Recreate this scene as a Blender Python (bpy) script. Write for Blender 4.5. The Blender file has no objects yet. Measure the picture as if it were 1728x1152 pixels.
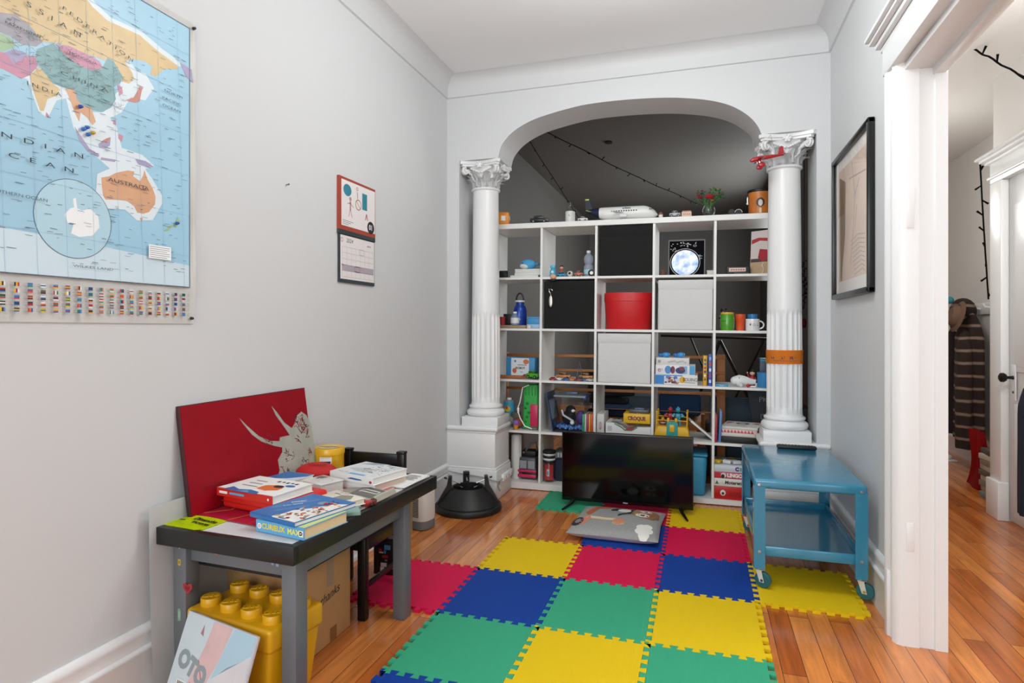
import bpy, bmesh, math, random
from math import sin, cos, pi, radians as D
from mathutils import Matrix, Vector
from mathutils.geometry import tessellate_polygon
S = bpy.context.scene
COL = S.collection

# ------------------------------------------------------------------ camera
CAM = Vector((1.594, -3.68, 1.1014)); YAW = .3017; FPX = 1020.46; HOR = 554.58
cd = bpy.data.cameras.new('camera'); cam = bpy.data.objects.new('camera', cd); COL.objects.link(cam)
cam.location = CAM; cam.rotation_euler = (pi/2, 0, YAW)
cd.sensor_width = 36; cd.lens = 36*FPX/1728; cd.shift_y = -(576-HOR)/1728; cd.clip_start = .02
S.camera = cam
# ------------------------------------------------------------------ world, lights, exposure
S.view_settings.view_transform = 'Standard'; S.view_settings.look = 'None'
S.view_settings.exposure = 0.07; S.view_settings.gamma = 1
w = bpy.data.worlds.new('world'); S.world = w; w.use_nodes = True
w.node_tree.nodes['Background'].inputs[0].default_value = (.92, .99, 1, 1)
w.node_tree.nodes['Background'].inputs[1].default_value = 1.1
def area(name, loc, rot, sx, sy, power, col=(1, 1, 1)):
    l = bpy.data.lights.new(name, 'AREA'); l.shape = 'RECTANGLE'; l.size = sx; l.size_y = sy
    l.energy = power; l.color = col
    o = bpy.data.objects.new(name, l); COL.objects.link(o); o.location = loc; o.rotation_euler = rot
    return o
area('window_daylight', (.8, -5.6, 1.55), (D(88), 0, 0), 2.0, 1.9, 51, (.93, 1.0, 1.02))
def point_light(name, loc, power, r, col):
    l = bpy.data.lights.new(name, 'POINT'); l.energy = power; l.shadow_soft_size = r; l.color = col
    o = bpy.data.objects.new(name, l); COL.objects.link(o); o.location = loc
point_light('room_fill_light', (1.35, -1.5, 2.45), 30, .2, (.95, 1.0, .985))  # added fill that evens out ceiling and walls; no fixture hangs here
area('hall_window_daylight', (2.9, -4.6, 1.7), (D(88), 0, 0), .9, 1.6, 9, (1, .97, .93))
point_light('hall_fill_light', (2.82, -1.18, 2.1), 32, .12, (.97, .99, .96))  # unseen fill added to lift the hall floor and walls
point_light('hall_end_fill_light', (2.95, 1.2, 1.95), 12, .15, (.97, .98, .95))  # second added hall fill, kept out of view behind the jamb
area('alcove_fill_light', (2.25, 2.6, 1.7), (D(90), 0, D(90)), 1.6, 1.4, 32, (.96, 1, 1))  # added fill for the alcove interior; there is no window behind it
def ray(px, py):
    return Vector((-sin(YAW), cos(YAW), 0)) + Vector((cos(YAW), sin(YAW), 0))*((px-864)/FPX) + Vector((0, 0, (HOR-py)/FPX))
def at_y(px, py, y): d = ray(px, py); return CAM + d*((y-CAM.y)/d.y)
def at_x(px, py, x): d = ray(px, py); return CAM + d*((x-CAM.x)/d.x)
def at_z(px, py, z): d = ray(px, py); return CAM + d*((z-CAM.z)/d.z)

# ------------------------------------------------------------------ materials
MATS = {}
def hexc(h):
    v = [int(h[i:i+2], 16)/255 for i in (0, 2, 4)]
    return [c/12.92 if c <= .04045 else ((c+.055)/1.055)**2.4 for c in v]
def mat(col, rough=.5, metal=0, spec=.5, coat=0, bump=0, bscale=60, trans=0, alpha=1, emit=0, var=0, vscale=8):
    """a procedural material; col is a hex sRGB string; var mottles the colour, bump roughens the surface"""
    key = (col, rough, metal, spec, coat, bump, bscale, trans, alpha, emit, var, vscale)
    if key in MATS: return MATS[key]
    m = bpy.data.materials.new('m_'+col); m.use_nodes = True
    nt = m.node_tree; b = nt.nodes['Principled BSDF']
    c = hexc(col)
    b.inputs['Base Color'].default_value = (*c, 1)
    b.inputs['Roughness'].default_value = rough; b.inputs['Metallic'].default_value = metal
    b.inputs['Specular IOR Level'].default_value = spec; b.inputs['Coat Weight'].default_value = coat
    b.inputs['Coat Roughness'].default_value = .08
    b.inputs['Transmission Weight'].default_value = trans; b.inputs['Alpha'].default_value = alpha
    if emit:
        b.inputs['Emission Color'].default_value = (*c, 1); b.inputs['Emission Strength'].default_value = emit
    if bump or var:
        tc = nt.nodes.new('ShaderNodeTexCoord'); n = nt.nodes.new('ShaderNodeTexNoise')
        nt.links.new(tc.outputs['Object'], n.inputs['Vector'])
        n.inputs['Detail'].default_value = 5
    if bump:
        n.inputs['Scale'].default_value = bscale
        bp = nt.nodes.new('ShaderNodeBump'); bp.inputs['Strength'].default_value = bump; bp.inputs['Distance'].default_value = .004
        nt.links.new(n.outputs['Fac'], bp.inputs['Height']); nt.links.new(bp.outputs['Normal'], b.inputs['Normal'])
    if var:
        n2 = nt.nodes.new('ShaderNodeTexNoise'); n2.inputs['Scale'].default_value = vscale; n2.inputs['Detail'].default_value = 6
        nt.links.new(tc.outputs['Object'], n2.inputs['Vector'])
        r = nt.nodes.new('ShaderNodeMapRange'); r.inputs[1].default_value = .3; r.inputs[2].default_value = .7
        r.inputs[3].default_value = 1-var; r.inputs[4].default_value = 1+var
        nt.links.new(n2.outputs['Fac'], r.inputs[0])
        mx = nt.nodes.new('ShaderNodeVectorMath'); mx.operation = 'SCALE'; mx.inputs[0].default_value = c
        nt.links.new(r.outputs[0], mx.inputs['Scale']); nt.links.new(mx.outputs[0], b.inputs['Base Color'])
    MATS[key] = m
    return m

# ------------------------------------------------------------------ mesh builder
ID = Matrix.Identity(4)
def mx(X, Y, Z, o=(0, 0, 0)):
    m = Matrix.Identity(4)
    for i, v in enumerate((X, Y, Z)):
        for j in range(3): m[j][i] = v[j]
    m.translation = o
    return m
def TR(x=0, y=0, z=0, rx=0, ry=0, rz=0):
    return Matrix.Translation((x, y, z)) @ Matrix.Rotation(rz, 4, 'Z') @ Matrix.Rotation(ry, 4, 'Y') @ Matrix.Rotation(rx, 4, 'X')
def FRONT(x=0, y=0, z=0): return mx((1, 0, 0), (0, 0, 1), (0, -1, 0), (x, y, z))     # print facing -y
def TOP(x=0, y=0, z=0, rz=0): return TR(x, y, z, rz=rz)                                # print facing up
def RIGHT(x=0, y=0, z=0): return mx((0, 1, 0), (0, 0, 1), (1, 0, 0), (x, y, z))      # print facing +x
def LEFT(x=0, y=0, z=0): return mx((0, -1, 0), (0, 0, 1), (-1, 0, 0), (x, y, z))     # print facing -x

class MB:
    def __init__(s): s.bm = bmesh.new(); s.ms = []; s.sm = []
    def mi(s, m):
        if m not in s.ms: s.ms.append(m)
        return s.ms.index(m)
    def _fin(s, geom_faces, m, xf, smooth):
        vs = {v for f in geom_faces for v in f.verts}
        if xf is not None and xf is not ID:
            for v in vs: v.co = xf @ v.co
        i = s.mi(m)
        for f in geom_faces: f.material_index = i; f.smooth = smooth
        return s
    def box(s, c, d, m, bev=0, xf=None, seg=2, top=None):
        n0 = set(s.bm.faces)
        r = bmesh.ops.create_cube(s.bm, size=1)
        for v in r['verts']:
            k = (top if (top and v.co.z > 0) else (1, 1))
            v.co = Vector((c[0]+v.co.x*d[0]*k[0], c[1]+v.co.y*d[1]*k[1], c[2]+v.co.z*d[2]))
        if bev:
            es = list({e for v in r['verts'] for e in v.link_edges})
            bmesh.ops.bevel(s.bm, geom=es, offset=min(bev, .49*min(d)), segments=seg, affect='EDGES', profile=.5)
        return s._fin([f for f in s.bm.faces if f not in n0], m, xf, bool(bev))
    def lathe(s, prof, m, xf=None, n=32, smooth=True, arc=2*pi, sq=None):
        """prof: list of (r, z)"""
        fs = []; rings = []
        full = abs(arc-2*pi) < 1e-6
        for r, z in prof:
            if r < 1e-6: rings.append([s.bm.verts.new((0, 0, z))])
            else:
                ring = []
                for k in range(n if full else n+1):
                    a = arc*k/n; q = 1
                    if sq:
                        q = 1/((abs(cos(a))**sq+abs(sin(a))**sq)**(1/sq))
                    ring.append(s.bm.verts.new((r*q*cos(a), r*q*sin(a), z)))
                rings.append(ring)
        for A, B in zip(rings, rings[1:]):
            if len(A) == 1 and len(B) == 1: continue
            L = max(len(A), len(B)); K = L if full else L-1
            for k in range(K):
                j = (k+1) % L
                if len(A) == 1: q = (A[0], B[j], B[k])
                elif len(B) == 1: q = (A[k], A[j], B[0])
                else: q = (A[k], A[j], B[j], B[k])
                fs.append(s.bm.faces.new(q))
        return s._fin(fs, m, xf, smooth)
    def cyl(s, r, h, m, xf=None, n=24, bev=0, r2=None):
        r2 = r if r2 is None else r2
        if bev: return s.lathe([(0, 0), (r-bev, 0), (r, bev), (r2, h-bev), (r2-bev, h), (0, h)], m, xf, n)
        s.lathe([(r, 0), (r2, h)], m, xf, n); s.lathe([(0, 0), (r, 0)], m, xf, n, False)
        return s.lathe([(r2, h), (0, h)], m, xf, n, False)
    def sph(s, c, r, m, xf=None, n=16, sc=(1, 1, 1)):
        pr = [(max(0, sin(pi*k/(n//2)))*1, -cos(pi*k/(n//2))) for k in range(n//2+1)]
        pr[0] = (0, -1); pr[-1] = (0, 1)
        loc = Matrix.Translation(c) @ Matrix.Diagonal((r*sc[0], r*sc[1], r*sc[2], 1))
        return s.lathe(pr, m, (xf @ loc) if xf else loc, n)
    def plate(s, pts, m, xf=None, th=0):
        """flat (or extruded by th along local z) polygon"""
        if th and sum(p[0]*q[1]-q[0]*p[1] for p, q in zip(pts, list(pts[1:])+[pts[0]])) < 0: pts = list(pts)[::-1]
        vs = [s.bm.verts.new((p[0], p[1], th)) for p in pts]
        if len(pts) <= 4: tri = [tuple(range(len(pts)))]
        else:
            tri = []
            for t in tessellate_polygon([[Vector((p[0], p[1], 0)) for p in pts]]):
                (ax, ay), (bx, by), (cx, cy) = (pts[i][:2] for i in t)
                ar = (bx-ax)*(cy-ay)-(cx-ax)*(by-ay)
                if abs(ar) > 1e-12: tri.append(t if ar > 0 else t[::-1])
        fs = [s.bm.faces.new([vs[i] for i in t]) for t in tri]
        if th:
            lo = [s.bm.verts.new((p[0], p[1], 0)) for p in pts]
            fs += [s.bm.faces.new([lo[i] for i in t[::-1]]) for t in tri]
            n = len(pts)
            for k in range(n): fs.append(s.bm.faces.new((lo[k], lo[(k+1) % n], vs[(k+1) % n], vs[k])))
        return s._fin(fs, m, xf, False)
    def rect(s, x0, y0, x1, y1, m, xf=None, th=0): return s.plate([(x0, y0), (x1, y0), (x1, y1), (x0, y1)], m, xf, th)
    def disc(s, x, y, rx, ry, m, xf=None, n=28, th=0, rot=0):
        return s.plate([(x+rx*cos(t)*cos(rot)-ry*sin(t)*sin(rot), y+rx*cos(t)*sin(rot)+ry*sin(t)*cos(rot)) for t in [2*pi*k/n for k in range(n)]], m, xf, th)
    def ring(s, x, y, r0, r1, m, xf=None, n=32, ky=1):
        fs = []; a = [[s.bm.verts.new((x+r*cos(2*pi*k/n), y+r*ky*sin(2*pi*k/n), 0)) for k in range(n)] for r in (r0, r1)]
        for k in range(n): j = (k+1) % n; fs.append(s.bm.faces.new((a[0][k], a[1][k], a[1][j], a[0][j])))
        return s._fin(fs, m, xf, False)
    def line(s, pts, w, m, xf=None):
        """flat stroke along a polyline in local xy"""
        fs = []
        for p, q in zip(pts, pts[1:]):
            d = Vector((q[0]-p[0], q[1]-p[1])); 
            if d.length < 1e-7: continue
            n = Vector((-d.y, d.x)).normalized()*w/2; e = d.normalized()*w*.3
            c = [(p[0]+n.x-e.x, p[1]+n.y-e.y), (p[0]-n.x-e.x, p[1]-n.y-e.y), (q[0]-n.x+e.x, q[1]-n.y+e.y), (q[0]+n.x+e.x, q[1]+n.y+e.y)]
            fs.append(s.bm.faces.new([s.bm.verts.new((a, b, 0)) for a, b in c]))
        return s._fin(fs, m, xf, False)
    def tube(s, pts, r, m, xf=None, n=8, caps=True):
        """swept tube; r is a number or a list"""
        P = [Vector(p) for p in pts]; fs = []; rings = []
        up = Vector((0, 0, 1)); prev = None
        for i, p in enumerate(P):
            t = (P[min(i+1, len(P)-1)]-P[max(i-1, 0)]).normalized()
            if prev is None:
                a = t.cross(up)
                if a.length < 1e-3: a = t.cross(Vector((1, 0, 0)))
            else: a = prev - t*prev.dot(t)
            a.normalize(); prev = a; b = t.cross(a)
            rr = r[i] if isinstance(r, (list, tuple)) else r
            rings.append([s.bm.verts.new(p+a*rr*cos(2*pi*k/n)+b*rr*sin(2*pi*k/n)) for k in range(n)])
        for A, B in zip(rings, rings[1:]):
            for k in range(n): fs.append(s.bm.faces.new((A[k], A[(k+1) % n], B[(k+1) % n], B[k])))
        if caps:
            fs.append(s.bm.faces.new(rings[0][::-1])); fs.append(s.bm.faces.new(rings[-1]))
        return s._fin(fs, m, xf, True)
    def grid(s, fn, nu, nv, m, xf=None, smooth=True, closeu=False, th=0):
        V = [[s.bm.verts.new(fn(i/nu, j/nv)) for j in range(nv+1)] for i in range(nu if closeu else nu+1)]
        fs = []; L = len(V)
        for i in range(nu):
            for j in range(nv):
                fs.append(s.bm.faces.new((V[i][j], V[(i+1) % L][j], V[(i+1) % L][j+1], V[i][j+1])))
        if th:
            r = bmesh.ops.solidify(s.bm, geom=fs, thickness=th)
            fs = list(set(fs) | {f for f in r['geom'] if isinstance(f, bmesh.types.BMFace)})
        return s._fin(fs, m, xf, smooth)
    def text(s, txt, size, m, xf=None, th=0, align='CENTER', sx=1, shear=0, bold=0):
        cu = bpy.data.curves.new('t', 'FONT'); cu.body = txt; cu.size = size; cu.align_x = align; cu.align_y = 'CENTER'
        cu.extrude = th; cu.shear = shear; cu.offset = bold; cu.resolution_u = 3
        o = bpy.data.objects.new('t', cu); me = bpy.data.meshes.new_from_object(o)
        n0 = set(s.bm.faces); v0 = set(s.bm.verts)
        s.bm.from_mesh(me)
        for v in s.bm.verts:
            if v not in v0: v.co.x *= sx
        bpy.data.objects.remove(o); bpy.data.curves.remove(cu); bpy.data.meshes.remove(me)
        return s._fin([f for f in s.bm.faces if f not in n0], m, xf, False)
    def done(s, name, parent=None, loc=(0, 0, 0), rot=(0, 0, 0), sharp=40):
        me = bpy.data.meshes.new(name); s.bm.to_mesh(me); s.bm.free()
        for m in s.ms: me.materials.append(m)
        try: me.set_sharp_from_angle(angle=D(sharp))
        except Exception: pass
        o = bpy.data.objects.new(name, me); COL.objects.link(o)
        o.location = loc; o.rotation_euler = rot
        if parent: o.parent = parent
        return o

def tag(o, label, cat, group=None, kind=None):
    if label: o['label'] = label
    if cat: o['category'] = cat
    if group: o['group'] = group
    if kind: o['kind'] = kind
    return o
def thing(name, label, cat, loc=(0, 0, 0), rot=(0, 0, 0), group=None):
    o = bpy.data.objects.new(name, None); COL.objects.link(o); o.location = loc; o.rotation_euler = rot
    o.empty_display_size = .05
    return tag(o, label, cat, group)
def struct(b, name, **k): o = b.done(name, **k); o['kind'] = 'structure'; return o
def part(b, name, parent, label=None):
    o = b.done(name, parent)
    if label: o['label'] = label
    return o
def solo(b, name, label, cat, loc=(0, 0, 0), rot=(0, 0, 0), group=None):
    return tag(b.done(name, None, loc, rot), label, cat, group)
def copy_thing(o, loc, rot, label, group=None):
    c = o.copy(); COL.objects.link(c); c.location = loc; c.rotation_euler = rot
    if label: c['label'] = label
    if group: c['group'] = group
    for ch in list(o.children):
        k = ch.copy(); COL.objects.link(k); k.parent = c
        for g in list(ch.children):
            h = g.copy(); COL.objects.link(h); h.parent = k
    return c
random.seed(7)
# ================================================================== room shell
wallm = mat('d3d4d6', .55, bump=.05, bscale=40); trimm = mat('ededee', .32, bump=.06, bscale=25); ceilm = mat('f0f1f3', .7)
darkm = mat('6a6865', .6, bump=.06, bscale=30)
def wood_floor():
    m = bpy.data.materials.new('plank_floor'); m.use_nodes = True; nt = m.node_tree; b = nt.nodes['Principled BSDF']
    N = nt.nodes.new; L = nt.links.new
    tc = N('ShaderNodeTexCoord'); sp = N('ShaderNodeSeparateXYZ'); cb = N('ShaderNodeCombineXYZ')
    L(tc.outputs['Object'], sp.inputs[0]); L(sp.outputs[1], cb.inputs[0]); L(sp.outputs[0], cb.inputs[1])
    br = N('ShaderNodeTexBrick'); L(cb.outputs[0], br.inputs['Vector'])
    br.offset = .37; br.offset_frequency = 2; br.squash = 1
    br.inputs['Scale'].default_value = 1; br.inputs['Brick Width'].default_value = 1.15; br.inputs['Row Height'].default_value = .071
    br.inputs['Mortar Size'].default_value = .0011; br.inputs['Mortar Smooth'].default_value = .3; br.inputs['Bias'].default_value = 0
    br.inputs['Color1'].default_value = (*hexc('e28f4a'), 1); br.inputs['Color2'].default_value = (*hexc('b05c26'), 1)
    br.inputs['Mortar'].default_value = (*hexc('4a2410'), 1)
    mp = N('ShaderNodeMapping'); mp.inputs['Scale'].default_value = (26, 2.2, 1); L(tc.outputs['Object'], mp.inputs[0])
    n = N('ShaderNodeTexNoise'); n.inputs['Scale'].default_value = 1.6; n.inputs['Detail'].default_value = 8; n.inputs['Distortion'].default_value = .8
    L(mp.outputs[0], n.inputs['Vector'])
    r = N('ShaderNodeMapRange'); r.inputs[1].default_value = .3; r.inputs[2].default_value = .75; r.inputs[3].default_value = .72; r.inputs[4].default_value = 1.25
    L(n.outputs['Fac'], r.inputs[0])
    v = N('ShaderNodeVectorMath'); v.operation = 'SCALE'; L(br.outputs['Color'], v.inputs[0]); L(r.outputs[0], v.inputs['Scale'])
    L(v.outputs[0], b.inputs['Base Color'])
    b.inputs['Coat Weight'].default_value = .25; b.inputs['Coat Roughness'].default_value = .06
    n3 = N('ShaderNodeTexNoise'); n3.inputs['Scale'].default_value = 7; L(tc.outputs['Object'], n3.inputs['Vector'])
    r3 = N('ShaderNodeMapRange'); r3.inputs[3].default_value = .10; r3.inputs[4].default_value = .26; L(n3.outputs['Fac'], r3.inputs[0])
    L(r3.outputs[0], b.inputs['Roughness'])
    bp = N('ShaderNodeBump'); bp.inputs['Strength'].default_value = .25; bp.inputs['Distance'].default_value = .002; bp.invert = True
    L(br.outputs['Fac'], bp.inputs['Height'])
    n4 = N('ShaderNodeTexNoise'); n4.inputs['Scale'].default_value = 9; L(tc.outputs['Object'], n4.inputs['Vector'])
    b2 = N('ShaderNodeBump'); b2.inputs['Strength'].default_value = .05; b2.inputs['Distance'].default_value = .01
    L(n4.outputs['Fac'], b2.inputs['Height']); L(bp.outputs[0], b2.inputs['Normal']); L(b2.outputs[0], b.inputs['Normal'])
    return m
W = 2.276; H = 2.74; YB = -5.0
b = MB(); b.box((1.9, 0, -.05), (4.2, 10.2, .1), wood_floor()); struct(b, 'floor')
b = MB(); b.box((-.06, YB/2, H/2), (.12, -YB, H), wallm); struct(b, 'wall_left')
b = MB(); b.box((1.17, YB/2+.15, H+.05), (2.58, -YB+.3, .1), ceilm); struct(b, 'ceiling')
# right wall: far stretch, header over the wide doorway, near stretch
JY = -1.265; b = MB()
b.box((W+.06, JY/2+.0, H/2), (.12, -JY, H), wallm)
b.box((W+.06, (JY-3.3)/2, (2.02+H)/2), (.12, 3.3+JY, H-2.02), wallm)
b.box((W+.06, (-3.3+YB)/2, H/2), (.12, YB+3.3, H), wallm); struct(b, 'wall_right')
# arch wall
A = [(840.5, 259.8), (845, 247.8), (854, 234), (866, 222), (881, 211.7), (902, 201), (928, 192), (959.4, 183), (992.5, 175.6), (1040.6, 169.6), (1090, 165.8), (1132, 164.6), (1165, 166), (1195.4, 169), (1225.5, 175.6), (1248, 185.4), (1266, 198), (1278, 211.7), (1285, 226.7)]
AP = [at_y(px, py, 0) for px, py in A]; AP = [(p.x, p.z) for p in AP]
ZS = 2.2; AP[0] = (AP[0][0], ZS); AP[-1] = (AP[-1][0], ZS)
sm = []
for i in range(len(AP)-1):
    p0 = AP[max(i-1, 0)]; p1 = AP[i]; p2 = AP[i+1]; p3 = AP[min(i+2, len(AP)-1)]
    for k in range(4):
        t = k/4; f = lambda a, bb, c, d: .5*((2*bb)+(-a+c)*t+(2*a-5*bb+4*c-d)*t*t+(-a+3*bb-3*c+d)*t**3)
        sm.append((f(p0[0], p1[0], p2[0], p3[0]), f(p0[1], p1[1], p2[1], p3[1])))
sm.append(AP[-1])
XL, XR, WT = .087, 2.206, .28
b = MB()
b.box((XL/2, WT/2, H/2), (XL, WT, H), wallm); b.box(((XR+W)/2, WT/2, H/2), (W-XR, WT, H), wallm)
top = [(XL, ZS)] + sm + [(XR, ZS)]
fs = []; V = lambda x, y, z: b.bm.verts.new((x, y, z))
for (xa, za), (xb, zb) in zip(top, top[1:]):
    fs.append(b.bm.faces.new((V(xa, 0, za), V(xb, 0, zb), V(xb, 0, H), V(xa, 0, H))))
    fs.append(b.bm.faces.new((V(xb, WT, zb), V(xa, WT, za), V(xa, WT, H), V(xb, WT, H))))
    fs.append(b.bm.faces.new((V(xa, 0, za), V(xa, WT, za), V(xb, WT, zb), V(xb, 0, zb))))
bmesh.ops.remove_doubles(b.bm, verts=list({v for f in fs for v in f.verts}), dist=1e-5)
b._fin([f for f in b.bm.faces if f.is_valid and f.material_index == 0], wallm, None, False)
b.bm.faces.ensure_lookup_table()
for f in b.bm.faces:
    c = f.calc_center_median()
    if abs(f.normal.y) < .5 and XL+.001 < c.x < XR-.001 and c.z > 2.1: f.smooth = True
struct(b, 'wall_arch', sharp=30)
# crown cove along three walls
def sweep(prof, A0, A1, inward, m, b):
    """profile (d inward, z) swept between two plan points"""
    vs = [[b.bm.verts.new((p[0]+inward[0]*d, p[1]+inward[1]*d, z)) for d, z in prof] for p in (A0, A1)]
    fs = [b.bm.faces.new((vs[0][k], vs[1][k], vs[1][k+1], vs[0][k+1])) for k in range(len(prof)-1)]
    bmesh.ops.recalc_face_normals(b.bm, faces=fs); b._fin(fs, m, None, True)
cove = [(0, 2.613), (.011, 2.616), (.011, 2.66), (.016, 2.69), (.03, 2.714), (.055, 2.732), (.085, 2.739)]
b = MB(); sweep(cove, (0, 0), (0, YB), (1, 0), wallm, b); struct(b, 'trim_1', sharp=50)
b = MB(); sweep(cove, (0, 0), (W, 0), (0, -1), wallm, b); struct(b, 'trim_2', sharp=50)
b = MB(); sweep(cove, (W, 0), (W, YB), (-1, 0), wallm, b); struct(b, 'trim_3', sharp=50)
# baseboards
base = [(0, .218), (.006, .218), (.014, .208), (.016, .196), (.013, .19), (.013, .158), (.02, .154), (.022, .146), (.018, .14), (.018, 0)]
shoe = [(0, .02), (.03, .018), (.034, .008), (.034, 0)]
b = MB(); sweep(base, (0, 0), (0, YB), (1, 0), trimm, b); sweep([(d+.0, z) for d, z in shoe], (0, 0), (0, YB), (1, 0), trimm, b); struct(b, 'baseboard_left', sharp=50)
b = MB(); sweep(base, (W, 0), (W, -1.17), (-1, 0), trimm, b); struct(b, 'baseboard_right', sharp=50)
# pedestals under the columns
def pedestal(x0, x1, right_face, name):
    b = MB(); D_ = WT+.01
    b.box(((x0+x1)/2, D_/2-.002, .22), (x1-x0, D_+.004, .44), trimm, .003)
    s = -1 if right_face else 1
    e0 = x0-(0 if right_face else 0); 
    xa, xb = (x0, x1+.014) if right_face else (x0-.014, x1)
    for z0, z1, g in ((0, .19, .014), (.19, .203, .008)):
        b.box((((x0-(0 if right_face else g))+(x1+(g if right_face else 0)))/2, (D_-g)/2, (z0+z1)/2), (x1-x0+g, D_+g, z1-z0), trimm, .004)
    g = .018
    b.box((((x0-(0 if right_face else g))+(x1+(g if right_face else 0)))/2, (D_-g)/2, .452), (x1-x0+g, D_+g, .03), trimm, .013, seg=4)
    b.box((((x0-(0 if right_face else .007))+(x1+(.007 if right_face else 0)))/2, (D_-.009)/2, .431), (x1-x0+.007, D_+.007, .014), trimm, .004)
    struct(b, name)
pedestal(0, .336, True, 'trim_4'); pedestal(1.93, W, False, 'trim_5')

# ------------------------------------------------------------------ columns
def column(cx, cy, ab, label):
    t = thing('column', label, 'column', (cx, cy, .466), group=None)
    Z0 = .466
    b = MB(); b.box((0, 0, .03), (.25, .25, .06), trimm, .004); part(b, 'plinth', t)
    b = MB()
    pr = [(.0, .06), (.108, .06)]
    for k in range(9): a = -pi/2+pi*k/8; pr.append((.108+.019*cos(a), .082+.022*sin(a)))
    pr += [(.107, .106), (.103, .112)]
    for k in range(7): a = -pi/2+pi*k/6; pr.append((.103+.009*cos(a), .122+.01*sin(a)))
    pr += [(.1, .134), (.0955, .15)]
    b.lathe(pr, trimm, n=48); part(b, 'base', t)
    b = MB(); ZN = 2.018-Z0; ZF = 1.205-Z0
    NF = 20
    def shaft(u, v):
        z = .145+(ZN-.145)*v; r = .0955+(.085-.0955)*max(0, (v-.25)/.75)
        fz = min(1, max(0, (ZF-z)/.02))**.5*min(1, max(0, (z-.17)/.02))**.5
        c = abs(((u*NF) % 1)-.5)*2
        dd = .0075*(max(0, 1-(c/.8)**2))**.5*fz
        return Vector(((r-dd)*cos(2*pi*u), (r-dd)*sin(2*pi*u), z))
    b.grid(shaft, NF*8, 90, trimm, closeu=True); part(b, 'shaft', t)
    b = MB(); pr = [(.084, ZN-.012)]
    for k in range(7): a = -pi/2+pi*k/6; pr.append((.086+.011*cos(a), ZN+.006+.009*sin(a)))
    b.lathe(pr, trimm, n=40)
    zt = ZS-Z0-.0; zb = ZN+.01; hh = zt-zb-.035
    bell = [(.082, zb), (.083, zb+hh*.35), (.09, zb+hh*.65), (.108, zb+hh*.9), (.125, zb+hh)]
    b.lathe(bell, trimm, n=40)
    for row, (n_, h0, h1, out, off) in enumerate(((8, 0, .52, .05, 0), (8, .1, .8, .055, .5))):
        for k in range(n_):
            a = 2*pi*(k+off)/n_
            def leaf(u, v, a=a, h0=h0, h1=h1, out=out):
                wd = .034*(1-.55*v**2.2)*(1+.16*sin(v*22)); s_ = (u-.5)*2
                rr = .083+.009+.026*max(0, (h0+(h1-h0)*v-.35))+out*max(0, v-.45)**1.6*2.2 - .010*s_*s_ + .004*cos(s_*9)
                z = zb+hh*(h0+(h1-h0)*v) - (.03*max(0, v-.82)*8*.35)
                aa = a+s_*wd/rr
                return Vector((rr*cos(aa), rr*sin(aa), z))
            b.grid(leaf, 8, 10, trimm, th=-.006)
    for k in range(4):
        a = pi/4+k*pi/2
        for sg in (-1, 1):
            pts = []
            for q in range(26):
                th = q/25*3.4*pi; rr = .024*(1-q/30)
                rad = ab*1.23-.022+rr*sin(th)*.9 - .004; z = zt-.062+rr*cos(th)
                off = sg*(.012+.0006*q*(-1))
                pts.append((rad*cos(a)-off*sin(a), rad*sin(a)+off*cos(a), z))
            b.tube(pts, [.0075*(1-q/40) for q in range(26)], trimm, n=6)
        b.tube([(.088*cos(a), .088*sin(a), zb+hh*.45), (.1*cos(a), .1*sin(a), zb+hh*.7), ((ab*1.05)*cos(a), (ab*1.05)*sin(a), zt-.052), ((ab*1.2)*cos(a), (ab*1.2)*sin(a), zt-.04)], [.012, .013, .012, .01], trimm, n=8)
        a2 = k*pi/2
        b.sph((.118*cos(a2), .118*sin(a2), zt-.03), .02, trimm, n=12, sc=(1, 1, .9))
        for j in range(6):
            b.sph((.118*cos(a2)+.017*cos(j*pi/3)*-sin(a2)+.012*cos(a2), .118*sin(a2)+.017*cos(j*pi/3)*cos(a2)+.012*sin(a2), zt-.03+.017*sin(j*pi/3)), .008, trimm, n=8)
            for sg in (-1, 1):
                q = j/5; rr = .105+.012*q
                aa = a2+sg*(.1+.5*q)
                b.sph((rr*cos(aa), rr*sin(aa), zb+hh*(.72+.2*q)), .008, trimm, n=8)
    # concave abacus
    def abac(z, k):
        pts = []
        for q in range(4):
            a0 = pi/4+q*pi/2; c0 = Vector((cos(a0), sin(a0)))*ab*1.414*k; c1 = Vector((cos(a0+pi/2), sin(a0+pi/2)))*ab*1.414*k
            tt = (c1-c0).normalized(); nn = Vector((-(c0+c1).x, -(c0+c1).y)).normalized()
            for j in range(9):
                u = j/8; p = c0+tt*.018+(c1-c0-tt*.036)*u+nn*.03*sin(pi*u)
                pts.append((p.x, p.y))
        return pts
    b.plate(abac(0, .93), trimm, TR(z=zt-.034), th=.014); b.plate(abac(0, 1), trimm, TR(z=zt-.0205), th=.02)
    part(b, 'capital', t)
    return t
column(.222, .14, .142, 'white fluted column with leafy capital beside left wall')
column(2.06, .14, .148, 'white fluted column with leafy capital, orange paper strip taped round it')
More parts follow.
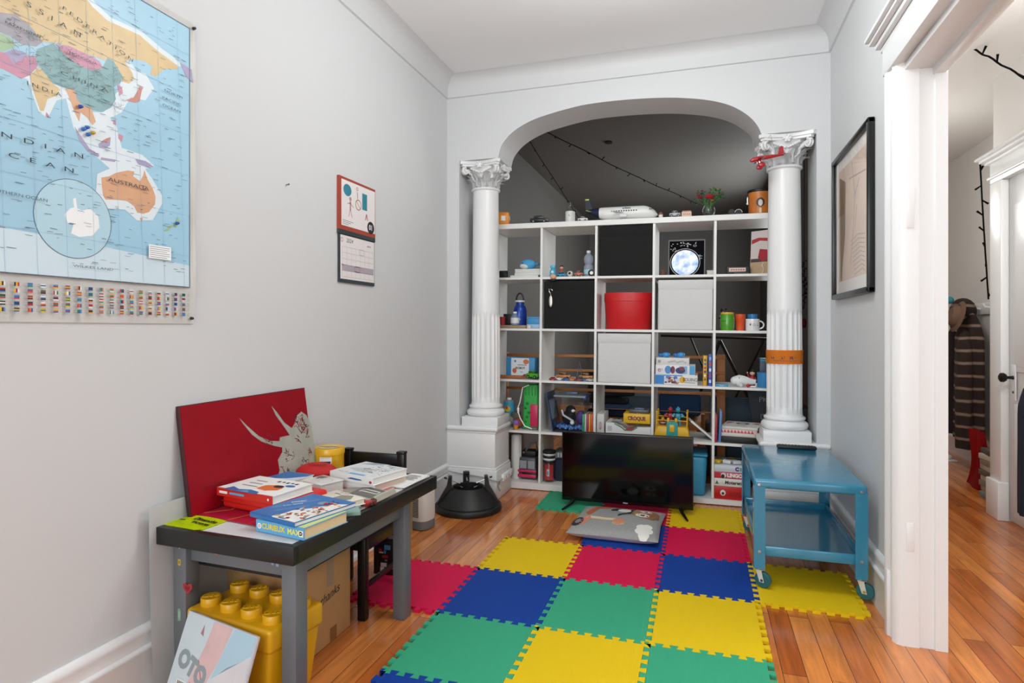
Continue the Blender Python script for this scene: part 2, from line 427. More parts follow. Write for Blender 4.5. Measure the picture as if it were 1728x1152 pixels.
# orange strip round the right column
b = MB(); om = mat('ff9f3c', .8, spec=.15); ink = mat('2c3c78', .8)
Zt0, Zt1 = .902, .98; RT = .0985
b.grid(lambda u, v: Vector((RT*cos(2*pi*u), RT*sin(2*pi*u), (v-.5)*(Zt1-Zt0))), 64, 2, om, closeu=True, th=.0006)
def wrap(px, pz): a = -pi/2+px/RT-.1; return Vector(((RT+.0012)*cos(a), (RT+.0012)*sin(a), pz))
rr = random.Random(3)
for cx0 in (-.07, -.062, -.018, -.012, -.005, .03, .036, .045, .054):
    pts = [wrap(cx0+rr.uniform(-.006, .006), -.004+rr.uniform(-.009, .009)) for _ in range(6)]
    b.tube(pts, .0009, ink, n=5)
for k in range(16):
    x = -.062+k*.0082; b.tube([wrap(x, -.022+.004*(k % 3 == 1)), wrap(x+.004, -.019-.004*(k % 2)), wrap(x+.006, -.022)], .0008, ink, n=5)
solo(b, 'paper_strip', 'orange paper strip with blue scribbled writing wrapped round the right column', 'paper strip', (2.06, .14, (Zt0+Zt1)/2))

# ------------------------------------------------------------------ alcove behind the arch
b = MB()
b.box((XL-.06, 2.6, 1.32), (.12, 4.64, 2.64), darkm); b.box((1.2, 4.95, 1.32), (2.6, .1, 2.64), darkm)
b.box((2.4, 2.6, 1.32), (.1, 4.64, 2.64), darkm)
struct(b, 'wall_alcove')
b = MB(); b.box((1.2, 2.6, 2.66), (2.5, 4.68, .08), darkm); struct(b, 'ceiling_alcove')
p = at_z(1027, 239, 2.62)
b = MB(); b.cyl(.03, .012, mat('1a1918', .5), n=20); solo(b, 'ceiling_cover', 'small dark round cover plate on the grey alcove ceiling', 'ceiling plate', (p.x, p.y, 2.608))

# ------------------------------------------------------------------ doorway casing on the right wall
b = MB()
plan = [(W, -1.165), (W-.03, -1.168), (W-.042, -1.175), (W-.042, -1.195), (W-.034, -1.205), (W-.03, -1.225), (W-.036, -1.243), (W-.028, -1.262), (W-.01, -1.272), (W+.04, -1.272), (W+.042, -1.266), (W+.085, -1.266), (W+.087, -1.274), (W+.124, -1.274), (W+.124, -1.2), (W, -1.2)]
casm = mat('ecedef', .32, bump=.06, bscale=25)
b.plate(plan, casm, th=2.025); 
b.box((W+.012, -1.2735, .38), (.024, .002, .1), casm, .0006); b.box((W+.012, -1.2735, 1.52), (.024, .002, .14), casm, .0006)
b.box((W-.02, -1.19, .118), (.045, .04, .236), trimm, .004)
struct(b, 'trim_6')
b = MB(); y0, y1 = -3.3, -1.15
b.box((W-.02, (y0+y1)/2, 2.075), (.045, y1-y0, .1), trimm, .004)
b.box((W+.06, (y0+JY)/2, 2.012), (.13, JY-y0, .026), trimm, .003); b.box((W+.1, (y0+JY)/2, 1.99), (.04, JY-y0, .03), trimm, .003)
for d, z0, z1 in ((.048, 2.122, 2.14), (.064, 2.14, 2.16), (.082, 2.16, 2.175), (.095, 2.175, 2.192)):
    b.box((W-d/2+.005, (y0+y1)/2+d/3, (z0+z1)/2), (d, y1-y0+d/2, z1-z0), trimm, .006)
struct(b, 'trim_7')

# ------------------------------------------------------------------ hall beyond the doorway
hallm = mat('dedad6', .6, bump=.05, bscale=40)
b = MB(); b.box((3.81, 1.9, 1.3), (.12, 2.6, 2.62), hallm); b.box((3.1, 3.22, 1.3), (1.6, .12, 2.62), hallm)
b.box((3.56, .66-.061, 1.3), (.5, .118, 2.62), hallm)
b.box((3.34, .57, 1.3), (.12, .18, 2.62), hallm); b.box((3.34, .04, 2.3), (.12, .88, .62), hallm); b.box((3.34, -2.5, 1.3), (.12, 4.2, 2.62), hallm)
b.box((2.435, 1.65, 1.3), (.06, 3.1, 2.62), hallm)
struct(b, 'wall_hall')
b = MB(); b.box((3.1, -.8, 2.64), (1.55, 8.2, .08), hallm); struct(b, 'ceiling_hall')
b = MB(); sweep(base, (3.75, .66), (3.75, 3.16), (-1, 0), trimm, b); sweep(base, (2.4, 3.16), (3.75, 3.16), (0, -1), trimm, b); struct(b, 'baseboard_hall', sharp=50)
# hall door, its casing and cap
b = MB(); b.box((3.262, .54, .98), (.04, .14, 1.96), trimm, .006); b.box((3.252, .54, .11), (.056, .156, .22), trimm, .006)
b.box((3.262, .0, 2.02), (.04, 1.22, .12), trimm, .005)
for d, z0, z1, e in ((.05, 1.985, 2.0, .02), (.06, 2.075, 2.09, .03), (.085, 2.09, 2.105, .05), (.105, 2.105, 2.12, .07)):
    b.box((3.28-d/2, .0, (z0+z1)/2), (d, 1.22+e, z1-z0), trimm, .004)
struct(b, 'trim_8')
b = MB(); b.box((3.303, .05, .985), (.04, .84, 1.95), trimm, .003)
for z0, z1 in ((.12, .68), (.86, 1.8)):
    for yc in (.26, -.13):
        b.box((3.279, yc, (z0+z1)/2), (.008, .27, z1-z0), trimm, .006); b.box((3.276, yc, (z0+z1)/2), (.008, .21, z1-z0-.06), trimm, .003)
dr = struct(b, 'door_1')
b = MB(); b.box((3.276, .4, .8), (.006, .05, .2), trimm, .002); b.cyl(.007, .002, mat('222222', .4), xf=TR(3.273, .4, .745, ry=-pi/2)); part(b, 'door_plate', dr)
b = MB(); kn = mat('2c2a28', .25, metal=.8)
b.lathe([(0, 0), (.012, 0), (.009, .01), (.008, .03), (.02, .036), (.027, .048), (.026, .06), (.015, .068), (0, .07)], kn, TR(3.274, .4, .827, ry=-pi/2), 24); part(b, 'door_knob', dr)
# ================================================================== foam puzzle mats
def foam(h):
    m = bpy.data.materials.new('foam_'+h); m.use_nodes = True; nt = m.node_tree; b = nt.nodes['Principled BSDF']
    b.inputs['Base Color'].default_value = (*hexc(h), 1); b.inputs['Roughness'].default_value = .62; b.inputs['Specular IOR Level'].default_value = .2
    tc = nt.nodes.new('ShaderNodeTexCoord'); hs = []
    for ax in ('X', 'Y'):
        wv = nt.nodes.new('ShaderNodeTexWave'); wv.bands_direction = ax; wv.inputs['Scale'].default_value = 55
        nt.links.new(tc.outputs['Object'], wv.inputs['Vector']); hs.append(wv)
    mu = nt.nodes.new('ShaderNodeMath'); mu.operation = 'MULTIPLY'
    nt.links.new(hs[0].outputs['Fac'], mu.inputs[0]); nt.links.new(hs[1].outputs['Fac'], mu.inputs[1])
    bp = nt.nodes.new('ShaderNodeBump'); bp.inputs['Strength'].default_value = .35; bp.inputs['Distance'].default_value = .002
    nt.links.new(mu.outputs[0], bp.inputs['Height']); nt.links.new(bp.outputs[0], b.inputs['Normal'])
    return m
FM = {'yellow': foam('e7c312'), 'pink': foam('d8134b'), 'blue': foam('103f98'), 'green': foam('3aa67e')}
MTH = .012
def teeth(L, n=8, d=.021):
    """dovetail outline along an edge of length L: list of (t, offset)"""
    o = [(0, 0)]; p = L/n
    for k in range(n):
        a = (k+.5)*p; hw = p*.19; tw = p*.30
        o += [(a-hw, 0), (a-tw, d), (a+tw, d), (a+hw, 0)]
    return o+[(L, 0)]
def tile(x0, y0, x1, y1, col, label):
    e = .0007; pts = []
    for (t, o) in teeth(x1-x0): pts.append((x0+t, y0-o+e))
    for (t, o) in teeth(y1-y0)[1:]: pts.append((x1+o-e, y0+t))
    for (t, o) in teeth(x1-x0)[::-1][1:]: pts.append((x0+t, y1-o-e))
    for (t, o) in teeth(y1-y0)[::-1][1:-1]: pts.append((x0+o+e, y0+t))
    cx, cy = (x0+x1)/2, (y0+y1)/2
    b = MB(); b.plate([(px-cx, py-cy) for px, py in pts], FM[col], th=MTH)
    solo(b, 'foam_mat', label, 'foam mat', (cx, cy, 0.0005), group='interlocking foam floor mats')
GX = [.222, .618, 1.014, 1.41, 1.802, 2.196]; GY = [.2, -.228, -.655, -1.08, -1.53, -1.95, -2.38]
def gt(c, r, col, label): tile(GX[c], GY[r+1], GX[c+1], GY[r], col, label)
tile(.632, -.1, 1.012, .285, 'green', 'green foam mat under the left foot of the television')
gt(2, 0, 'pink', 'pink foam mat mostly hidden under the television and cushion')
gt(3, 0, 'yellow', 'yellow foam mat under the right foot of the television')
gt(2, 1, 'blue', 'blue foam mat under the grey cushion')
gt(3, 1, 'pink', 'pink foam mat in front of the yellow mat, left of the trolley')
gt(1, 2, 'yellow', 'yellow foam mat left of the cushion beside bare planks')
gt(2, 2, 'pink', 'pink foam mat just in front of the cushion')
gt(3, 2, 'blue', 'blue foam mat beside the front wheel of the trolley')
gt(4, 2, 'yellow', 'yellow foam mat under the blue trolley')
gt(0, 3, 'pink', 'pink foam mat reaching under the table')
gt(1, 3, 'blue', 'blue foam mat between the pink mat by the table and a green mat')
gt(2, 3, 'green', 'green foam mat in the middle of the floor, ringed by four mats')
gt(3, 3, 'yellow', 'yellow foam mat in the right column in front of the blue mat by the trolley')
gt(1, 4, 'green', 'large light green foam mat at the left front, beside table leg')
gt(2, 4, 'yellow', 'yellow foam mat at the front centre, cut by the bottom edge')
gt(3, 4, 'green', 'green foam mat at the right front, cut by the bottom edge')
gt(1, 5, 'blue', 'blue foam mat at the bottom left corner of the mats')

# ================================================================== television
blk = mat('0b0b0c', .28); blkm = mat('131314', .5); scr = mat('020203', .1, spec=.32); wht = mat('f2f2f0', .5); chrome = mat('c9c9c9', .22, metal=1)
t = thing('television', 'black flat television standing on two feet before the shelves', 'television', (1.165, .0, MTH))
zb = .03
b = MB(); b.box((0, .012, zb+.2125), (.782, .03, .425), blk, .004); b.box((0, .045, zb+.16), (.5, .05, .26), blkm, .015); part(b, 'casing', t)
b = MB(); b.rect(-.383, zb+.022, .383, zb+.417, scr, FRONT(0, -.0036, 0)); part(b, 'screen', t)
b = MB(); b.text('Haier', .013, mat('b9b9b9', .4), FRONT(.0, -.0037, zb+.011), bold=.0004); part(b, 'logo', t)
for sx in (-1, 1):
    b = MB(); x = sx*.315
    b.tube([(x, .01, zb+.006), (x+sx*.016, -.03, .018), (x+sx*.045, -.125, .0065)], [.011, .0095, .0065], blk)
    b.tube([(x, .01, zb+.006), (x+sx*.016, .05, .018), (x+sx*.045, .14, .0065)], [.011, .0095, .0065], blk)
    part(b, 'foot', t)

# ================================================================== cushion
grey = mat('9b9c9a', .95, bump=.5, bscale=220, var=.06, vscale=90)
t = thing('cushion', 'grey scatter cushion printed with a scooter and cloud under the television', 'cushion', (1.165, -.335, MTH), (0, 0, D(-1)))
CW, CD, CHh = .47, .53, .07
def pil(u, v, top):
    x = (u-.5)*2; y = (v-.5)*2
    e = (max(0, 1-abs(x)**3.2)*max(0, 1-abs(y)**3.2))**.42
    if top: z = .03+(CHh-.03)*e*(1-.33*max(0, y))-.012*max(0, y)
    else: z = .03-.029*min(1, e*1.5)-.012*max(0, y)*(1-min(1, e*1.5))
    k = 1-.035*(1-abs(x))*abs(y)**3
    k2 = 1-.035*(1-abs(y))*abs(x)**3
    return Vector((x*CW/2*k2, y*CD/2*k, max(.0003, z)))
b = MB(); b.grid(lambda u, v: pil(u, v, True), 40, 40, grey); part(b, 'cover', t)
b = MB(); b.grid(lambda u, v: pil(u, 1-v, False), 30, 30, mat('c9b4bb', .9)); part(b, 'backing', t, 'pale pink underside')
b = MB()
def pz(x, y): u, v = x/CW+.5, y/CD+.5; return pil(u, v, True).z+.0012
def prn(pts, m):
    """print a flat shape on the cushion: subdivided so that it follows the surface"""
    n0 = set(b.bm.faces); b.plate([(x*1.04, y*1.15-.055) for x, y in pts], m)
    fs = [f for f in b.bm.faces if f not in n0]
    bmesh.ops.subdivide_edges(b.bm, edges=list({e for f in fs for e in f.edges}), cuts=3, use_grid_fill=True)
    fs = [f for f in b.bm.faces if f not in n0]
    for v in {v for f in fs for v in f.verts}: v.co.z = pz(v.co.x, v.co.y)
    i = b.mi(m)
    for f in fs: f.material_index = i; f.smooth = True
def ell(x, y, rx, ry, n=18): return [(x+rx*cos(2*pi*k/n), y+ry*sin(2*pi*k/n)) for k in range(n)]
c_or = mat('b9603c', .9); c_pk = mat('d08a6c', .9); c_cr = mat('e0c9a6', .9); c_bk = mat('2c2c30', .9); c_br = mat('8a6440', .9); c_w = mat('e9e6df', .9); c_sk = mat('b57850', .9); c_tan = mat('a58a5a', .9)
prn([(-.175, .05), (-.15, .215), (-.06, .235), (-.065, .175), (-.12, .165), (-.135, .04), (-.15, .01)], c_or)
prn([(-.15, .0), (-.155, -.035), (-.06, -.05), (.0, -.045), (0, -.015), (-.06, -.018)], c_cr)
prn([(-.165, .0), (-.175, -.11), (-.15, -.12), (-.125, -.04), (-.14, .0)], c_pk)
prn(ell(-.19, -.075, .03, .055), c_bk); prn(ell(-.188, -.072, .015, .028), mat('8d8d90', .9))
prn(ell(.017, -.05, .032, .042), c_pk); prn([(-.012, -.06), (.048, -.06), (.044, -.085), (.017, -.098), (-.01, -.085)], c_cr)
prn([(-.055, .16), (-.03, .2), (-.0, .19), (-.01, .13), (-.05, .12)], c_bk); prn(ell(.018, .15, .035, .04), c_w)
prn([(.0, .02), (.04, .07), (.075, .09), (.07, .22), (.05, .21), (.04, .11), (.0, .06)], c_bk)
prn([(.06, .09), (.085, .07), (.09, .19), (.065, .2)], c_tan)
prn(ell(.13, .12, .06, .085), c_sk); prn([(.13, .035), (.18, .03), (.205, .075), (.205, .15), (.18, .2), (.13, .205)], c_br)
prn(ell(.12, .085, .036, .04), c_w); prn(ell(.12, .085, .012, .016), c_bk)
prn(ell(.13, .175, .032, .024), c_w); prn(ell(.13, .175, .011, .011), c_bk)
for x, y, r in ((.14, -.09, .028), (.165, -.075, .024), (.135, -.13, .026), (.17, -.12, .026), (.155, -.16, .027), (.15, -.11, .03)): prn(ell(x, y, r, r*1.15), c_w)
part(b, 'print', t)

# ================================================================== blue trolley
tb = mat('2f83a5', .22, coat=.5, spec=.55); tyre = mat('1f5f68', .5)
x0, x1, y0, y1, zt = 1.808, 2.236, -.95, -.16, .46
cx, cy = (x0+x1)/2, (y0+y1)/2
t = thing('trolley', 'blue metal two-shelf trolley on castors against the right wall', 'trolley', (cx, cy, MTH+.001))
def tray(z, h, inset, name, lip_up):
    b = MB(); w, d = x1-x0-2*inset, y1-y0-2*inset
    if lip_up:
        b.box((0, 0, z+.004), (w-.02, d-.02, .008), tb)
        for sx in (-1, 1): b.box((sx*(w/2-.006), 0, z+h/2), (.012, d, h), tb, .005)
        for sy in (-1, 1): b.box((0, sy*(d/2-.006), z+h/2), (w, .012, h), tb, .005)
    else: b.box((0, 0, z-h/2), (w, d, h), tb, .013, seg=4)
    part(b, name, t)
tray(zt, .042, 0, 'top_shelf', False); tray(.135, .042, .01, 'lower_shelf', True)
for sx in (-1, 1):
    for sy in (-1, 1):
        b = MB(); lx, ly = sx*(cx-x0-.001), sy*(cy-y0-.001)
        L_ = .045; q = [(0, 0), (-sx*L_, 0), (-sx*L_, -sy*.004), (-sx*.004, -sy*.004), (-sx*.004, -sy*L_), (0, -sy*L_)]
        if sx*sy > 0: q = q[::-1]
        b.plate(q, tb, TR(lx, ly, .082), th=zt-.03-.082)
        b.lathe([(.0, 0), (.006, 0), (.006, .004), (0, .0045)], chrome, TR(lx-sx*.022, ly+sy*.0005, zt-.025, rx=D(90) if sy < 0 else D(-90)), 12)
        b.lathe([(.0, 0), (.006, 0), (.006, .004), (0, .0045)], chrome, TR(lx-sx*.022, ly+sy*.0005, .155, rx=D(90) if sy < 0 else D(-90)), 12)
        leg = part(b, 'leg', t)
        xx, yy = lx-sx*.022, ly-sy*.022
        RZ = TR(xx, yy, 0, rz=D(62)) @ TR(-xx, -yy, 0)
        b = MB(); b.cyl(.012, .012, chrome, TR(xx, yy, .072), 14)
        gz = .034; by = yy-.015
        frk = mat('cfccc4', .45)
        for k in (-1, 1):
            b.plate([(-.012, .04), (.012, .04), (-.004+.0, -.008), (-.022, -.008)], frk, RZ @ mx((0, 1, 0), (0, 0, 1), (1, 0, 0), (xx+k*.0145-.001, by+.01, gz)), th=.002)
        b.box((xx, by+.01, .073), (.032, .026, .003), frk, .001, xf=RZ)
        c = part(b, 'castor', leg)
        b = MB(); b.lathe([(0, -.01), (.03, -.01), (.0335, -.006), (.0335, .006), (.03, .01), (0, .01)], tyre, RZ @ TR(xx, by-.003, gz, ry=D(90)), 28)
        b.cyl(.006, .034, chrome, RZ @ TR(xx-.017, by-.003, gz, ry=D(90)), 10); part(b, 'wheel', leg)
# remote
t = thing('remote_control', 'black remote control lying on the blue trolley top', 'remote control', (2.075, -.215, zt+MTH+.001), (0, 0, D(-2)))
b = MB(); b.box((0, 0, .009), (.19, .046, .018), blkm, .007); part(b, 'body', t)
b = MB(); bm_ = mat('3a3a3d', .6)
for i in range(11):
    for j in range(3): b.cyl(.0036, .0022, bm_ if (i, j) != (10, 1) else mat('b03030', .5), TR(-.08+i*.0155, -.012+j*.012, .0175), 10)
b.cyl(.013, .002, mat('4c4c50', .5), TR(.03, 0, .0178), 18); part(b, 'buttons', t)

# ================================================================== tree stand
t = thing('tree_stand', 'black plastic tree stand with clamp screws in the left corner', 'tree stand', (.238, -.225, 0))
tk = mat('1c1c1d', .42, bump=.08, bscale=70)
b = MB()
b.lathe([(.203, 0), (.206, .006), (.206, .026), (.2, .034), (.186, .036), (.186, .041), (.176, .05), (.108, .134), (.1, .14), (.094, .136), (.094, .05), (.0, .045)], tk, n=64); part(b, 'body', t)
for k, a in enumerate((D(118), D(20), D(205))):
    b = MB(); R_ = TR(rz=a)
    b.plate([(.186, .03), (.188, .045), (.13, .145), (.12, .2), (.1, .2), (.1, .03)], tk, R_ @ mx((1, 0, 0), (0, 0, 1), (0, -1, 0), (0, .019, 0)), th=.038)
    b.box((.109, 0, .194), (.022, .04, .024), tk, .005, xf=R_)
    cl = part(b, 'clamp', t)
    b = MB(); b.tube([(.13, 0, .19), (.05, 0, .158)], .0042, chrome, R_); b.tube([(.13, 0, .19), (.146, 0, .196)], .006, tk, R_); part(b, 'screw', cl)
for a in (D(-60), D(70), D(150), D(-110)):
    b = MB(); b.tube([(.1, 0, .122), (.052, 0, .118)], .004, chrome, TR(rz=a)); part(b, 'screw', t)

# ================================================================== power strip and its cable
t = thing('power_strip', 'white power strip fixed along the side of the left column pedestal', 'power strip', (.352, .17, .128))
b = MB(); b.box((.01, 0, 0), (.02, .2, .045), wht, .005); part(b, 'body', t)
b = MB()
for k in range(3):
    b = MB(); b.box((.0205, -.06+k*.06, 0), (.003, .034, .03), wht, .003)
    for j in (-.007, .007): b.rect(-.0015+j-.06+k*.06, -.006, .0015+j-.06+k*.06, .006, mat('333333', .5), RIGHT(.0223, 0, 0))
    part(b, 'socket', t)
gc = mat('bfbfbd', .5)
b = MB(); b.tube([(.025, -.4, .17), (.022, -.2, .172), (.024, -.03, .174), (.05, -.022, .168), (.15, -.022, .158), (.25, -.022, .15), (.345, -.022, .13), (.36, -.012, .125), (.362, .08, .125)], .004, gc)
solo(b, 'cable', 'pale grey power cable running along the baseboard in the left corner', 'cable')
b = MB(); b.tube([(.356, .02, .118), (.362, .0, .11), (.372, -.05, .108), (.385, -.075, .1), (.395, -.08, .085)], .0055, mat('8b8b8a', .5))
solo(b, 'plug_lead', 'short grey lead hanging below the white power strip', 'cable')

# ================================================================== left wall: map, calendar, nail
def LW(y, z, x=.0): return mx((0, 1, 0), (0, 0, 1), (1, 0, 0), (x, y, z))
def wp(px, py): p = at_x(px, py, 0); return (p.y, p.z)
def wpl(*q): return [wp(*p) for p in q]
t = thing('wall_map', 'large world map poster pinned to the left wall', 'map', (.001, 0, 0))
pap = mat('f4f3f1', .45, bump=.05, bscale=12); sea = mat('9fcbe2', .35, var=.06, vscale=3); pale = mat('cfe3ee', .35)
ZB, ZT, YR, YL = 1.118, 2.103, -2.092, -3.3
b = MB()
b.grid(lambda u, v: Vector((.004+.004*abs(sin(u*23))*(v*(1-v)*4)+.006*(u > .97)*sin(v*9)**2, YL+(YR-YL)*u, ZB+(ZT-ZB)*v)), 60, 30, pap, th=.0006)
part(b, 'paper', t)
b = MB(); X = .011; base_xf = mx((0, 1, 0), (0, 0, 1), (1, 0, 0), (X, 0, 0)); lay = [0]
def pl(q, m, dz=.0002):
    lay[0] += 1
    b.plate(q, m, mx((0, 1, 0), (0, 0, 1), (1, 0, 0), (X+lay[0]*.00003, 0, 0)))
MB_, MT_, MR = 1.236, 2.075, -2.118
b.rect(YL+.03, MB_, MR, MT_, sea, base_xf)
pl([(YL+.03, MB_), (MR, MB_), (MR, MB_+.07), (-2.3, MB_+.085), (-2.5, MB_+.1), (-2.8, MB_+.11), (YL+.03, MB_+.09)], pale)
ltan = mat('d9bd8a', .4, var=.06, vscale=20); lteal = mat('7fa9ae', .4, var=.06, vscale=20); lpink = mat('c98aa4', .4, var=.05, vscale=20); llil = mat('a9a0c4', .4); lgrey = mat('a5a0aa', .4, var=.05, vscale=20); lor = mat('d9a680', .4, var=.08, vscale=14); lred = mat('c98478', .4); lgrn = mat('a3c09a', .4)
halo = mat('dfeaf1', .4)
RUS = [(-40, -60), (110, -40), (150, 12), (176, 36), (230, 60), (262, 88), (290, 108), (297, 118), (272, 117), (258, 130), (248, 126), (252, 113), (238, 104), (215, 100), (205, 106), (217, 122), (221, 134), (212, 142), (200, 138), (192, 122), (180, 106), (165, 100), (140, 92), (118, 82), (90, 73), (66, 72), (40, 48), (20, 34), (0, 24), (-40, 10)]
pl(wpl(*[(x+(6 if x > 100 else 0), y-5) for x, y in RUS]), halo)
pl(wpl((120, 200), (150, 215), (200, 190), (215, 165), (240, 170), (255, 150), (240, 125), (225, 120), (205, 108), (196, 150), (170, 190)), halo)
pl(wpl((105, 165), (135, 190), (170, 190), (190, 210), (200, 250), (235, 262), (255, 280), (230, 290), (180, 285), (140, 250), (118, 215)), halo)
pl(wpl((10, 120), (40, 135), (60, 190), (75, 200), (90, 170), (115, 165), (100, 140), (40, 112)), halo)
pl(wpl(*RUS), ltan)
pl(wpl((-20, 20), (20, 26), (45, 45), (66, 72), (55, 80), (30, 76), (10, 62), (-20, 50)), lgrey)
pl(wpl((-20, 52), (8, 62), (22, 78), (0, 88), (-20, 84)), lgrn)
pl(wpl((0, 90), (18, 84), (40, 92), (38, 104), (18, 112), (2, 104)), llil)
pl(wpl((-20, 84), (6, 92), (16, 110), (40, 96), (56, 96), (58, 112), (44, 128), (30, 134), (0, 118), (-20, 112)), lpink)
pl(wpl((56, 84), (84, 74), (100, 90), (120, 106), (150, 118), (166, 118), (176, 98), (186, 104), (203, 132), (196, 142), (186, 148), (190, 168), (182, 182), (166, 190), (150, 186), (128, 174), (120, 156), (100, 148), (84, 142), (66, 120), (54, 102)), lteal)
pl(wpl((88, 76), (110, 78), (140, 92), (162, 104), (168, 116), (148, 120), (122, 108), (102, 92)), lpink)
pl(wpl((44, 128), (60, 114), (84, 142), (96, 152), (90, 162), (74, 168), (68, 188), (62, 188), (52, 160)), ltan)
pl(wpl((104, 150), (120, 152), (124, 168), (132, 178), (148, 182), (156, 206), (150, 212), (142, 200), (130, 190), (128, 206), (120, 190), (112, 168)), lor)
pl(wpl((72, 190), (77, 196), (75, 200), (71, 196)), lpink)
pl(wpl((120, 214), (132, 232), (146, 252), (162, 262), (160, 266), (142, 256), (128, 238)), llil)
pl(wpl((160, 244), (170, 236), (181, 232), (180, 246), (172, 251), (162, 250)), llil); pl(wpl((164, 240), (174, 234), (181, 232), (176, 240)), lred)
pl(wpl((165, 266), (190, 270), (188, 274), (164, 270)), llil)
pl(wpl((186, 203), (190, 204), (190, 212), (185, 210)), lpink); pl(wpl((194, 226), (202, 230), (200, 240), (194, 234)), lpink)
pl(wpl((192, 142), (200, 148), (202, 158), (196, 162)), lpink)
pl(wpl((229, 150), (234, 152), (230, 172), (222, 174), (206, 170), (220, 165)), lred); pl(wpl((229, 146), (236, 150), (232, 154), (228, 152)), lred)
pl(wpl((222, 268), (240, 272), (254, 282), (244, 282), (228, 278)), llil)
pl(wpl((298, 106), (318, 118), (321, 140), (310, 132)), llil)
# Australia
pl(wpl((158, 294), (182, 284), (200, 274), (222, 274), (238, 284), (250, 300), (268, 330), (268, 344), (252, 372), (225, 372), (205, 354), (170, 352), (155, 340)), halo)
AUS = [(165, 300), (178, 298), (190, 292), (200, 290), (210, 288), (221, 290), (219, 298), (231, 306), (236, 296), (238, 287), (243, 302), (252, 318), (257, 332), (256, 345), (246, 358), (236, 361), (226, 359), (220, 348), (208, 339), (196, 338), (172, 337), (168, 330), (166, 315)]
pl(wpl(*AUS), lor); pl(wpl((230, 368), (236, 368), (233, 374)), lor)
pl(wpl((270, 390), (282, 380), (288, 380), (278, 390)), lgrn); pl(wpl((288, 382), (294, 366), (299, 374), (292, 384)), lgrn)
# Antarctica inset
wl = mat('f1f4f6', .4); mk = mat('46586a', .5); pcir = mat('b3d6e6', .35)
cc = wp(120, 370); R1 = wp(182, 370)[0]-cc[0]
def rg(r0, r1, m):
    lay[0] += 1; b.ring(cc[0], cc[1], r0, r1, m, mx((0, 1, 0), (0, 0, 1), (1, 0, 0), (X+lay[0]*.00003, 0, 0)), 48, 1.0)
rg(0.001, R1, pcir); rg(R1*.985, R1, mk)
pl(wpl((103, 362), (112, 352), (122, 350), (132, 356), (146, 352), (160, 366), (162, 384), (150, 398), (128, 400), (114, 394), (118, 378), (108, 376)), wl)
pl(wpl((117, 336), (122, 334), (124, 352), (119, 352)), wl)
# graticule, frame, little labels
rr = random.Random(11)
gl = mat('86b4d0', .5)
def sl(q, wd, m): lay[0] += .3; b.line(q, wd, m, mx((0, 1, 0), (0, 0, 1), (1, 0, 0), (X+lay[0]*.00003+.0002, 0, 0)))
for k in range(9): y = MR-.02-.075*k; sl([(y, MB_), (y-.03, MT_)], .0007, gl)
for k in range(6): z = MB_+.1+k*.13; sl([(YL+.03, z+.02), (MR, z)], .0007, gl)
sl([(YL+.03, MB_), (MR, MB_), (MR, MT_), (YL+.03, MT_)], .002, mk)
for _ in range(420):
    y = rr.uniform(-2.72, MR-.03); z = rr.uniform(MB_+.03, MT_-.02); L_ = rr.uniform(.006, .022)
    sl([(y, z), (y+L_, z+rr.uniform(-.001, .001))], rr.choice((.0008, .0012)), mk)
bd = mat('6c6f6a', .5)
for _ in range(150):
    px = rr.uniform(0, 195); py = 60+.45*px+rr.uniform(-30, 40)
    p = wp(px, py); a = rr.uniform(-1.2, .6); sl([p, (p[0]+.012*cos(a), p[1]+.012*sin(a)), (p[0]+.02*cos(a+.5), p[1]+.02*sin(a+.5))], .0007, bd)
def tx(s_, px, py, size, sp=1, m=mk, rot=0):
    p = wp(px, py); lay[0] += .3
    b.text(s_, size, m, mx((0, 1, 0), (0, 0, 1), (1, 0, 0), (X+lay[0]*.00003+.0003, p[0], p[1])) @ Matrix.Rotation(rot, 4, 'Z'), sx=sp)
dk = mat('23303c', .5)
tx('R  U  S  S  I  A  N', 60, 22, .018, 1.6, dk, -.12); tx('F E D E R A T I O N', 160, 62, .014, 1.8, dk, -.25)
tx('C H I N A', 135, 140, .013, 2.4, dk); tx('I N D I A', 66, 152, .014, 1.6, dk); tx('AUSTRALIA', 210, 312, .016, 1.6, dk)
tx('I  N  D  I  A  N', 56, 245, .017, 2.2, dk); tx('O  C  E  A  N', 45, 272, .017, 2.2, dk); tx('NORTH', 285, 160, .011, 1.8, mk); tx('PACIFIC', 282, 172, .011, 1.8, mk); tx('OCEAN', 282, 184, .011, 1.8, mk)
tx('KAZAKHSTAN', 30, 52, .009, 1.4, dk); tx('MONGOLIA', 132, 100, .009, 1.6, dk); tx('SOUTHERN OCEAN', 22, 330, .011, 1.4, mk); tx('WILKES LAND', 150, 452, .009, 2, mk)
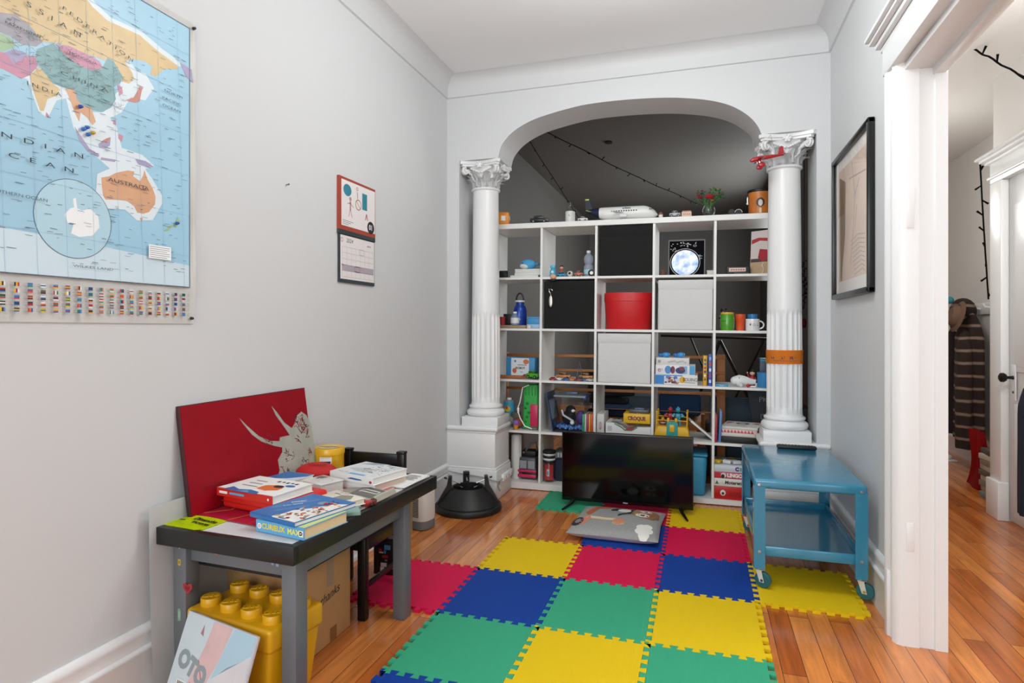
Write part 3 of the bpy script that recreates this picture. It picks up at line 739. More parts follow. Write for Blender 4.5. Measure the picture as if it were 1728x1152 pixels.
# note box and flags
p0 = wp(243, 412); p1 = wp(281, 440); lay[0] += 1
b.rect(p0[0], p1[1], p1[0], p0[1], wl, mx((0, 1, 0), (0, 0, 1), (1, 0, 0), (X+lay[0]*.00003+.0002, 0, 0)))
for k in range(6): z = p0[1]-.006-k*.006; sl([(p0[0]+.004, z), (p1[0]-.006-.01*(k % 3 == 2), z)], .0012, mk)
fcol = [mat(c, .5) for c in ('c23038', '2f5fa8', 'e0b52c', '2f8050', 'f0f0ee', '8c2b50', '222222', '4a90c0', 'd9702c')]
for c in range(19):
    y = -2.135-.031*c
    for r in range(5):
        z = 1.205-r*.0155; q = rr.sample(fcol, 3); st = rr.random() < .7
        for k in range(3):
            xf = mx((0, 1, 0), (0, 0, 1), (1, 0, 0), (X+.0001, 0, 0))
            if st: b.rect(y-.012, z+k*.0032, y, z+(k+1)*.0032, q[k if k < 2 or rr.random() < .5 else 0], xf)
            else: b.rect(y-.012+k*.004, z, y-.008+k*.004, z+.0096, q[k], xf)
        for k in range(3): sl([(y+.002, z+.001+k*.0032), (y+.011-.003*(k % 2), z+.001+k*.0032)], .0007, mat('9a9a9a', .5))
part(b, 'print', t)
def pin(px, py, col, label, x=.012, r=.0055):
    p = at_x(px, py, 0); b = MB(); b.lathe([(0, 0), (.0018, 0), (.0018, .004), (r, .005), (r*.75, .008), (r*.8, .012), (r*.5, .0145), (0, .015)], mat(col, .35), TR(ry=D(90)), 16)
    solo(b, 'push_pin', label, 'push pin', (x, p.y, p.z))
pin(322, 49, '1b1b1b', 'black pin at the top right corner of the map', .006); pin(318, 537, '1b1b1b', 'black pin at the bottom right corner of the map', .006)
pin(127, 181, '23439c', 'blue pin in the map, topmost of those in southeast Asia'); pin(138, 216, '2b63ae', 'blue pin touching a second one, right above the yellow pin')
pin(140, 228, '2b63ae', 'blue pin in the map immediately left of the yellow pin'); pin(148, 225, 'c9a52c', 'yellow pin in the map beside two blue pins')
pin(132, 219, '2b63ae', 'blue pin at the left end of the small cluster in southeast Asia'); pin(291, 377, '23509c', 'blue pin on New Zealand in the lower right of the map')

# calendar
t = thing('calendar', 'opened wall calendar with drawings above and month grid below', 'calendar', (.001, 0, 0))
cr = mat('a3402c', .6); cpg = mat('e8e2e2', .6); ct = mat('2f8299', .6); cd_ = mat('2d3a3c', .5)
def cbox(y0, z0, y1, z1, x, th, m, b): b.box((x+th/2, (y0+y1)/2, (z0+z1)/2), (th, y1-y0, z1-z0), m)
ya, yb_ = -1.268, -.945
b = MB(); cbox(ya, 1.562, yb_, 1.808, .0, .012, cr, b); cbox(ya, 1.542, yb_, 1.562, 0, .012, cd_, b); part(b, 'upper_leaf', t, 'rust red upper page with printed drawings')
b = MB(); xf = LW(0, 0, .0124); b.rect(ya+.018, 1.582, yb_-.004, 1.796, cpg, xf); xf = LW(0, 0, .0127)
b.disc(-1.2, 1.752, .034, .028, ct, xf); b.rect(-1.07, 1.685, -1.025, 1.765, ct, xf); b.disc(-.99, 1.607, .033, .031, mat('1e2226', .6), xf); b.text('01', .035, cpg, LW(-.99, 1.607, .0129), bold=.0012)
pk_ = mat('c08a90', .7)
b.ring(-1.105, 1.7, .022, .026, cr, xf); b.line([(-1.12, 1.715), (-1.09, 1.685)], .003, cr, xf)
b.line([(-1.19, 1.63), (-1.175, 1.665), (-1.16, 1.63)], .004, pk_, xf); b.line([(-1.175, 1.665), (-1.175, 1.7)], .012, pk_, xf); b.line([(-1.2, 1.69), (-1.175, 1.695), (-1.15, 1.68)], .004, pk_, xf); b.disc(-1.175, 1.715, .01, .01, pk_, xf)
b.line([(-1.04, 1.64), (-1.03, 1.665), (-1.02, 1.64)], .008, pk_, xf); b.ring(-1.115, 1.775, .006, .009, cr, xf); b.line([(-1.115, 1.76), (-1.11, 1.73)], .004, cd_, xf)
for k in range(3): b.line([(-1.24, 1.608-k*.008), (-1.15-.02*k, 1.606-k*.008)], .002, cd_, xf)
part(b, 'drawings', t)
b = MB(); cbox(ya+.006, 1.318, yb_, 1.542, .0, .008, cd_, b); part(b, 'lower_leaf', t, 'dark edged lower page with month grid')
b = MB(); xf = LW(0, 0, .0084); b.rect(ya+.016, 1.334, yb_-.004, 1.538, cpg, xf); xf = LW(0, 0, .0087); gl2 = mat('bdb6bb', .6)
for k in range(6): b.line([(ya+.03, 1.345+k*.028), (yb_-.012, 1.345+k*.028)], .0016, gl2, xf)
for k in range(8): b.line([(ya+.03+k*.0395, 1.345), (ya+.03+k*.0395, 1.485)], .0014, gl2, xf)
b.rect(ya+.03, 1.373, yb_-.012, 1.401, mat('b5a9b3', .6), xf); b.text('2024', .028, cd_, LW(-1.175, 1.516, .0088), shear=.2); b.text('janvier', .014, cd_, LW(-1.0, 1.512, .0088)); b.ring(-1.24, 1.516, .008, .011, pk_, xf)
b.line([(-1.09, 1.46), (-1.05, 1.46), (-1.05, 1.486), (-1.09, 1.486), (-1.09, 1.46)], .0025, gl2, xf); b.line([(-1.13, 1.375), (-1.09, 1.375), (-1.09, 1.399), (-1.13, 1.399), (-1.13, 1.375)], .0025, mat('8d8590', .6), xf)
b.disc(-1.235, 1.4, .004, .004, cd_, xf)
part(b, 'month_grid', t)
p = at_x(483, 312, 0); b = MB(); b.tube([(0, 0, 0), (.012, 0, .002)], .002, mat('77736e', .4, metal=.8)); b.sph((.012, 0, .002), .004, mat('77736e', .4, metal=.8), n=10); solo(b, 'nail', 'bare nail left in the wall left of the calendar', 'nail', p)

# picture on the right wall
t = thing('framed_picture', 'black framed tan print hung on the right wall', 'picture', (W, -.526, 1.61))
hw, hh = .36, .359; fw = .026; b = MB()
for s_ in (-1, 1):
    b.box((-.014, s_*(hw-fw/2), 0), (.028, fw, 2*hh), blk, .006); b.box((-.014, 0, s_*(hh-fw/2)), (.028, 2*hw, fw), blk, .006)
part(b, 'frame', t)
def RW(x): return mx((0, -1, 0), (0, 0, 1), (-1, 0, 0), (x, 0, 0))
b = MB(); b.box((-.005, 0, 0), (.008, 2*hw-.04, 2*hh-.04), mat('efe9e2', .7)); part(b, 'mount', t)
b = MB(); pb = mat('e2c6b2', .7, var=.08, vscale=6); xf = RW(-.0095); b.rect(-hw+.09, -hh+.085, hw-.06, hh-.08, pb, xf)
xf = RW(-.0098); b.plate([(-.25, .25), (-.12, .2), (-.13, -.05), (-.19, -.2), (-.2, -.27), (-.235, -.27)], mat('8a7355', .7, var=.15, vscale=14), xf); ln = mat('9a8779', .7)
for q in ([(.0, .27), (.06, .1), (.03, -.05), (-.02, -.2)], [(.06, .1), (.14, .16)], [(-.05, .2), (.25, .17)], [(.1, .05), (.06, -.05)]): b.line(q, .006, ln, xf)
for k in range(9): b.line([(-.02+.01*k, -.1-.02*k), (.12+.01*k, -.085-.02*k), (.24, -.1-.02*k)], .003, ln, xf)
part(b, 'print', t)
b = MB(); gm = mat('ffffff', .02, trans=1); 
g = bpy.data.materials.new('picture_glass'); g.use_nodes = True; nt = g.node_tree; nt.nodes.clear()
o_ = nt.nodes.new('ShaderNodeOutputMaterial'); mxn = nt.nodes.new('ShaderNodeMixShader'); tr = nt.nodes.new('ShaderNodeBsdfTransparent'); gs = nt.nodes.new('ShaderNodeBsdfGlossy'); gs.inputs['Roughness'].default_value = .02
lw = nt.nodes.new('ShaderNodeLayerWeight'); pw = nt.nodes.new('ShaderNodeMath'); pw.operation = 'POWER'; pw.inputs[1].default_value = 3.5; ma = nt.nodes.new('ShaderNodeMath'); ma.operation = 'MULTIPLY_ADD'; ma.inputs[1].default_value = .6; ma.inputs[2].default_value = .035
nt.links.new(lw.outputs['Facing'], pw.inputs[0]); nt.links.new(pw.outputs[0], ma.inputs[0])
nt.links.new(ma.outputs[0], mxn.inputs[0]); nt.links.new(tr.outputs[0], mxn.inputs[1]); nt.links.new(gs.outputs[0], mxn.inputs[2]); nt.links.new(mxn.outputs[0], o_.inputs[0])
CLEAR = g
b.rect(-hw+.02, -hh+.02, hw-.02, hh-.02, g, RW(-.016)); part(b, 'glass', t)
# ================================================================== table and what is on and under it
TZ = .505; TX, TY, TR_ = .289, -1.842, D(-2.5)
gleg = mat('6a6d72', .4); tkb = mat('161717', .38, bump=.05, bscale=50); wtop = mat('d7d7d8', .3)
t = thing('table', 'low child table with black rim, white top and grey legs', 'table', (TX, TY, 0), (0, 0, TR_))
TL, TWd = .86, .53
b = MB(); rim = .024
for s_ in (-1, 1):
    b.box((s_*(TWd/2-rim/2), 0, TZ-.026), (rim, TL-2*rim+.006, .052), tkb, .002); b.box((0, s_*(TL/2-rim/2), TZ-.026), (TWd, rim, .052), tkb, .002)
part(b, 'rim', t)
b = MB(); b.box((0, 0, TZ-.02), (TWd-2*rim+.004, TL-2*rim+.004, .036), wtop); part(b, 'tabletop', t)
lx, l0, l1 = .205, -.352, .255
b = MB()
for s_ in (-1, 1): b.box((s_*(lx-.005), (l0+l1)/2, .42), (.022, l1-l0, .066), gleg, .002)
for y in (l0+.005, l1-.005): b.box((0, y, .42), (2*lx, .022, .066), gleg, .002)
part(b, 'apron', t)
b = MB(); b.box((.0, -.05, .374), (.36, .56, .02), blkm, .002); part(b, 'underboard', t)
stk = []
for sx in (-1, 1):
    for y in (l0, l1):
        b = MB(); b.box((sx*lx, y, .2265), (.05, .052, .453), gleg, .003); lg = part(b, 'leg', t)
        stk.append(lg)
def sticker(name, pts, z, x, y, col, label, face='F', col2=None):
    b = MB(); xf = FRONT(x, y, z) if face == 'F' else RIGHT(x, y, z)
    b.plate(pts, mat(col, .5), xf, th=.0012)
    if col2: b.plate([(px*.55, py*.55) for px, py in pts], mat(col2, .5), xf @ Matrix.Translation((0, 0, .0015)))
    o = b.done(name, t); o['label'] = label
oc = [(.008*cos(k*pi/5), .008*sin(k*pi/5)) for k in range(10)]
yf = l0-.026; ya_ = l0-.0065
sticker('sticker', [(0, .009), (.008, 0), (0, -.009), (-.008, 0)], .435, -lx, yf, 'd9c9cd', 'pale diamond sticker', 'F', 'a56b72')
sticker('sticker', [(-.005, -.009), (.005, -.009), (.005, .009), (-.005, .009)], .385, -lx, yf, 'd3b23a', 'small yellow sticker', 'F', '8d7330')
sticker('sticker', [(px*1.5, py*1.6) for px, py in oc], .43, -.08, ya_, 'e06a22', 'orange round sticker', 'F', 'c94f1c')
sticker('sticker', [(-.014, 0), (-.006, .004), (.0, .0), (.012, .005), (.008, -.005), (-.008, -.005)], .449, -.115, ya_, '5a8a3c', 'green leaf sticker')
sticker('sticker', oc, .432, -.035, ya_, 'd2c2cc', 'pale round sticker', 'F', '8f6c80')
sticker('sticker', [(-.02, -.008), (-.02, .008), (-.012, .016), (.012, .016), (.02, .008), (.02, -.014), (.01, -.014), (.008, 0), (0, -.012), (-.006, -.012), (-.01, .0)], .426, .135, ya_, '8fa2bf', 'blue elephant shaped sticker')
sticker('sticker', oc, .437, lx, yf, 'e0d5d8', 'white and red round sticker', 'F', 'b04a55')
sticker('sticker', [(0, -.018), (.019, .002), (.017, .015), (.006, .016), (0, .009), (-.008, .016), (-.018, .012), (-.017, 0)], .31, -lx+.034, yf-.001, 'a92f38', 'red heart shaped sticker', 'F', '7d1d28')
sticker('sticker', [(-.006, -.02), (.006, -.018), (.007, .01), (.002, .02), (-.006, .016)], .225, -lx, yf, '7fa08d', 'green sticker', 'F', '9fb7a8')

def ONT(x, y, z=TZ): return (x, y, z+.0004)
def book(name, label, cat, loc, rz, w, d, h, cover, deco=None, page='e6e2d8', group=None, tilt=(0, 0), spine='F', soft=True):
    """a closed book lying flat: spine along -y (F) or -x (L)"""
    t = thing(name, label, cat, loc, (tilt[0], tilt[1], rz), group)
    c = mat(cover, .35); g = .0022
    b = MB()
    b.box((0, 0, h-g/2), (w, d, g), c, .0006); b.box((0, 0, g/2), (w, d, g), c, .0006)
    if spine == 'F': b.box((0, -d/2+g/2, h/2), (w, g, h), c, .001)
    else: b.box((-w/2+g/2, 0, h/2), (g, d, h), c, .001)
    part(b, 'cover', t)
    b = MB(); pm = mat(page, .8)
    if spine == 'F': b.box((0, .0, h/2), (w-.006, d-.008, h-2*g), pm)
    else: b.box((0, 0, h/2), (w-.008, d-.006, h-2*g), pm)
    part(b, 'pages', t)
    if deco:
        b = MB(); deco(b, w, d, h); part(b, 'cover_print', t)
    return t
K = mat('1d1d20', .6); blu = mat('2f6fb0', .45); sky = mat('5fa6d6', .45); red = mat('c8281f', .45); org = mat('e07434', .5); yel = mat('e6cf3c', .5); gry = mat('8d8d8a', .6); wp_ = mat('efeeea', .5)
# bull picture leaning on the wall
t = thing('canvas_picture', 'red picture of a grey horned bull leaning on the wall behind the table', 'picture', (.062, -1.84, TZ), (0, D(-8.2), 0))
b = MB(); b.box((-.008, 0, .177), (.016, .64, .354), mat('3a1218', .6), .001); part(b, 'panel', t)
b = MB(); b.box((.0, 0, .177), (.0024, .634, .348), mat('92061a', .5, var=.07, vscale=14, spec=.2)); part(b, 'painted_sheet', t)
b = MB(); bg = mat('a7a79c', .5, var=.14, vscale=9); inkb = mat('5e2028', .6)
BUL = [(387, 703), (399, 716), (417, 731), (436, 737), (453, 736), (455, 730), (463, 728), (475, 725), (466, 714), (452, 697), (446, 683), (455, 692), (467, 707), (481, 714), (486, 708), (495, 694), (505, 688), (515, 692), (523, 705), (528, 785), (428, 805), (440, 797), (447, 780), (446, 765), (456, 752), (457, 745), (442, 744), (420, 739), (405, 729), (392, 712)]
def canv(px, py):   # pixel of the flat picture to its own plane coordinates
    u = (px-303)/(518-303); top = 686+(655-686)*u; bot = 863+(772-863)*u
    return ((u-.5)*.634, .348*(1-(py-top)/(bot-top)))
xb = .00155
b.plate([canv(*q) for q in BUL], bg, RIGHT(xb, 0, 0))
rr = random.Random(5)
for (cx_, cy_, n_, sp_) in ((497, 704, 34, 11), (507, 712, 22, 9), (436, 733, 9, 8), (470, 755, 12, 7), (516, 745, 12, 5), (500, 760, 8, 6), (458, 782, 16, 8), (489, 730, 6, 5), (517, 778, 14, 5)):
    for _ in range(n_):
        x_, y_ = cx_+rr.uniform(-sp_, sp_), cy_+rr.uniform(-sp_, sp_)*.9
        p = canv(x_, y_); q = canv(x_+rr.uniform(-5, 5), y_+rr.uniform(-4, 6)); q2 = canv(x_+rr.uniform(-4, 6), y_+rr.uniform(-4, 6))
        if p[0] < .318 and q[0] < .318 and q2[0] < .318: b.line([p, q, q2], .002, inkb if rr.random() < .7 else mat('a3182a', .5), RIGHT(xb+.0003, 0, 0))
b.text('ROUGES', .03, mat('7a0d1b', .35), RIGHT(xb+.0002, -.21, .075)); part(b, 'bull_print', t, 'grey bull silhouette with ink marks')
# white board sheet between table and wall
b = MB(); b.box((.0035, -2.05, .29), (.005, .46, .56), mat('e4e4e4', .5), .001); b.box((.021, -2.05, .012), (.03, .46, .02), mat('e4e4e4', .5)); 
b = MB()
b.grid(lambda u, v: Vector((.012+.02*(1-v)**2+.004*sin(u*7), -2.285+.46*u, .003+.567*v)), 12, 10, mat('e6e6e6', .5), th=.002)
solo(b, 'white_board_sheet', 'large plain white sheet standing between the table and left wall', 'paper sheet', (.018, 0, 0))
# yellow note
b = MB(); b.grid(lambda u, v: Vector(((u-.5)*.155, (v-.5)*.1, .001+.006*(u*(1-u))*2*v)), 8, 8, mat('eafa14', .6, spec=.1), th=.0005); ymk = mat('2b2d14', .7)
b.text('Dimanche', .024, ymk, TOP(.022, .02, .0048, D(-3)), bold=.0012, shear=.15); b.text('Vacances', .021, ymk, TOP(.03, -.006, .0046, D(-3)), bold=.0012, shear=.15)
b.line([(-.06, -.02), (-.01, -.03), (.02, -.026)], .0012, mat('6d7320', .7), TOP(0, 0, .0042)); b.line([(-.065, .0), (-.05, .004)], .006, ymk, TOP(0, 0, .0035))
p = at_z(318, 878, TZ); solo(b, 'note', 'fluorescent yellow handwritten note at the near corner of the table', 'note', ONT(.112, -2.195), (0, 0, D(-6)))
# crimson sheet, salmon folder
b = MB(); b.box((0, 0, .001), (.27, .2, .002), mat('b0183c', .35)); b.line([(-.13, -.08), (-.08, -.02), (-.1, .09)], .006, mat('e08a2c', .5), TOP(0, 0, .0024)); b.line([(0, -.1), (.02, -.03), (.06, .02)], .005, mat('e08a2c', .5), TOP(0, 0, .0024)); b.line([(.09, -.1), (.07, .0)], .003, mat('d95a48', .5), TOP(0, 0, .0024))
p = at_z(415, 866, TZ); solo(b, 'crimson_sheet', 'crimson sheet with orange streaks lying under the red case', 'paper sheet', ONT(.205, -2.05), (0, 0, D(-8)))
b = MB(); b.box((0, 0, .001), (.22, .28, .002), mat('b9565a', .4)); b.rect(-.1, -.13, .1, .13, mat('c46a68', .4), TOP(0, 0, .0024)); solo(b, 'folder', 'salmon red sheet under the open grey leaflet in the table middle', 'folder', ONT(.4, -1.73), (0, 0, D(4)))
# red case with book
rc = mat('d2221b', .42, bump=.1, bscale=160)
t = thing('zip_case', 'large red padded case lying under the white hardback', 'case', ONT(.225, -1.965, TZ+.003), (0, 0, D(-10)))
b = MB(); b.box((0, 0, .0225), (.27, .21, .043), rc, .012, seg=3); part(b, 'shell', t)
b = MB(); b.box((0, 0, .0225), (.273, .213, .0045), mat('a81812', .5), .002); part(b, 'zip_seam', t)
def deco_white(b, w, d, h):
    z = h+.0004; F_ = TOP(0, 0, z)
    b.rect(-w/2+.003, -d/2+.003, w/2-.003, d/2-.003, wp_, F_); F_ = TOP(0, 0, z+.0003)
    b.plate([(-.09, -.09), (-.02, -.095), (.06, -.092), (.05, -.07), (.0, -.06), (-.04, -.072), (-.085, -.055)], blu, F_); b.plate([(-.03, -.09), (.0, -.07), (.02, -.088)], sky, TOP(0, 0, z+.0005))
    b.plate([(.0, -.04), (.05, -.05), (.085, -.03), (.08, .0), (.04, .02), (.0, .0)], org, F_); b.disc(.055, .005, .02, .014, K, TOP(0, 0, z+.0006)); b.disc(.02, .02, .012, .01, wp_, TOP(0, 0, z+.0006)); b.disc(.085, .025, .02, .012, blu, TOP(0, 0, z+.0006))
    for k in range(5): b.rect(.0+.02*k, .045+.004*(k % 2), .012+.02*k, .06, K, F_)
    for k in range(3): b.rect(-.08, -.03+.03*k, -.01-.01*k, -.022+.03*k, gry, F_)
    b.rect(-w/2, -d/2, w/2, -d/2+.001, red, F_)
    b.rect(-w/2, -h/2+.0, w/2, h/2, red, FRONT(0, -d/2-.0004, h/2)); b.rect(-w/2+.012, -.004, -w/2+.05, .004, wp_, FRONT(0, -d/2-.0008, h/2)); b.disc(w/2-.02, 0, .004, .004, wp_, FRONT(0, -d/2-.0008, h/2)); b.rect(-w/2+.06, -.003, 0, .0035, sky, FRONT(0, -d/2-.0008, h/2))
book('picture_book', 'white hardback with an orange and blue drawing on top of red case', 'book', ONT(.212, -2.0, TZ+.0485), D(-9), .255, .172, .026, 'e5e3de', deco_white)
def deco_blue(b, w, d, h):
    F_ = TOP(0, 0, h+.0005); b.plate([(-w/2+.003, -d/2+.003), (w/2-.003, -d/2+.02), (w/2-.003, d/2-.003), (-w/2+.003, d/2-.003)], blu, F_)
    b.plate([(-.03, -d/2+.003), (w/2-.003, -d/2+.003), (w/2-.003, .02), (.02, -.03)], mat('c9dbe8', .5), TOP(0, 0, h+.0008))
book('picture_book', 'white and sky blue book half hidden behind the white hardback', 'book', ONT(.147, -1.79, TZ+.0), D(-8), .13, .11, .052, 'dfe6ea', deco_blue)
# hat-like red pouch
b = MB(); b.sph((0, 0, .036), .1, mat('b91c1c', .75, bump=.3, bscale=50), n=28, sc=(.8, .68, .36)); b.lathe([(.076, .003), (.084, .01), (.074, .026)], mat('b91c1c', .75, bump=.3, bscale=50), n=28)
b.text('Canada', .024, mat('3c1214', .7), TR(.02, -.03, .0705, rx=D(14))); solo(b, 'red_hat', 'soft red cap with dark lettering lying beside the yellow tin', 'cap', ONT(.158, -1.645, TZ), (0, 0, D(12)))
# grey white box book
def deco_w(b, w, d, h): F_ = TOP(0, 0, h+.0005); [b.rect(-w/2+.012+.012*k, d/2-.04-.01*(k % 2), -w/2+.019+.012*k, d/2-.012, K, F_) for k in range(3)]; b.ring(.02, .0, .025, .026, gry, F_)
book('paperback', 'plain pale grey book with black lettering beside the red cap', 'book', ONT(.268, -1.765, TZ+.003), D(-20), .125, .1, .038, 'd9d6d3', deco_w, page='cfcac6')
# yellow tin
t = thing('round_tin', 'yellow round tin with black shield badge at the back of table', 'tin', ONT(.087, -1.453, TZ))
yt = mat('e2a912', .35, coat=.3); 
b = MB(); b.lathe([(0, 0), (.058, 0), (.0605, .004), (.0605, .07), (0, .07)], yt, n=40); part(b, 'body', t)
b = MB(); b.lathe([(.0605, .066), (.063, .067), (.0635, .09), (.06, .095), (.055, .093), (0, .0935)], yt, n=40); b.disc(0, 0, .045, .045, mat('d8c48a', .4), TOP(0, 0, .0942)); b.text('HOCKEY', .02, K, TOP(0, 0, .0946, D(16)), bold=.0006); b.text('TAPE', .012, K, TOP(.004, -.02, .0946, D(16))); part(b, 'lid', t)
b = MB(); a0 = D(-72)
def onc(px, pz, rr_=.061): a = a0+px/rr_; return Vector((rr_*cos(a), rr_*sin(a), .036+pz))
def cyl_patch(b, fn, n_, m, rad):
    b.grid(lambda u, v: onc(fn(u, v)[0], fn(u, v)[1], rad), n_, 6, m)
def shield(s):
    def f(u, v): z = (v-.5)*.05*s; w_ = .026*s*(1 if v > .55 else (max(0, v)/.55)**.55); return ((u-.5)*2*w_, z)
    return f
cyl_patch(b, shield(1.0), 12, wp_, .0609); cyl_patch(b, shield(.86), 12, mat('16213f', .5), .0612)
cyl_patch(b, lambda u, v: ((u-.5)*.05, .008+v*.013), 10, wp_, .0615); cyl_patch(b, lambda u, v: ((u-.5)*.013, -.012+v*.012), 4, mat('c9932c', .5), .0616); part(b, 'badge', t)
b = MB(); b.box((0, 0, .006), (.1, .05, .012), blkm, .004); solo(b, 'wallet', 'small black wallet lying in front of the yellow tin', 'wallet', ONT(.17, -1.5, TZ), (0, 0, D(6)))
# big photo book on a second one
def deco_land(b, w, d, h):
    F_ = TOP(0, 0, h+.0005); b.rect(-w/2+.002, -d/2+.002, w/2-.002, d/2-.002, mat('d9dcdd', .5), F_); g1 = mat('9a9a98', .6); g2 = mat('6e6c6b', .6)
    r_ = random.Random(8)
    for k in range(60):
        x_, y_ = r_.uniform(-.03, w/2-.015), r_.uniform(-.05, d/2-.01); b.line([(x_, y_), (x_+r_.uniform(-.012, .02), y_+r_.uniform(-.01, .01))], r_.uniform(.002, .006), r_.choice((g1, g2)), TOP(0, 0, h+.0008))
    b.plate([(-.09, -.02), (-.02, -.05), (.06, -.04), (-.01, .02)], mat('bfc4c6', .5), TOP(0, 0, h+.0007)); b.plate([(-.1, .05), (-.06, .09), (.02, .1), (-.04, .06)], mat('8fa0ab', .6), TOP(0, 0, h+.0007))
    b.rect(-.02, -d/2+.004, .06, -d/2+.02, sky, TOP(0, 0, h+.0009)); b.text('Terre des', .014, g2, TOP(-.06, -.075, h+.001))
    xf = FRONT(0, -d/2-.0005, h/2); b.rect(-w/2, -h/2+.001, w/2, h/2-.001, wp_, xf); b.plate([(-.02, -.003), (.0, .003), (.05, .002), (.06, -.002), (.03, -.004)], blu, FRONT(0, -d/2-.0008, h/2)); b.disc(w/2-.012, -.003, .007, .005, mat('c22a44', .5), FRONT(0, -d/2-.0009, h/2))
book('paperback', 'thick cream paged book under the photo book by the black chair', 'book', ONT(.39, -1.625, TZ+.003), D(-11), .195, .185, .026, 'f0efec', None, page='d9c7b4')
book('photo_book', 'white photo book with grey landscape cover topmost by the black chair', 'book', ONT(.383, -1.63, TZ+.0295), D(-15), .225, .185, .028, 'f2f2f2', deco_land, page='e4e4e2')
# loose papers with print
b = MB(); pp = mat('eae8e6', .6)
for k, (dx, a, z) in enumerate(((0, 0, 0), (.004, D(3), .002), (-.004, D(-2), .004))): b.box((dx, 0, z+.001), (.085, .2, .0016), pp, xf=TR(rz=a))
for k in range(9): b.rect(-.034, .0+.009*k, .03-.006*(k % 3), .0035+.009*k, gry if k != 3 else K, TOP(0, 0, .0064))
for k in range(5): b.rect(-.034, -.08+.012*k, .02, -.079+.012*k, mat('c9c6c3', .6), TOP(0, 0, .0064))
solo(b, 'paper_stack', 'small stack of white printed papers at the far right table corner', 'papers', ONT(.5, -1.545, TZ), (0, 0, D(-6)))
# open grey leaflet
b = MB(); lf = mat('d6d3c9', .6)
def leaf_(u, v): x_ = (u-.5)*.205; z_ = .012*(1-abs(u-.5)*2)+.004 + (.03*max(0, (u-.84)/.16)**1.0*sin(min(1, max(0, (u-.84)/.16))*pi)); return Vector((x_, (v-.5)*.13, z_))
b.grid(leaf_, 30, 4, lf, th=.0015)
def onl(u0, v0, u1, v1, m, dz=.0008): b.grid(lambda u, v: leaf_(u0+(u1-u0)*u, v0+(v1-v0)*v)+Vector((0, 0, dz)), 14, 2, m)
onl(.32, .2, .82, .95, mat('6b6763', .6)); onl(.42, .52, .78, .58, lf, .0012); onl(.42, .7, .78, .76, lf, .0012); onl(.42, .52, .44, .76, lf, .0012); onl(.77, .52, .79, .76, lf, .0012); onl(.08, .3, .22, .34, gry); onl(.06, .12, .26, .15, gry)
b.box((.0, -.068, .004), (.19, .004, .008), wp_); b.rect(.02, -.0025, .045, .003, K, FRONT(0, -.0703, .004)); b.rect(.075, -.0025, .09, .003, K, FRONT(0, -.0703, .004))
solo(b, 'leaflet', 'open grey and cream leaflet with curled right page in table middle', 'leaflet', ONT(.447, -1.79, TZ+.003), (0, 0, D(-3)))
# red pencil sharpener thing
b = MB(); b.box((0, 0, .009), (.032, .02, .018), mat('b52a22', .4), .004); b.box((.02, .006, .01), (.02, .016, .02), mat('5a1f1c', .4), .004); b.sph((-.018, -.004, .008), .008, K, n=10); b.sph((.012, -.012, .007), .007, K, n=10); solo(b, 'toy', 'tiny red and black toy at the table edge beside the leaflet', 'toy', ONT(.525, -1.88, TZ), (0, 0, D(30)))
# three books on the right edge
book('paperback', 'thin teal edged book half under the grey covered paperback', 'book', ONT(.475, -1.945, TZ), D(38), .09, .15, .012, '8fb3aa', None)
def deco_g(b, w, d, h): b.plate([(-.0, -.04), (.05, -.05), (.055, .04), (.03, .07), (-.01, .05)], mat('8f8c80', .6), TOP(0, 0, h+.0005)); b.text('Le nord', .014, mat('8a7a2c', .6), TOP(-.02, .07, h+.0006)); b.rect(-.05, .05, -.02, .054, K, TOP(0, 0, h+.0006))
book('paperback', 'cream paperback with grey blot cover, right behind the blue comic', 'book', ONT(.425, -1.945, TZ+.0125), D(-22), .16, .16, .02, 'e4dfcd', deco_g)
def deco_cur(b, w, d, h):
    xf = FRONT(0, -d/2-.0006, h/2); b.rect(-w/2, -h/2, w/2, h/2, sky, xf); xf = FRONT(0, -d/2-.0011, h/2)
    b.text('CURIEUX', .022, yel, FRONT(-.025, -d/2-.0012, h/2+.001), bold=.0008); b.text('MAX', .022, mat('e9e36a', .5), FRONT(.055, -d/2-.0012, h/2), bold=.0008)
    b.disc(-w/2+.014, 0, .0085, .0085, wp_, xf); b.ring(-w/2+.014, 0, .003, .0045, red, FRONT(0, -d/2-.0014, h/2)); b.rect(w/2-.02, -.009, w/2-.003, .009, wp_, xf); b.text('D', .014, K, FRONT(w/2-.0115, -d/2-.0014, h/2), bold=.001)
    b.rect(-w/2+.002, -d/2+.002, w/2-.002, d/2-.002, mat('cfd88a', .5), TOP(0, 0, h+.0005))
book('storybook', 'thick light blue storybook with yellow spine lettering at table edge', 'book', ONT(.45, -2.125, TZ), D(-9), .19, .18, .034, '5fa6d6', deco_cur, page='d9c49a')
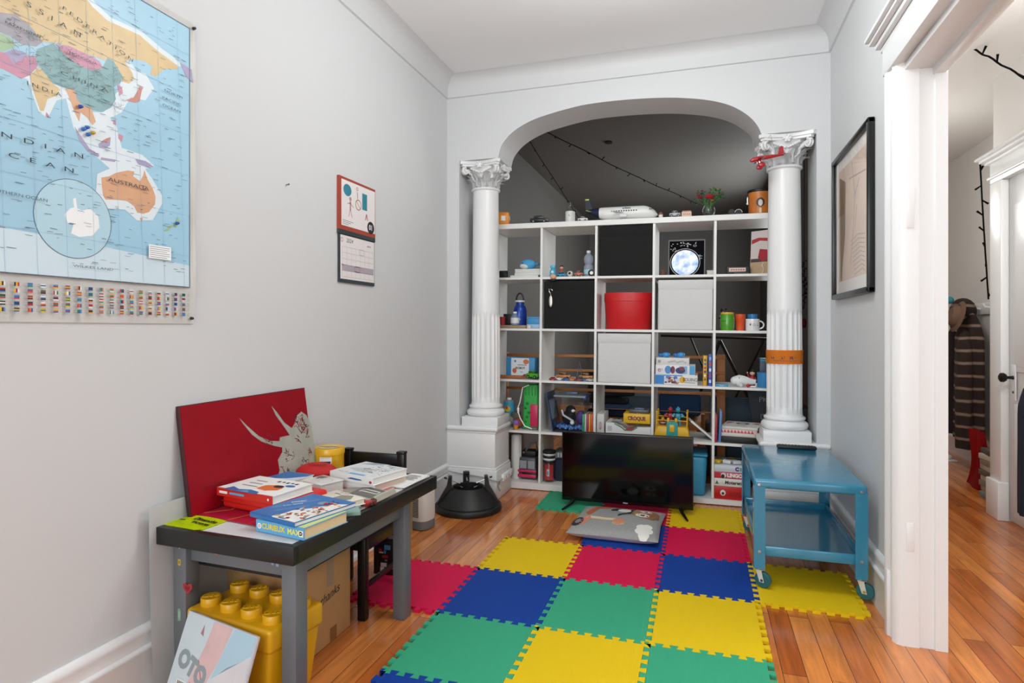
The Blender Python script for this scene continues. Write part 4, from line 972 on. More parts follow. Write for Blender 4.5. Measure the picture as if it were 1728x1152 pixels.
def deco_com(b, w, d, h):
    F_ = TOP(0, 0, h+.0005); b.rect(-w/2+.001, -d/2+.001, w/2-.001, d/2-.001, blu, F_); b.plate([(.0, -d/2+.001), (w/2-.001, -d/2+.001), (w/2-.001, d/2-.03), (.06, d/2-.05), (.03, -.0), (.0, -.04)], mat('e9e6e2', .5), TOP(0, 0, h+.0008))
    r_ = random.Random(4)
    for k in range(90):
        x_, y_ = r_.uniform(.0, w/2-.008), r_.uniform(-d/2+.015, d/2-.03)
        if x_ < .03 and y_ > .0: continue
        b.disc(x_, y_, r_.uniform(.003, .009), r_.uniform(.002, .006), r_.choice((red, K, org, mat('8a4a2c', .5), mat('3a3f6a', .5), wp_, mat('c9a070', .5))), TOP(0, 0, h+.001+.00002*k), n=9, rot=r_.uniform(0, 3))
    b.disc(.02, .055, .018, .016, mat('7f98ab', .5), TOP(0, 0, h+.0012)); b.text('Les amis', .017, mat('bcd7ee', .5), TOP(-.05, .0, h+.0011, D(55)), bold=.0004); b.text('COMIC', .014, wp_, TOP(-.06, .03, h+.0011, D(55)), bold=.0006)
    b.line([(-.08, -.06), (-.02, .08)], .0016, mat('bcd7ee', .5), TOP(0, 0, h+.0011)); b.line([(-.045, -.075), (.0, .02)], .0016, mat('bcd7ee', .5), TOP(0, 0, h+.0011))
    b.rect(-.005, -d/2+.004, .09, -d/2+.014, wp_, TOP(0, 0, h+.0013)); b.rect(.02, -d/2+.005, .05, -d/2+.012, blu, TOP(0, 0, h+.0015))
book('comic_book', 'blue comic with crowd of cartoon figures on the storybook', 'book', ONT(.432, -2.095, TZ+.0345), D(-14), .2, .235, .014, '2f6fb0', deco_com, page='eceae6')

# ------------------------------------------------------------------ under the table
ly_ = mat('e0a512', .33, spec=.5)
t = thing('brick_storage_bin', 'yellow storage bin shaped like a studded toy brick under the table', 'storage bin', (.282, -2.131, 0), (0, 0, D(-8)))
BW, BD, BH = .35, .215, .25
b = MB(); b.box((0, 0, (BH-.06)/2), (BW-.012, BD-.012, BH-.06), ly_, .014, seg=3, top=(1.0, 1.0))
for v in b.bm.verts:
    k = .86+.14*v.co.z/(BH-.06); v.co.x *= k; v.co.y *= k
part(b, 'bin', t)
b = MB(); b.box((0, 0, BH-.035), (BW, BD, .07), ly_, .012, seg=3); lid = part(b, 'lid', t)
for i in range(4):
    for j in range(2):
        b = MB(); x_, y_ = (i-1.5)*BW/4, (j-.5)*BD/2
        b.lathe([(.0295, 0), (.0295, .021), (.0275, .0235), (0, .0235)], ly_, TR(x_, y_, BH), 32)
        b.text('LEGO', .019, ly_, TR(x_, y_, BH+.0232, rz=D(38)), th=.002, shear=.18, bold=.0008); part(b, 'stud', lid)
# plastic packaged poster/magazine leaning on the bin
t = thing('packaged_magazine', 'clear wrapped magazine with blurred photo leaning on the yellow bin', 'magazine', (.262, -2.36, .004), (D(-20), 0, D(-13)))
MW, MHh = .315, .27
b = MB(); b.box((0, .006, MHh/2), (MW, .012, MHh), mat('c9c6cc', .3), .003); part(b, 'bundle', t)
b = MB(); xf = FRONT(0, -.0004, 0); b.rect(-MW/2+.002, .002, MW/2-.002, MHh-.002, mat('c6d2d8', .35), xf); xf = FRONT(0, -.0007, 0)
skin = mat('d3b3b3', .4, var=.1, vscale=14); b.plate([(-.03, MHh-.003), (.055, MHh-.003), (.03, .17), (.0, .1), (-.02, .0), (-.12, .0), (-.07, .1), (-.04, .2)], skin, xf)
b.plate([(.06, MHh-.003), (MW/2-.004, MHh-.003), (MW/2-.004, MHh-.05), (.02, .13)], mat('a9c7d6', .35), xf); b.plate([(MW/2-.004, MHh-.055), (MW/2-.004, .0), (-.0, .0), (.02, .12), (.07, .17)], mat('d0ccd0', .35, var=.06, vscale=9), xf)
vein = mat('a9797f', .5)
for q in ([(-.06, .1), (-.02, .07), (.0, .0)], [(-.05, .16), (-.02, .12), (.01, .1)]): b.line(q, .004, vein, FRONT(0, -.001, 0))
b.plate([(-.075, MHh-.045), (-.068, MHh-.02), (-.06, MHh-.05)], vein, FRONT(0, -.001, 0))
gl_ = mat('8c979d', .4); b.text('OTO', .062, gl_, FRONT(-.07, -.0011, .135) @ Matrix.Rotation(D(-14), 4, 'Z'), bold=.004)
part(b, 'cover_photo', t)
b = MB(); b.rect(-.022, -.017, .022, .017, wp_, FRONT(-.095, -.0014, .08))
for k in range(14): b.rect(-.018+k*.0026, -.001, -.018+k*.0026+(.001 if k % 3 else .0017), .014, K, FRONT(-.095, -.0018, .08))
b.rect(-.018, -.008, .018, -.006, gry, FRONT(-.095, -.0018, .08)); part(b, 'barcode_label', t)
# cardboard box
cb = mat('b98d5e', .75, var=.05, vscale=10)
t = thing('cardboard_box', 'brown cardboard box marked with handwriting under the table', 'cardboard box', (.192, -1.845, 0))
b = MB(); b.box((0, 0, .165), (.325, .26, .33), cb, .003); part(b, 'carton', t)
b = MB(); b.rect(-.02, .2, .022, .3301, mat('a58d72', .25), RIGHT(.1631, 0, 0)); part(b, 'tape', t)
b = MB(); b.rect(-.02, -.0, .02, .05, mat('8a5a38', .25), RIGHT(.1631, .02, 0)); part(b, 'brown_tape', t)
b = MB(); b.text('thanks', .045, mat('3a2c22', .8), RIGHT(.1634, -.002, .17) @ Matrix.Rotation(D(6), 4, 'Z'), shear=.35); part(b, 'handwriting', t)
# black child's chair
t = thing('child_chair', 'black wooden child chair pushed under the far end of table', 'chair', (.245, -1.5, 0))
cb_ = mat('121213', .3); xw, yb2, yf2 = .13, .15, -.16
for sx in (-1, 1):
    b = MB(); b.box((sx*xw, yb2, .285), (.034, .03, .57), cb_, .004); b.box((sx*xw, yb2, .572), (.037, .034, .012), cb_, .003); part(b, 'rear_leg', t)
    b = MB(); b.box((sx*xw, yf2, .155), (.034, .03, .31), cb_, .004); part(b, 'front_leg', t)
b = MB(); b.box((0, -.01, .318), (.3, .33, .016), cb_, .006); part(b, 'seat', t)
b = MB(); b.box((0, yb2, .532), (.25, .018, .065), cb_, .004); part(b, 'back_rail', t)
for sx in (-1, 1): b = MB(); b.box((sx*xw, -.005, .28), (.02, .31, .05), cb_, .003); part(b, 'seat_rail', t); b = MB(); b.box((sx*xw, -.005, .12), (.014, .3, .02), cb_, .003); part(b, 'stretcher', t)
b = MB(); b.box((0, yb2, .28), (.24, .016, .04), cb_, .003); part(b, 'cross_rail', t)
b = MB(); b.box((0, yf2, .28), (.24, .016, .04), cb_, .003); part(b, 'cross_rail', t)
b = MB(); b.box((0, 0, .0025), (.2, .16, .005), blkm, .002); b.tube([(.07, -.1, .012), (.09, -.04, .016), (.1, .04, .012)], .004, chrome); solo(b, 'laptop_sleeve', 'flat black folder with a silver edge lying on the chair seat', 'folder', (.245, -1.55, .3265))
# red patterned box standing on the pink mat
t = thing('patterned_box', 'red and black comic patterned box standing behind the chair legs', 'box', (.255, -1.255, MTH+.001), (0, 0, D(4)))
b = MB(); b.box((0, 0, .12), (.1, .075, .24), mat('1d1d22', .4), .002); part(b, 'carton', t)
b = MB(); rp = random.Random(2)
xf = RIGHT(.0504, 0, 0); b.rect(-.037, .004, .037, .236, mat('b51d22', .4), xf)
for k in range(26): b.disc(rp.uniform(-.03, .03), rp.uniform(.012, .23), rp.uniform(.003, .008), rp.uniform(.003, .008), wp_, RIGHT(.0508, 0, 0), n=8)
for k in range(14): x_, z_ = rp.uniform(-.04, .025), rp.uniform(.01, .21); b.rect(x_, z_, x_+rp.uniform(.01, .03), z_+rp.uniform(.006, .022), rp.choice((wp_, sky, red, gry)), FRONT(0, -.0379-.00002*k, 0))
part(b, 'print', t)
# white fan heater, leaning boards
t = thing('fan_heater', 'white rounded fan heater with grey base by left wall', 'heater', (.115, -.62, 0), (0, 0, D(-10)))
b = MB(); b.lathe([(0, 0), (.06, 0), (.066, .006), (.066, .05), (0, .05)], mat('757a7c', .5), n=32, sq=3); part(b, 'base', t)
b = MB(); b.lathe([(.064, .05), (.067, .07), (.067, .2), (.06, .228), (.04, .238), (0, .24)], mat('e3e2df', .4), n=40, sq=3); part(b, 'housing', t)
b = MB()
for k in range(17):
    z = .075+k*.008
    b.box((0, -.0672, z), (.052, .003, .0035), mat('3c3c3c', .6))
part(b, 'grille', t)
b = MB(); b.box((0, 0, .16), (.006, .1, .32), mat('b88a4a', .6)); b.box((.006, -.02, .13), (.004, .07, .26), mat('7a4a2c', .6)); solo(b, 'wood_offcut', 'thin brown board standing between table leg and heater', 'board', (.098, -.76, 0.0), (0, 0, D(-4)))
# ================================================================== cube shelf and its contents
CW_, CHT, YS, TLT, SX = .3733, .351, .304, .010, 1.1185
ct, st = cos(TLT), sin(TLT)
def sp(lx, dy, lz): return Vector((SX+lx*ct+(lz-.7)*st, YS+dy, 1.087+(lz-.7)*ct-lx*st))
shw = mat('e9e8e6', .38, bump=.03, bscale=30)
t = thing('cube_shelf', 'large white cube shelf of twenty-five open cells standing behind the arch columns', 'shelf', sp(0, 0, 0), (0, TLT, 0))
DP = .385; HWd = 2.5*CW_
def bd(name, c, d): b = MB(); b.box(c, d, shw, .0012, seg=1); return part(b, name, t)
bd('top_board', (0, DP/2, 4*CHT+.0095), (2*HWd+.05, DP, .035))
b = MB(); b.box((0, DP/2, -.343-.0185), (2*HWd+.05, DP, .037), shw)
for v in b.bm.verts:
    if v.co.z < -.36: v.co.z = -.379+.0005+(.0105*v.co.x) - .0035
part(b, 'bottom_board', t)
for s_ in (-1, 1): bd('side_panel', (s_*(HWd+.0085), DP/2, 2*CHT-.175), (.033, DP, 5*CHT-.02))
for i in range(1, 5): bd('divider', ((i-2.5)*CW_, DP/2, 2*CHT-.175), (.016, DP, 5*CHT-.02))
for j in range(1, 5): bd('shelf_board', (0, DP/2+.0004, (4-j)*CHT), (2*HWd-.01, DP, .016))
def flo(row): return {0: 4*CHT+.0275, 5: -.3425}.get(row, (4-row)*CHT+.0085)
def it(px0, px1, pyt, row, dy=.03, rz=0):
    """where a thing stands on shelf row: front-bottom-centre, width and height from the two sides and top seen"""
    y = YS+dy; lz = flo(row); X0, X1 = at_y(px0, 500, y).x, at_y(px1, 500, y).x
    lx = ((X0+X1)/2-SX-(lz-.7)*st)/ct; p = sp(lx, dy, lz)
    return p, (0, TLT, rz), X1-X0, at_y((px0+px1)/2, pyt, y).z-p.z
def MT(c, r=.5, **k): return mat(c, r, **k)
# --- fabric boxes
def fbox(px0, px1, pyt, row, col, label):
    p, r, w, h = it(px0, px1, pyt, row, .004)
    t = thing('fabric_box', label, 'storage box', p, r)
    m = mat(col, .9, bump=.35, bscale=180)
    b = MB(); b.box((0, .18, h/2), (w-.004, .36, h), m, .006)
    for v in b.bm.verts:
        if abs(v.co.z-h/2) < h*.45: pass
    part(b, 'box', t)
    b = MB(); b.box((0, .18, h-.031), (w, .364, .064), m, .005, seg=2); part(b, 'folded_rim', t)
    b = MB(); b.grid(lambda u, v: Vector(((u-.5)*(w-.02), -.0006-.0035*sin(pi*u)*sin(pi*v)-.002*sin(u*5+v*3)*sin(pi*u)*sin(pi*v), .008+(h-.075)*v)), 16, 12, m); part(b, 'front_panel', t)
fbox(1011.5, 1103, 381, 1, '121212', 'black fabric box in the middle of the top row'); fbox(918.5, 1003, 474, 2, '121212', 'black fabric box in second row behind the hanging silver lure')
fbox(1110, 1203, 472, 2, 'd6d6d6', 'white fabric box in the second row beside the red bin'); fbox(1008, 1098, 563, 3, 'd6d6d6', 'white fabric box in the middle of the third row')
# --- red bin
p, r, w, h = it(1014, 1100, 493, 2, .012)
rm = MT('c8141c', .42)
t = thing('round_bin', 'red round plastic bin in the middle of second row', 'bin', p, r)
b = MB(); R0 = w/2; b.lathe([(0, 0), (R0*.9, 0), (R0*.915, .004), (R0*.985, h*.78), (R0*.975, h*.78), (R0*.9, .01), (0, .01)], rm, TR(0, R0, 0), 56, sq=2.6); part(b, 'bin', t)
b = MB(); b.lathe([(R0*.985, h*.76), (R0, h*.77), (R0*1.0, h-.004), (R0*.99, h), (R0*.97, h), (R0*.965, h*.78)], rm, TR(0, R0, 0), 56, sq=2.6); part(b, 'rim_band', t)
# --- generic little builders
def car(name, label, cat, pos, col, L_, win='20242a', rz=0, tall=.42, group=None, rim='9a9a9a'):
    p, r = pos; t = thing(name, label, cat, p, (r[0], r[1], rz), group); m = MT(col, .3)
    b = MB(); hh = L_*tall; b.box((0, 0, hh*.42), (L_, L_*.42, hh*.45), m, L_*.04); b.box((-.03*L_, 0, hh*.78), (L_*.55, L_*.37, hh*.42), m, L_*.05, top=(.75, .85)); part(b, 'body', t)
    b = MB(); wm = MT(win, .15); b.box((-.03*L_, 0, hh*.79), (L_*.47, L_*.375, hh*.24), wm, L_*.02); b.box((-.03*L_, 0, hh*.79), (L_*.545, L_*.3, hh*.24), wm, L_*.02); part(b, 'windows', t)
    for sx in (-1, 1):
        for sy in (-1, 1):
            b = MB(); b.cyl(hh*.22, L_*.09, MT('161616', .6), TR(sx*L_*.3, sy*L_*.2-L_*.045, hh*.22, rx=D(-90)), 14); b.cyl(hh*.1, L_*.096, MT(rim, .4), TR(sx*L_*.3, sy*L_*.2-L_*.048, hh*.22, rx=D(-90)), 10); part(b, 'wheel', t)
    return t
def gbox(name, label, cat, loc, rot, w, d, h, col, deco=None, lidh=0, group=None, rough=.4):
    t = thing(name, label, cat, loc, rot, group); m = MT(col, rough)
    if lidh:
        b = MB(); b.box((0, d/2, (h-.004)/2), (w-.004, d-.004, h-.004), m, .001); part(b, 'base', t)
        b = MB(); b.box((0, d/2, h-lidh/2), (w, d, lidh), m, .0015); part(b, 'lid', t)
    else: b = MB(); b.box((0, d/2, h/2), (w, d, h), m, .0012); part(b, 'carton', t)
    if deco: b = MB(); deco(b, w, d, h); part(b, 'printing', t)
    return t
def FR(x=0, z=0, dy=-.0006): return FRONT(x, dy, z)
def P3(pos): return pos[0], pos[1]
# ---------------- top of the shelf
p, r, w, h = it(839, 859, 357, 0, .03); rr = random.Random(4)
t = thing('toy_cube', 'orange toy cube with white patches on shelf top beside left column', 'toy', p, (0, TLT, D(14)))
oj = MT('e08a1c', .4); b = MB(); b.box((0, .04, h/2), (.085, .08, h), oj, .012); part(b, 'cube', t)
b = MB(); b.box((0, -.0008, h*.5), (.03, .003, .034), wht, .001); part(b, 'patch', t, 'white patch'); b = MB(); b.box((.043, .04, h*.55), (.003, .03, .03), wht, .001); part(b, 'patch', t, 'white patch')
car('toy_car', 'black toy car on the shelf top left of the white bottle', 'toy car', P3(it(895, 926, 370, 0, .04)), '17181a', .125, rz=D(2))
p, r, w, h = it(954, 970, 340, 0, .05)
t = thing('glass_bottle', 'white glass bottle with clear stopper on the shelf top', 'bottle', p, r)
b = MB(); b.lathe([(0, 0), (w*.48, 0), (w*.5, .004), (w*.5, h*.5), (w*.42, h*.53), (0, h*.53)], MT('d5d6d4', .3), n=28); b.text('A', .02, MT('55585c'), FRONT(0, -w*.502, h*.3)); part(b, 'body', t)
b = MB(); b.lathe([(w*.42, h*.53), (w*.2, h*.68), (w*.14, h*.76), (w*.14, h*.8)], CLEAR, n=24); b.lathe([(0, h*.78), (w*.11, h*.79), (w*.15, h*.88), (w*.1, h*.98), (0, h)], CLEAR, n=16); part(b, 'stopper', t)
car('toy_van', 'tiny white and black toy van between the bottle and airplane', 'toy car', P3(it(975, 992, 368, 0, .035)), 'd6d6d2', .065, tall=.5)
# airplane
p, r, w, h = it(988, 1110, 333, 0, .075)
t = thing('toy_airplane', 'white toy airliner with dark blue tail on the shelf top', 'toy airplane', (p.x, p.y, p.z), r)
apw = MT('e6e6e4', .3); nav = MT('0e1734', .5); lime = MT('b5d335', .45); L_ = w
def fus(u):  # x along nose(+)
    x = (u-.5)*L_; rad = .045*min(1, (max(0, u)/.3)**.6 if u < .3 else 1); 
    if u > .8: rad = .045*max(0, 1-((u-.8)/.2)**1.9)**.6
    zc = .05+.022*max(0, (.3-u)/.3) - .02*max(0, (u-.8)/.2)**1.5
    return x, max(rad, .002), zc
def fs_(u0, u1, m, name):
    b = MB(); b.grid(lambda u, v: (lambda f: Vector((f[0], f[1]*cos(2*pi*v), f[2]+f[1]*sin(2*pi*v))))(fus(u0+(u1-u0)*u)), 24, 20, m); return part(b, name, t)
fs_(.2, 1, apw, 'fuselage'); fs_(0.01, .2, nav, 'tail_section')
b = MB()
for k in range(11): b.rect(-.06+k*.016, .003, -.052+k*.016, .011, nav, FRONT(0, -.0456, .052))
b.rect(L_*.39, .008, L_*.41, .015, nav, FRONT(0, -.042, .052)); b.rect(L_*.415, .008, L_*.43, .013, nav, FRONT(0, -.0385, .052)); b.text('airBaltic', .017, MT('33405c'), FRONT(.04, -.0385, .077), bold=.0005); part(b, 'markings', t)
b = MB(); b.plate([(-L_*.5, .075), (-L_*.39, .07), (-L_*.45, h-.008), (-L_*.505, h-.008)], nav, mx((1, 0, 0), (0, 0, 1), (0, -1, 0), (0, .003, 0)), th=.006); b.plate([(-L_*.505, h-.008), (-L_*.45, h-.008), (-L_*.455, h), (-L_*.508, h)], lime, mx((1, 0, 0), (0, 0, 1), (0, -1, 0), (0, .003, 0)), th=.006); part(b, 'tail_fin', t)
for s_ in (-1, 1):
    b = MB(); b.plate([(-.015, s_*.03), (.035, s_*.03), (-.03, s_*.1), (-.05, s_*.1)][::s_], MT('b9bbba', .35), TR(0, 0, .046), th=.004); wg = part(b, 'wing', t)
    b = MB(); b.lathe([(0, 0), (.012, .002), (.013, .03), (.01, .045), (0, .046)], apw, TR(.0, s_*.066, .022, ry=D(90)), 16); part(b, 'engine', wg)
    b = MB(); b.plate([(-L_*.44, s_*.01), (-L_*.4, s_*.01), (-L_*.45, s_*.06), (-L_*.47, s_*.06)][::s_], lime, TR(0, 0, .066), th=.003); part(b, 'tailplane', t)
b = MB()
for x_ in (-.03, .1): b.cyl(.01, .02, MT('222222'), TR(x_, -.01, .0105, rx=D(-90)), 12); b.box((x_, 0, .018), (.006, .006, .02), apw)
part(b, 'landing_gear', t)
# right half of the top
def tiny(name, label, cat, pos, parts_):
    p, r, w, h = pos; t = thing(name, label, cat, p, r)
    for nm, fn in parts_: b = MB(); fn(b, w, h); part(b, nm, t)
    return t
tiny('toy_figure', 'tiny brown and white figurine at the nose of the airliner', 'toy figure', it(1111, 1119, 358, 0, .03), [('body', lambda b, w, h: b.cyl(w*.45, h*.55, MT('dcd8d0'), n=14)), ('head', lambda b, w, h: b.sph((0, 0, h*.72), w*.42, MT('8a4f38'), n=12))])
car('toy_bus', 'small grey toy bus on shelf top between figurine and flowers', 'toy car', P3(it(1131, 1147, 355, 0, .035)), '9a9da0', .07, win='2b2f36', tall=.62)
tiny('toy_house', 'small pinkish toy block left of the flower vase', 'toy', it(1150, 1167, 355, 0, .02), [('block', lambda b, w, h: b.box((0, .02, h*.4), (w, .045, h*.8), MT('d9b9a8'), .003)), ('top', lambda b, w, h: b.box((0, .02, h*.88), (w*.9, .04, h*.24), MT('b98a72'), .004)), ('print', lambda b, w, h: [b.rect(-w*.3+k*w*.18, h*.3, -w*.22+k*w*.18, h*.5, MT('a4544a'), FRONT(0, -.0034, 0)) for k in range(4)])])
# flowers
p, r, w, h = it(1180, 1212, 352, 0, .05)
t = thing('flower_vase', 'round glass vase of red flowers and green leaves on the shelf top', 'vase', p, r)
R_ = .038; b = MB(); b.lathe([(0, .001), (R_*.7, .002), (R_, .025), (R_*1.02, .042), (R_*.8, .064), (R_*.7, .07), (R_*.66, .068), (R_*.76, .062), (R_*.96, .042), (R_*.94, .025), (R_*.6, .006), (0, .005)], CLEAR, n=32); part(b, 'glass', t)
b = MB(); b.sph((0, 0, .022), R_*.85, MT('3a3a38', .2), n=16, sc=(1, 1, .55)); part(b, 'pebbles', t)
b = MB(); rr = random.Random(12); gm_ = MT('3f7a2c', .6); tips = []
for k in range(16):
    a = rr.uniform(0, 2*pi); e = rr.uniform(.3, 1.0); tip = Vector((e*.085*cos(a), e*.05*sin(a), .12+rr.uniform(0, .06)-.05*e*e*.5)); tips.append(tip)
    b.tube([(.01*cos(a), .01*sin(a), .02), (.018*cos(a), .018*sin(a), .07), tip], .0016, gm_, n=5)
part(b, 'stems', t)
b = MB()
for k in range(190):
    c = rr.choice(tips)+Vector((rr.gauss(0, .014), rr.gauss(0, .012), rr.gauss(-.004, .012))); a, e = rr.uniform(0, 6.28), rr.uniform(-1, 1)
    q = rr.choice(('3f7f2f', '4f9038', '2f6428')) if c.x > -.03 or rr.random() < .4 else rr.choice(('5a1f38', '6d2a45', '3f5a2a'))
    b.plate([(0, 0), (.009, .006), (.02, 0), (.009, -.006)], MT(q, .6), Matrix.Translation(c) @ Matrix.Rotation(a, 4, 'Z') @ Matrix.Rotation(e, 4, 'Y'))
part(b, 'leaves', t)
for (cx_, cy_, cz_, rad, col) in ((.004, -.03, .118, .027, 'c01528'), (-.05, -.02, .12, .019, '8f1c3f'), (-.065, 0, .135, .014, 'a32550'), (.02, -.02, .095, .012, 'c4573c'), (.048, 0, .16, .008, 'b0483a')):
    b = MB()
    for ly in range(3):
        for k in range(7):
            a = k*2*pi/7+ly*.4; rad2 = rad*(1-.25*ly)
            b.sph((cx_+rad2*.55*cos(a), cy_+rad2*.4*sin(a), cz_+rad*.25*ly), rad2*.5, MT(col, .6), n=8, sc=(1, 1, .55))
    part(b, 'blossom', t)
p, r, w, h = it(1225, 1256, 354, 0, .035)
t = thing('sunglasses', 'dark sunglasses with pale rim lying on the shelf top', 'sunglasses', p, r)
b = MB(); b.tube([(-.045, .05, .016), (-.04, .0, .018), (.04, 0, .018), (.045, .05, .016)], .003, blkm)
for s_ in (-1, 1): b.lathe([(0, 0), (.018, .001), (.019, .003), (0, .004)], MT('1c1c20', .6), TR(s_*.02, -.002, .018, rx=D(90)), 20)
part(b, 'frame', t); b = MB(); b.tube([(.02+.021*cos(k*pi/12), -.005, .014+.021*sin(k*pi/12)*.9) for k in range(13)], .0022, MT('c9c9c6', .3)); part(b, 'pale_rim', t)
# orange drum tin
p, r, w, h = it(1264, 1299, 322, 0, .08)
t = thing('drum_tin', 'orange wood grained tin with black rim and emblem beside right column', 'tin', p, r)
R_ = .067; b = MB(); b.lathe([(0, 0), (R_*.94, 0), (R_*.98, h*.5), (R_, h*.93), (0, h*.93)], mat('c0702c', .4, var=.2, vscale=16), n=40); part(b, 'drum', t)
b = MB(); b.lathe([(R_*1.0, h*.9), (R_*1.07, h*.91), (R_*1.09, h*.95), (R_*1.05, h), (R_*.98, h), (0, h*.98)], blkm, n=40); part(b, 'rim', t)
b = MB(); b.cyl(.006, .016, chrome, TR(-R_-.006, -.02, h*.45, rx=D(90)), 12); b.box((-R_-.004, -.02, h*.6), (.008, .008, h*.3), chrome, .002); part(b, 'clip', t)
b = MB()
def dp(px, pz, rad): a = -pi/2+px/rad; return Vector((rad*cos(a), rad*sin(a), pz))
b.grid(lambda u, v: dp((u-.5)*.05*max(.05, (1-(2*v-1)**2))**.5, h*.28+h*.36*v, R_*1.0), 10, 10, MT('3a2418')); b.grid(lambda u, v: dp((u-.5)*.026*max(.05, (1-(2*v-1)**2))**.5, h*.3+h*.27*v, R_*1.01), 8, 8, MT('d8d4cc')); b.grid(lambda u, v: dp((u-.5)*.014, h*.03+h*.2*v, R_*.99), 4, 4, MT('e2c8a0')); part(b, 'emblem', t)
# ---------------- row 1
p, r, w, h = it(862, 914, 463, 1, .05)
def paper_pile(i, dx, z, hh, label): b = MB(); b.box((0, .13, hh/2), (.2, .26, hh), MT('e0dfdc', .6), .001); b.box((0, .13, hh*.5), (.201, .258, hh*.5), MT('c8c6c2', .7)); return solo(b, 'white_book', label, 'book', (p.x+dx, p.y, p.z+z), (0, TLT, D(i)), 'white books stacked in the top left cell')
paper_pile(0, -.015, .0, .018, 'white book at the bottom of the stack under the whale'); paper_pile(-2, .015, .0185, .016, 'white book third from top under the whale'); paper_pile(1, .02, .035, .013, 'white book second from top under the whale'); paper_pile(2, .02, .0485, .012, 'white book topmost, directly under the whale')
t = thing('whale_toy', 'light blue soft whale lying on the white book stack', 'soft toy', (p.x+.0, p.y+.05, p.z+.061), (0, TLT, D(-8)))
b = MB(); b.sph((0, 0, .036), .055, MT('4da6d8', .7), n=22, sc=(1.05, .7, .66)); b.plate([(.05, -.01), (.08, -.03), (.09, 0), (.08, .03), (.05, .01)], MT('4da6d8', .7), TR(0, 0, .03), th=.012); part(b, 'body', t)
b = MB(); b.sph((-.012, -.004, .026), .05, MT('e6e4e0', .7), n=18, sc=(.95, .72, .48)); part(b, 'belly', t); b = MB(); b.sph((-.028, -.036, .044), .0045, blkm, n=8); part(b, 'eye', t)
p, r, w, h = it(841, 855, 452, 1, .02); b = MB(); b.box((0, .02, .025), (.06, .03, .05), blkm, .004); b.tube([(.028, .0, .048), (.035, -.01, .02), (.034, -.012, .004)], .003, blkm); solo(b, 'camera_pouch', 'small black pouch with strap in the top left cell', 'pouch', p, r)
# r1c2 toys
tiny('toy_dinosaur', 'small light blue standing toy at left of bottle cell', 'toy figure', it(926, 940, 447, 1, .04), [('body', lambda b, w, h: (b.lathe([(0, 0), (w*.4, .002), (w*.36, h*.5), (w*.2, h*.75), (0, h*.78)], MT('3fa3c8'), n=16), b.box((0, -.004, h*.84), (w*.6, .024, h*.26), MT('52b2d4'), .005))), ('patch', lambda b, w, h: b.sph((0, -w*.3, h*.4), w*.2, MT('d8eef4'), n=10))])
car('toy_scooter_car', 'light blue toy car beside the standing blue toy', 'toy car', P3(it(940, 955, 452, 1, .05)), '35a0d0', .062, tall=.55, rz=D(-20))
tiny('toy_figure', 'small dark haired figure perched behind the light blue toy car', 'toy figure', it(944, 951, 446, 1, .09), [('body', lambda b, w, h: b.cyl(w*.4, h*.6, MT('b5503c'), n=12)), ('head', lambda b, w, h: b.sph((0, 0, h*.75), w*.45, MT('d8a080'), n=10)), ('hair', lambda b, w, h: b.sph((0, .002, h*.85), w*.46, blkm, n=10, sc=(1, 1, .6)))])
car('toy_truck', 'small orange and brown toy truck left of the plastic bottle', 'toy car', P3(it(969, 984, 452, 1, .05)), 'b5562c', .06, tall=.7, rz=D(10))
tiny('toy_ball', 'small white and black toy ball between toys and bottle', 'toy', it(957, 967, 456, 1, .04), [('ball', lambda b, w, h: b.sph((0, 0, w*.5), w*.5, MT('d5d3d0'), n=14)), ('patch', lambda b, w, h: b.sph((0, -w*.3, w*.55), w*.26, blkm, n=10))])
tiny('toy_yoyo', 'small black and white toy wheel right of the plastic bottle', 'toy', it(992, 1004, 456, 1, .025), [('tyre', lambda b, w, h: b.lathe([(w*.25, 0), (w*.5, .002), (w*.5, .012), (w*.25, .014)], blkm, TR(0, .014, w*.5, rx=D(90)), 20)), ('hub', lambda b, w, h: b.cyl(w*.24, .015, wht, TR(0, .0145, w*.5, rx=D(90)), 14))])
p, r, w, h = it(985, 1001, 423, 1, .07); bl = mat('cfd8e6', .08, trans=.85, alpha=.75)
t = thing('plastic_bottle', 'clear plastic water bottle pinched in the middle in top row', 'bottle', p, r); R_ = w/2
b = MB(); b.lathe([(0, .002), (R_*.9, .002), (R_, .012), (R_*.96, h*.2), (R_, h*.35), (R_*.9, h*.44), (R_*.7, h*.48), (R_*.92, h*.55), (R_, h*.68), (R_*.9, h*.78), (R_*.4, h*.88), (R_*.35, h*.93)], mat('aab4c6', .12, alpha=.55), n=28); part(b, 'body', t)
b = MB(); b.cyl(R_*.42, h*.09, MT('d8dbe0'), TR(0, 0, h*.91), 16); part(b, 'cap', t); b = MB(); b.lathe([(R_*.98, h*.1), (R_*1.01, h*.11), (R_*1.01, h*.27), (R_*.98, h*.28)], MT('9fc3cf', .3), n=28); part(b, 'label_band', t)
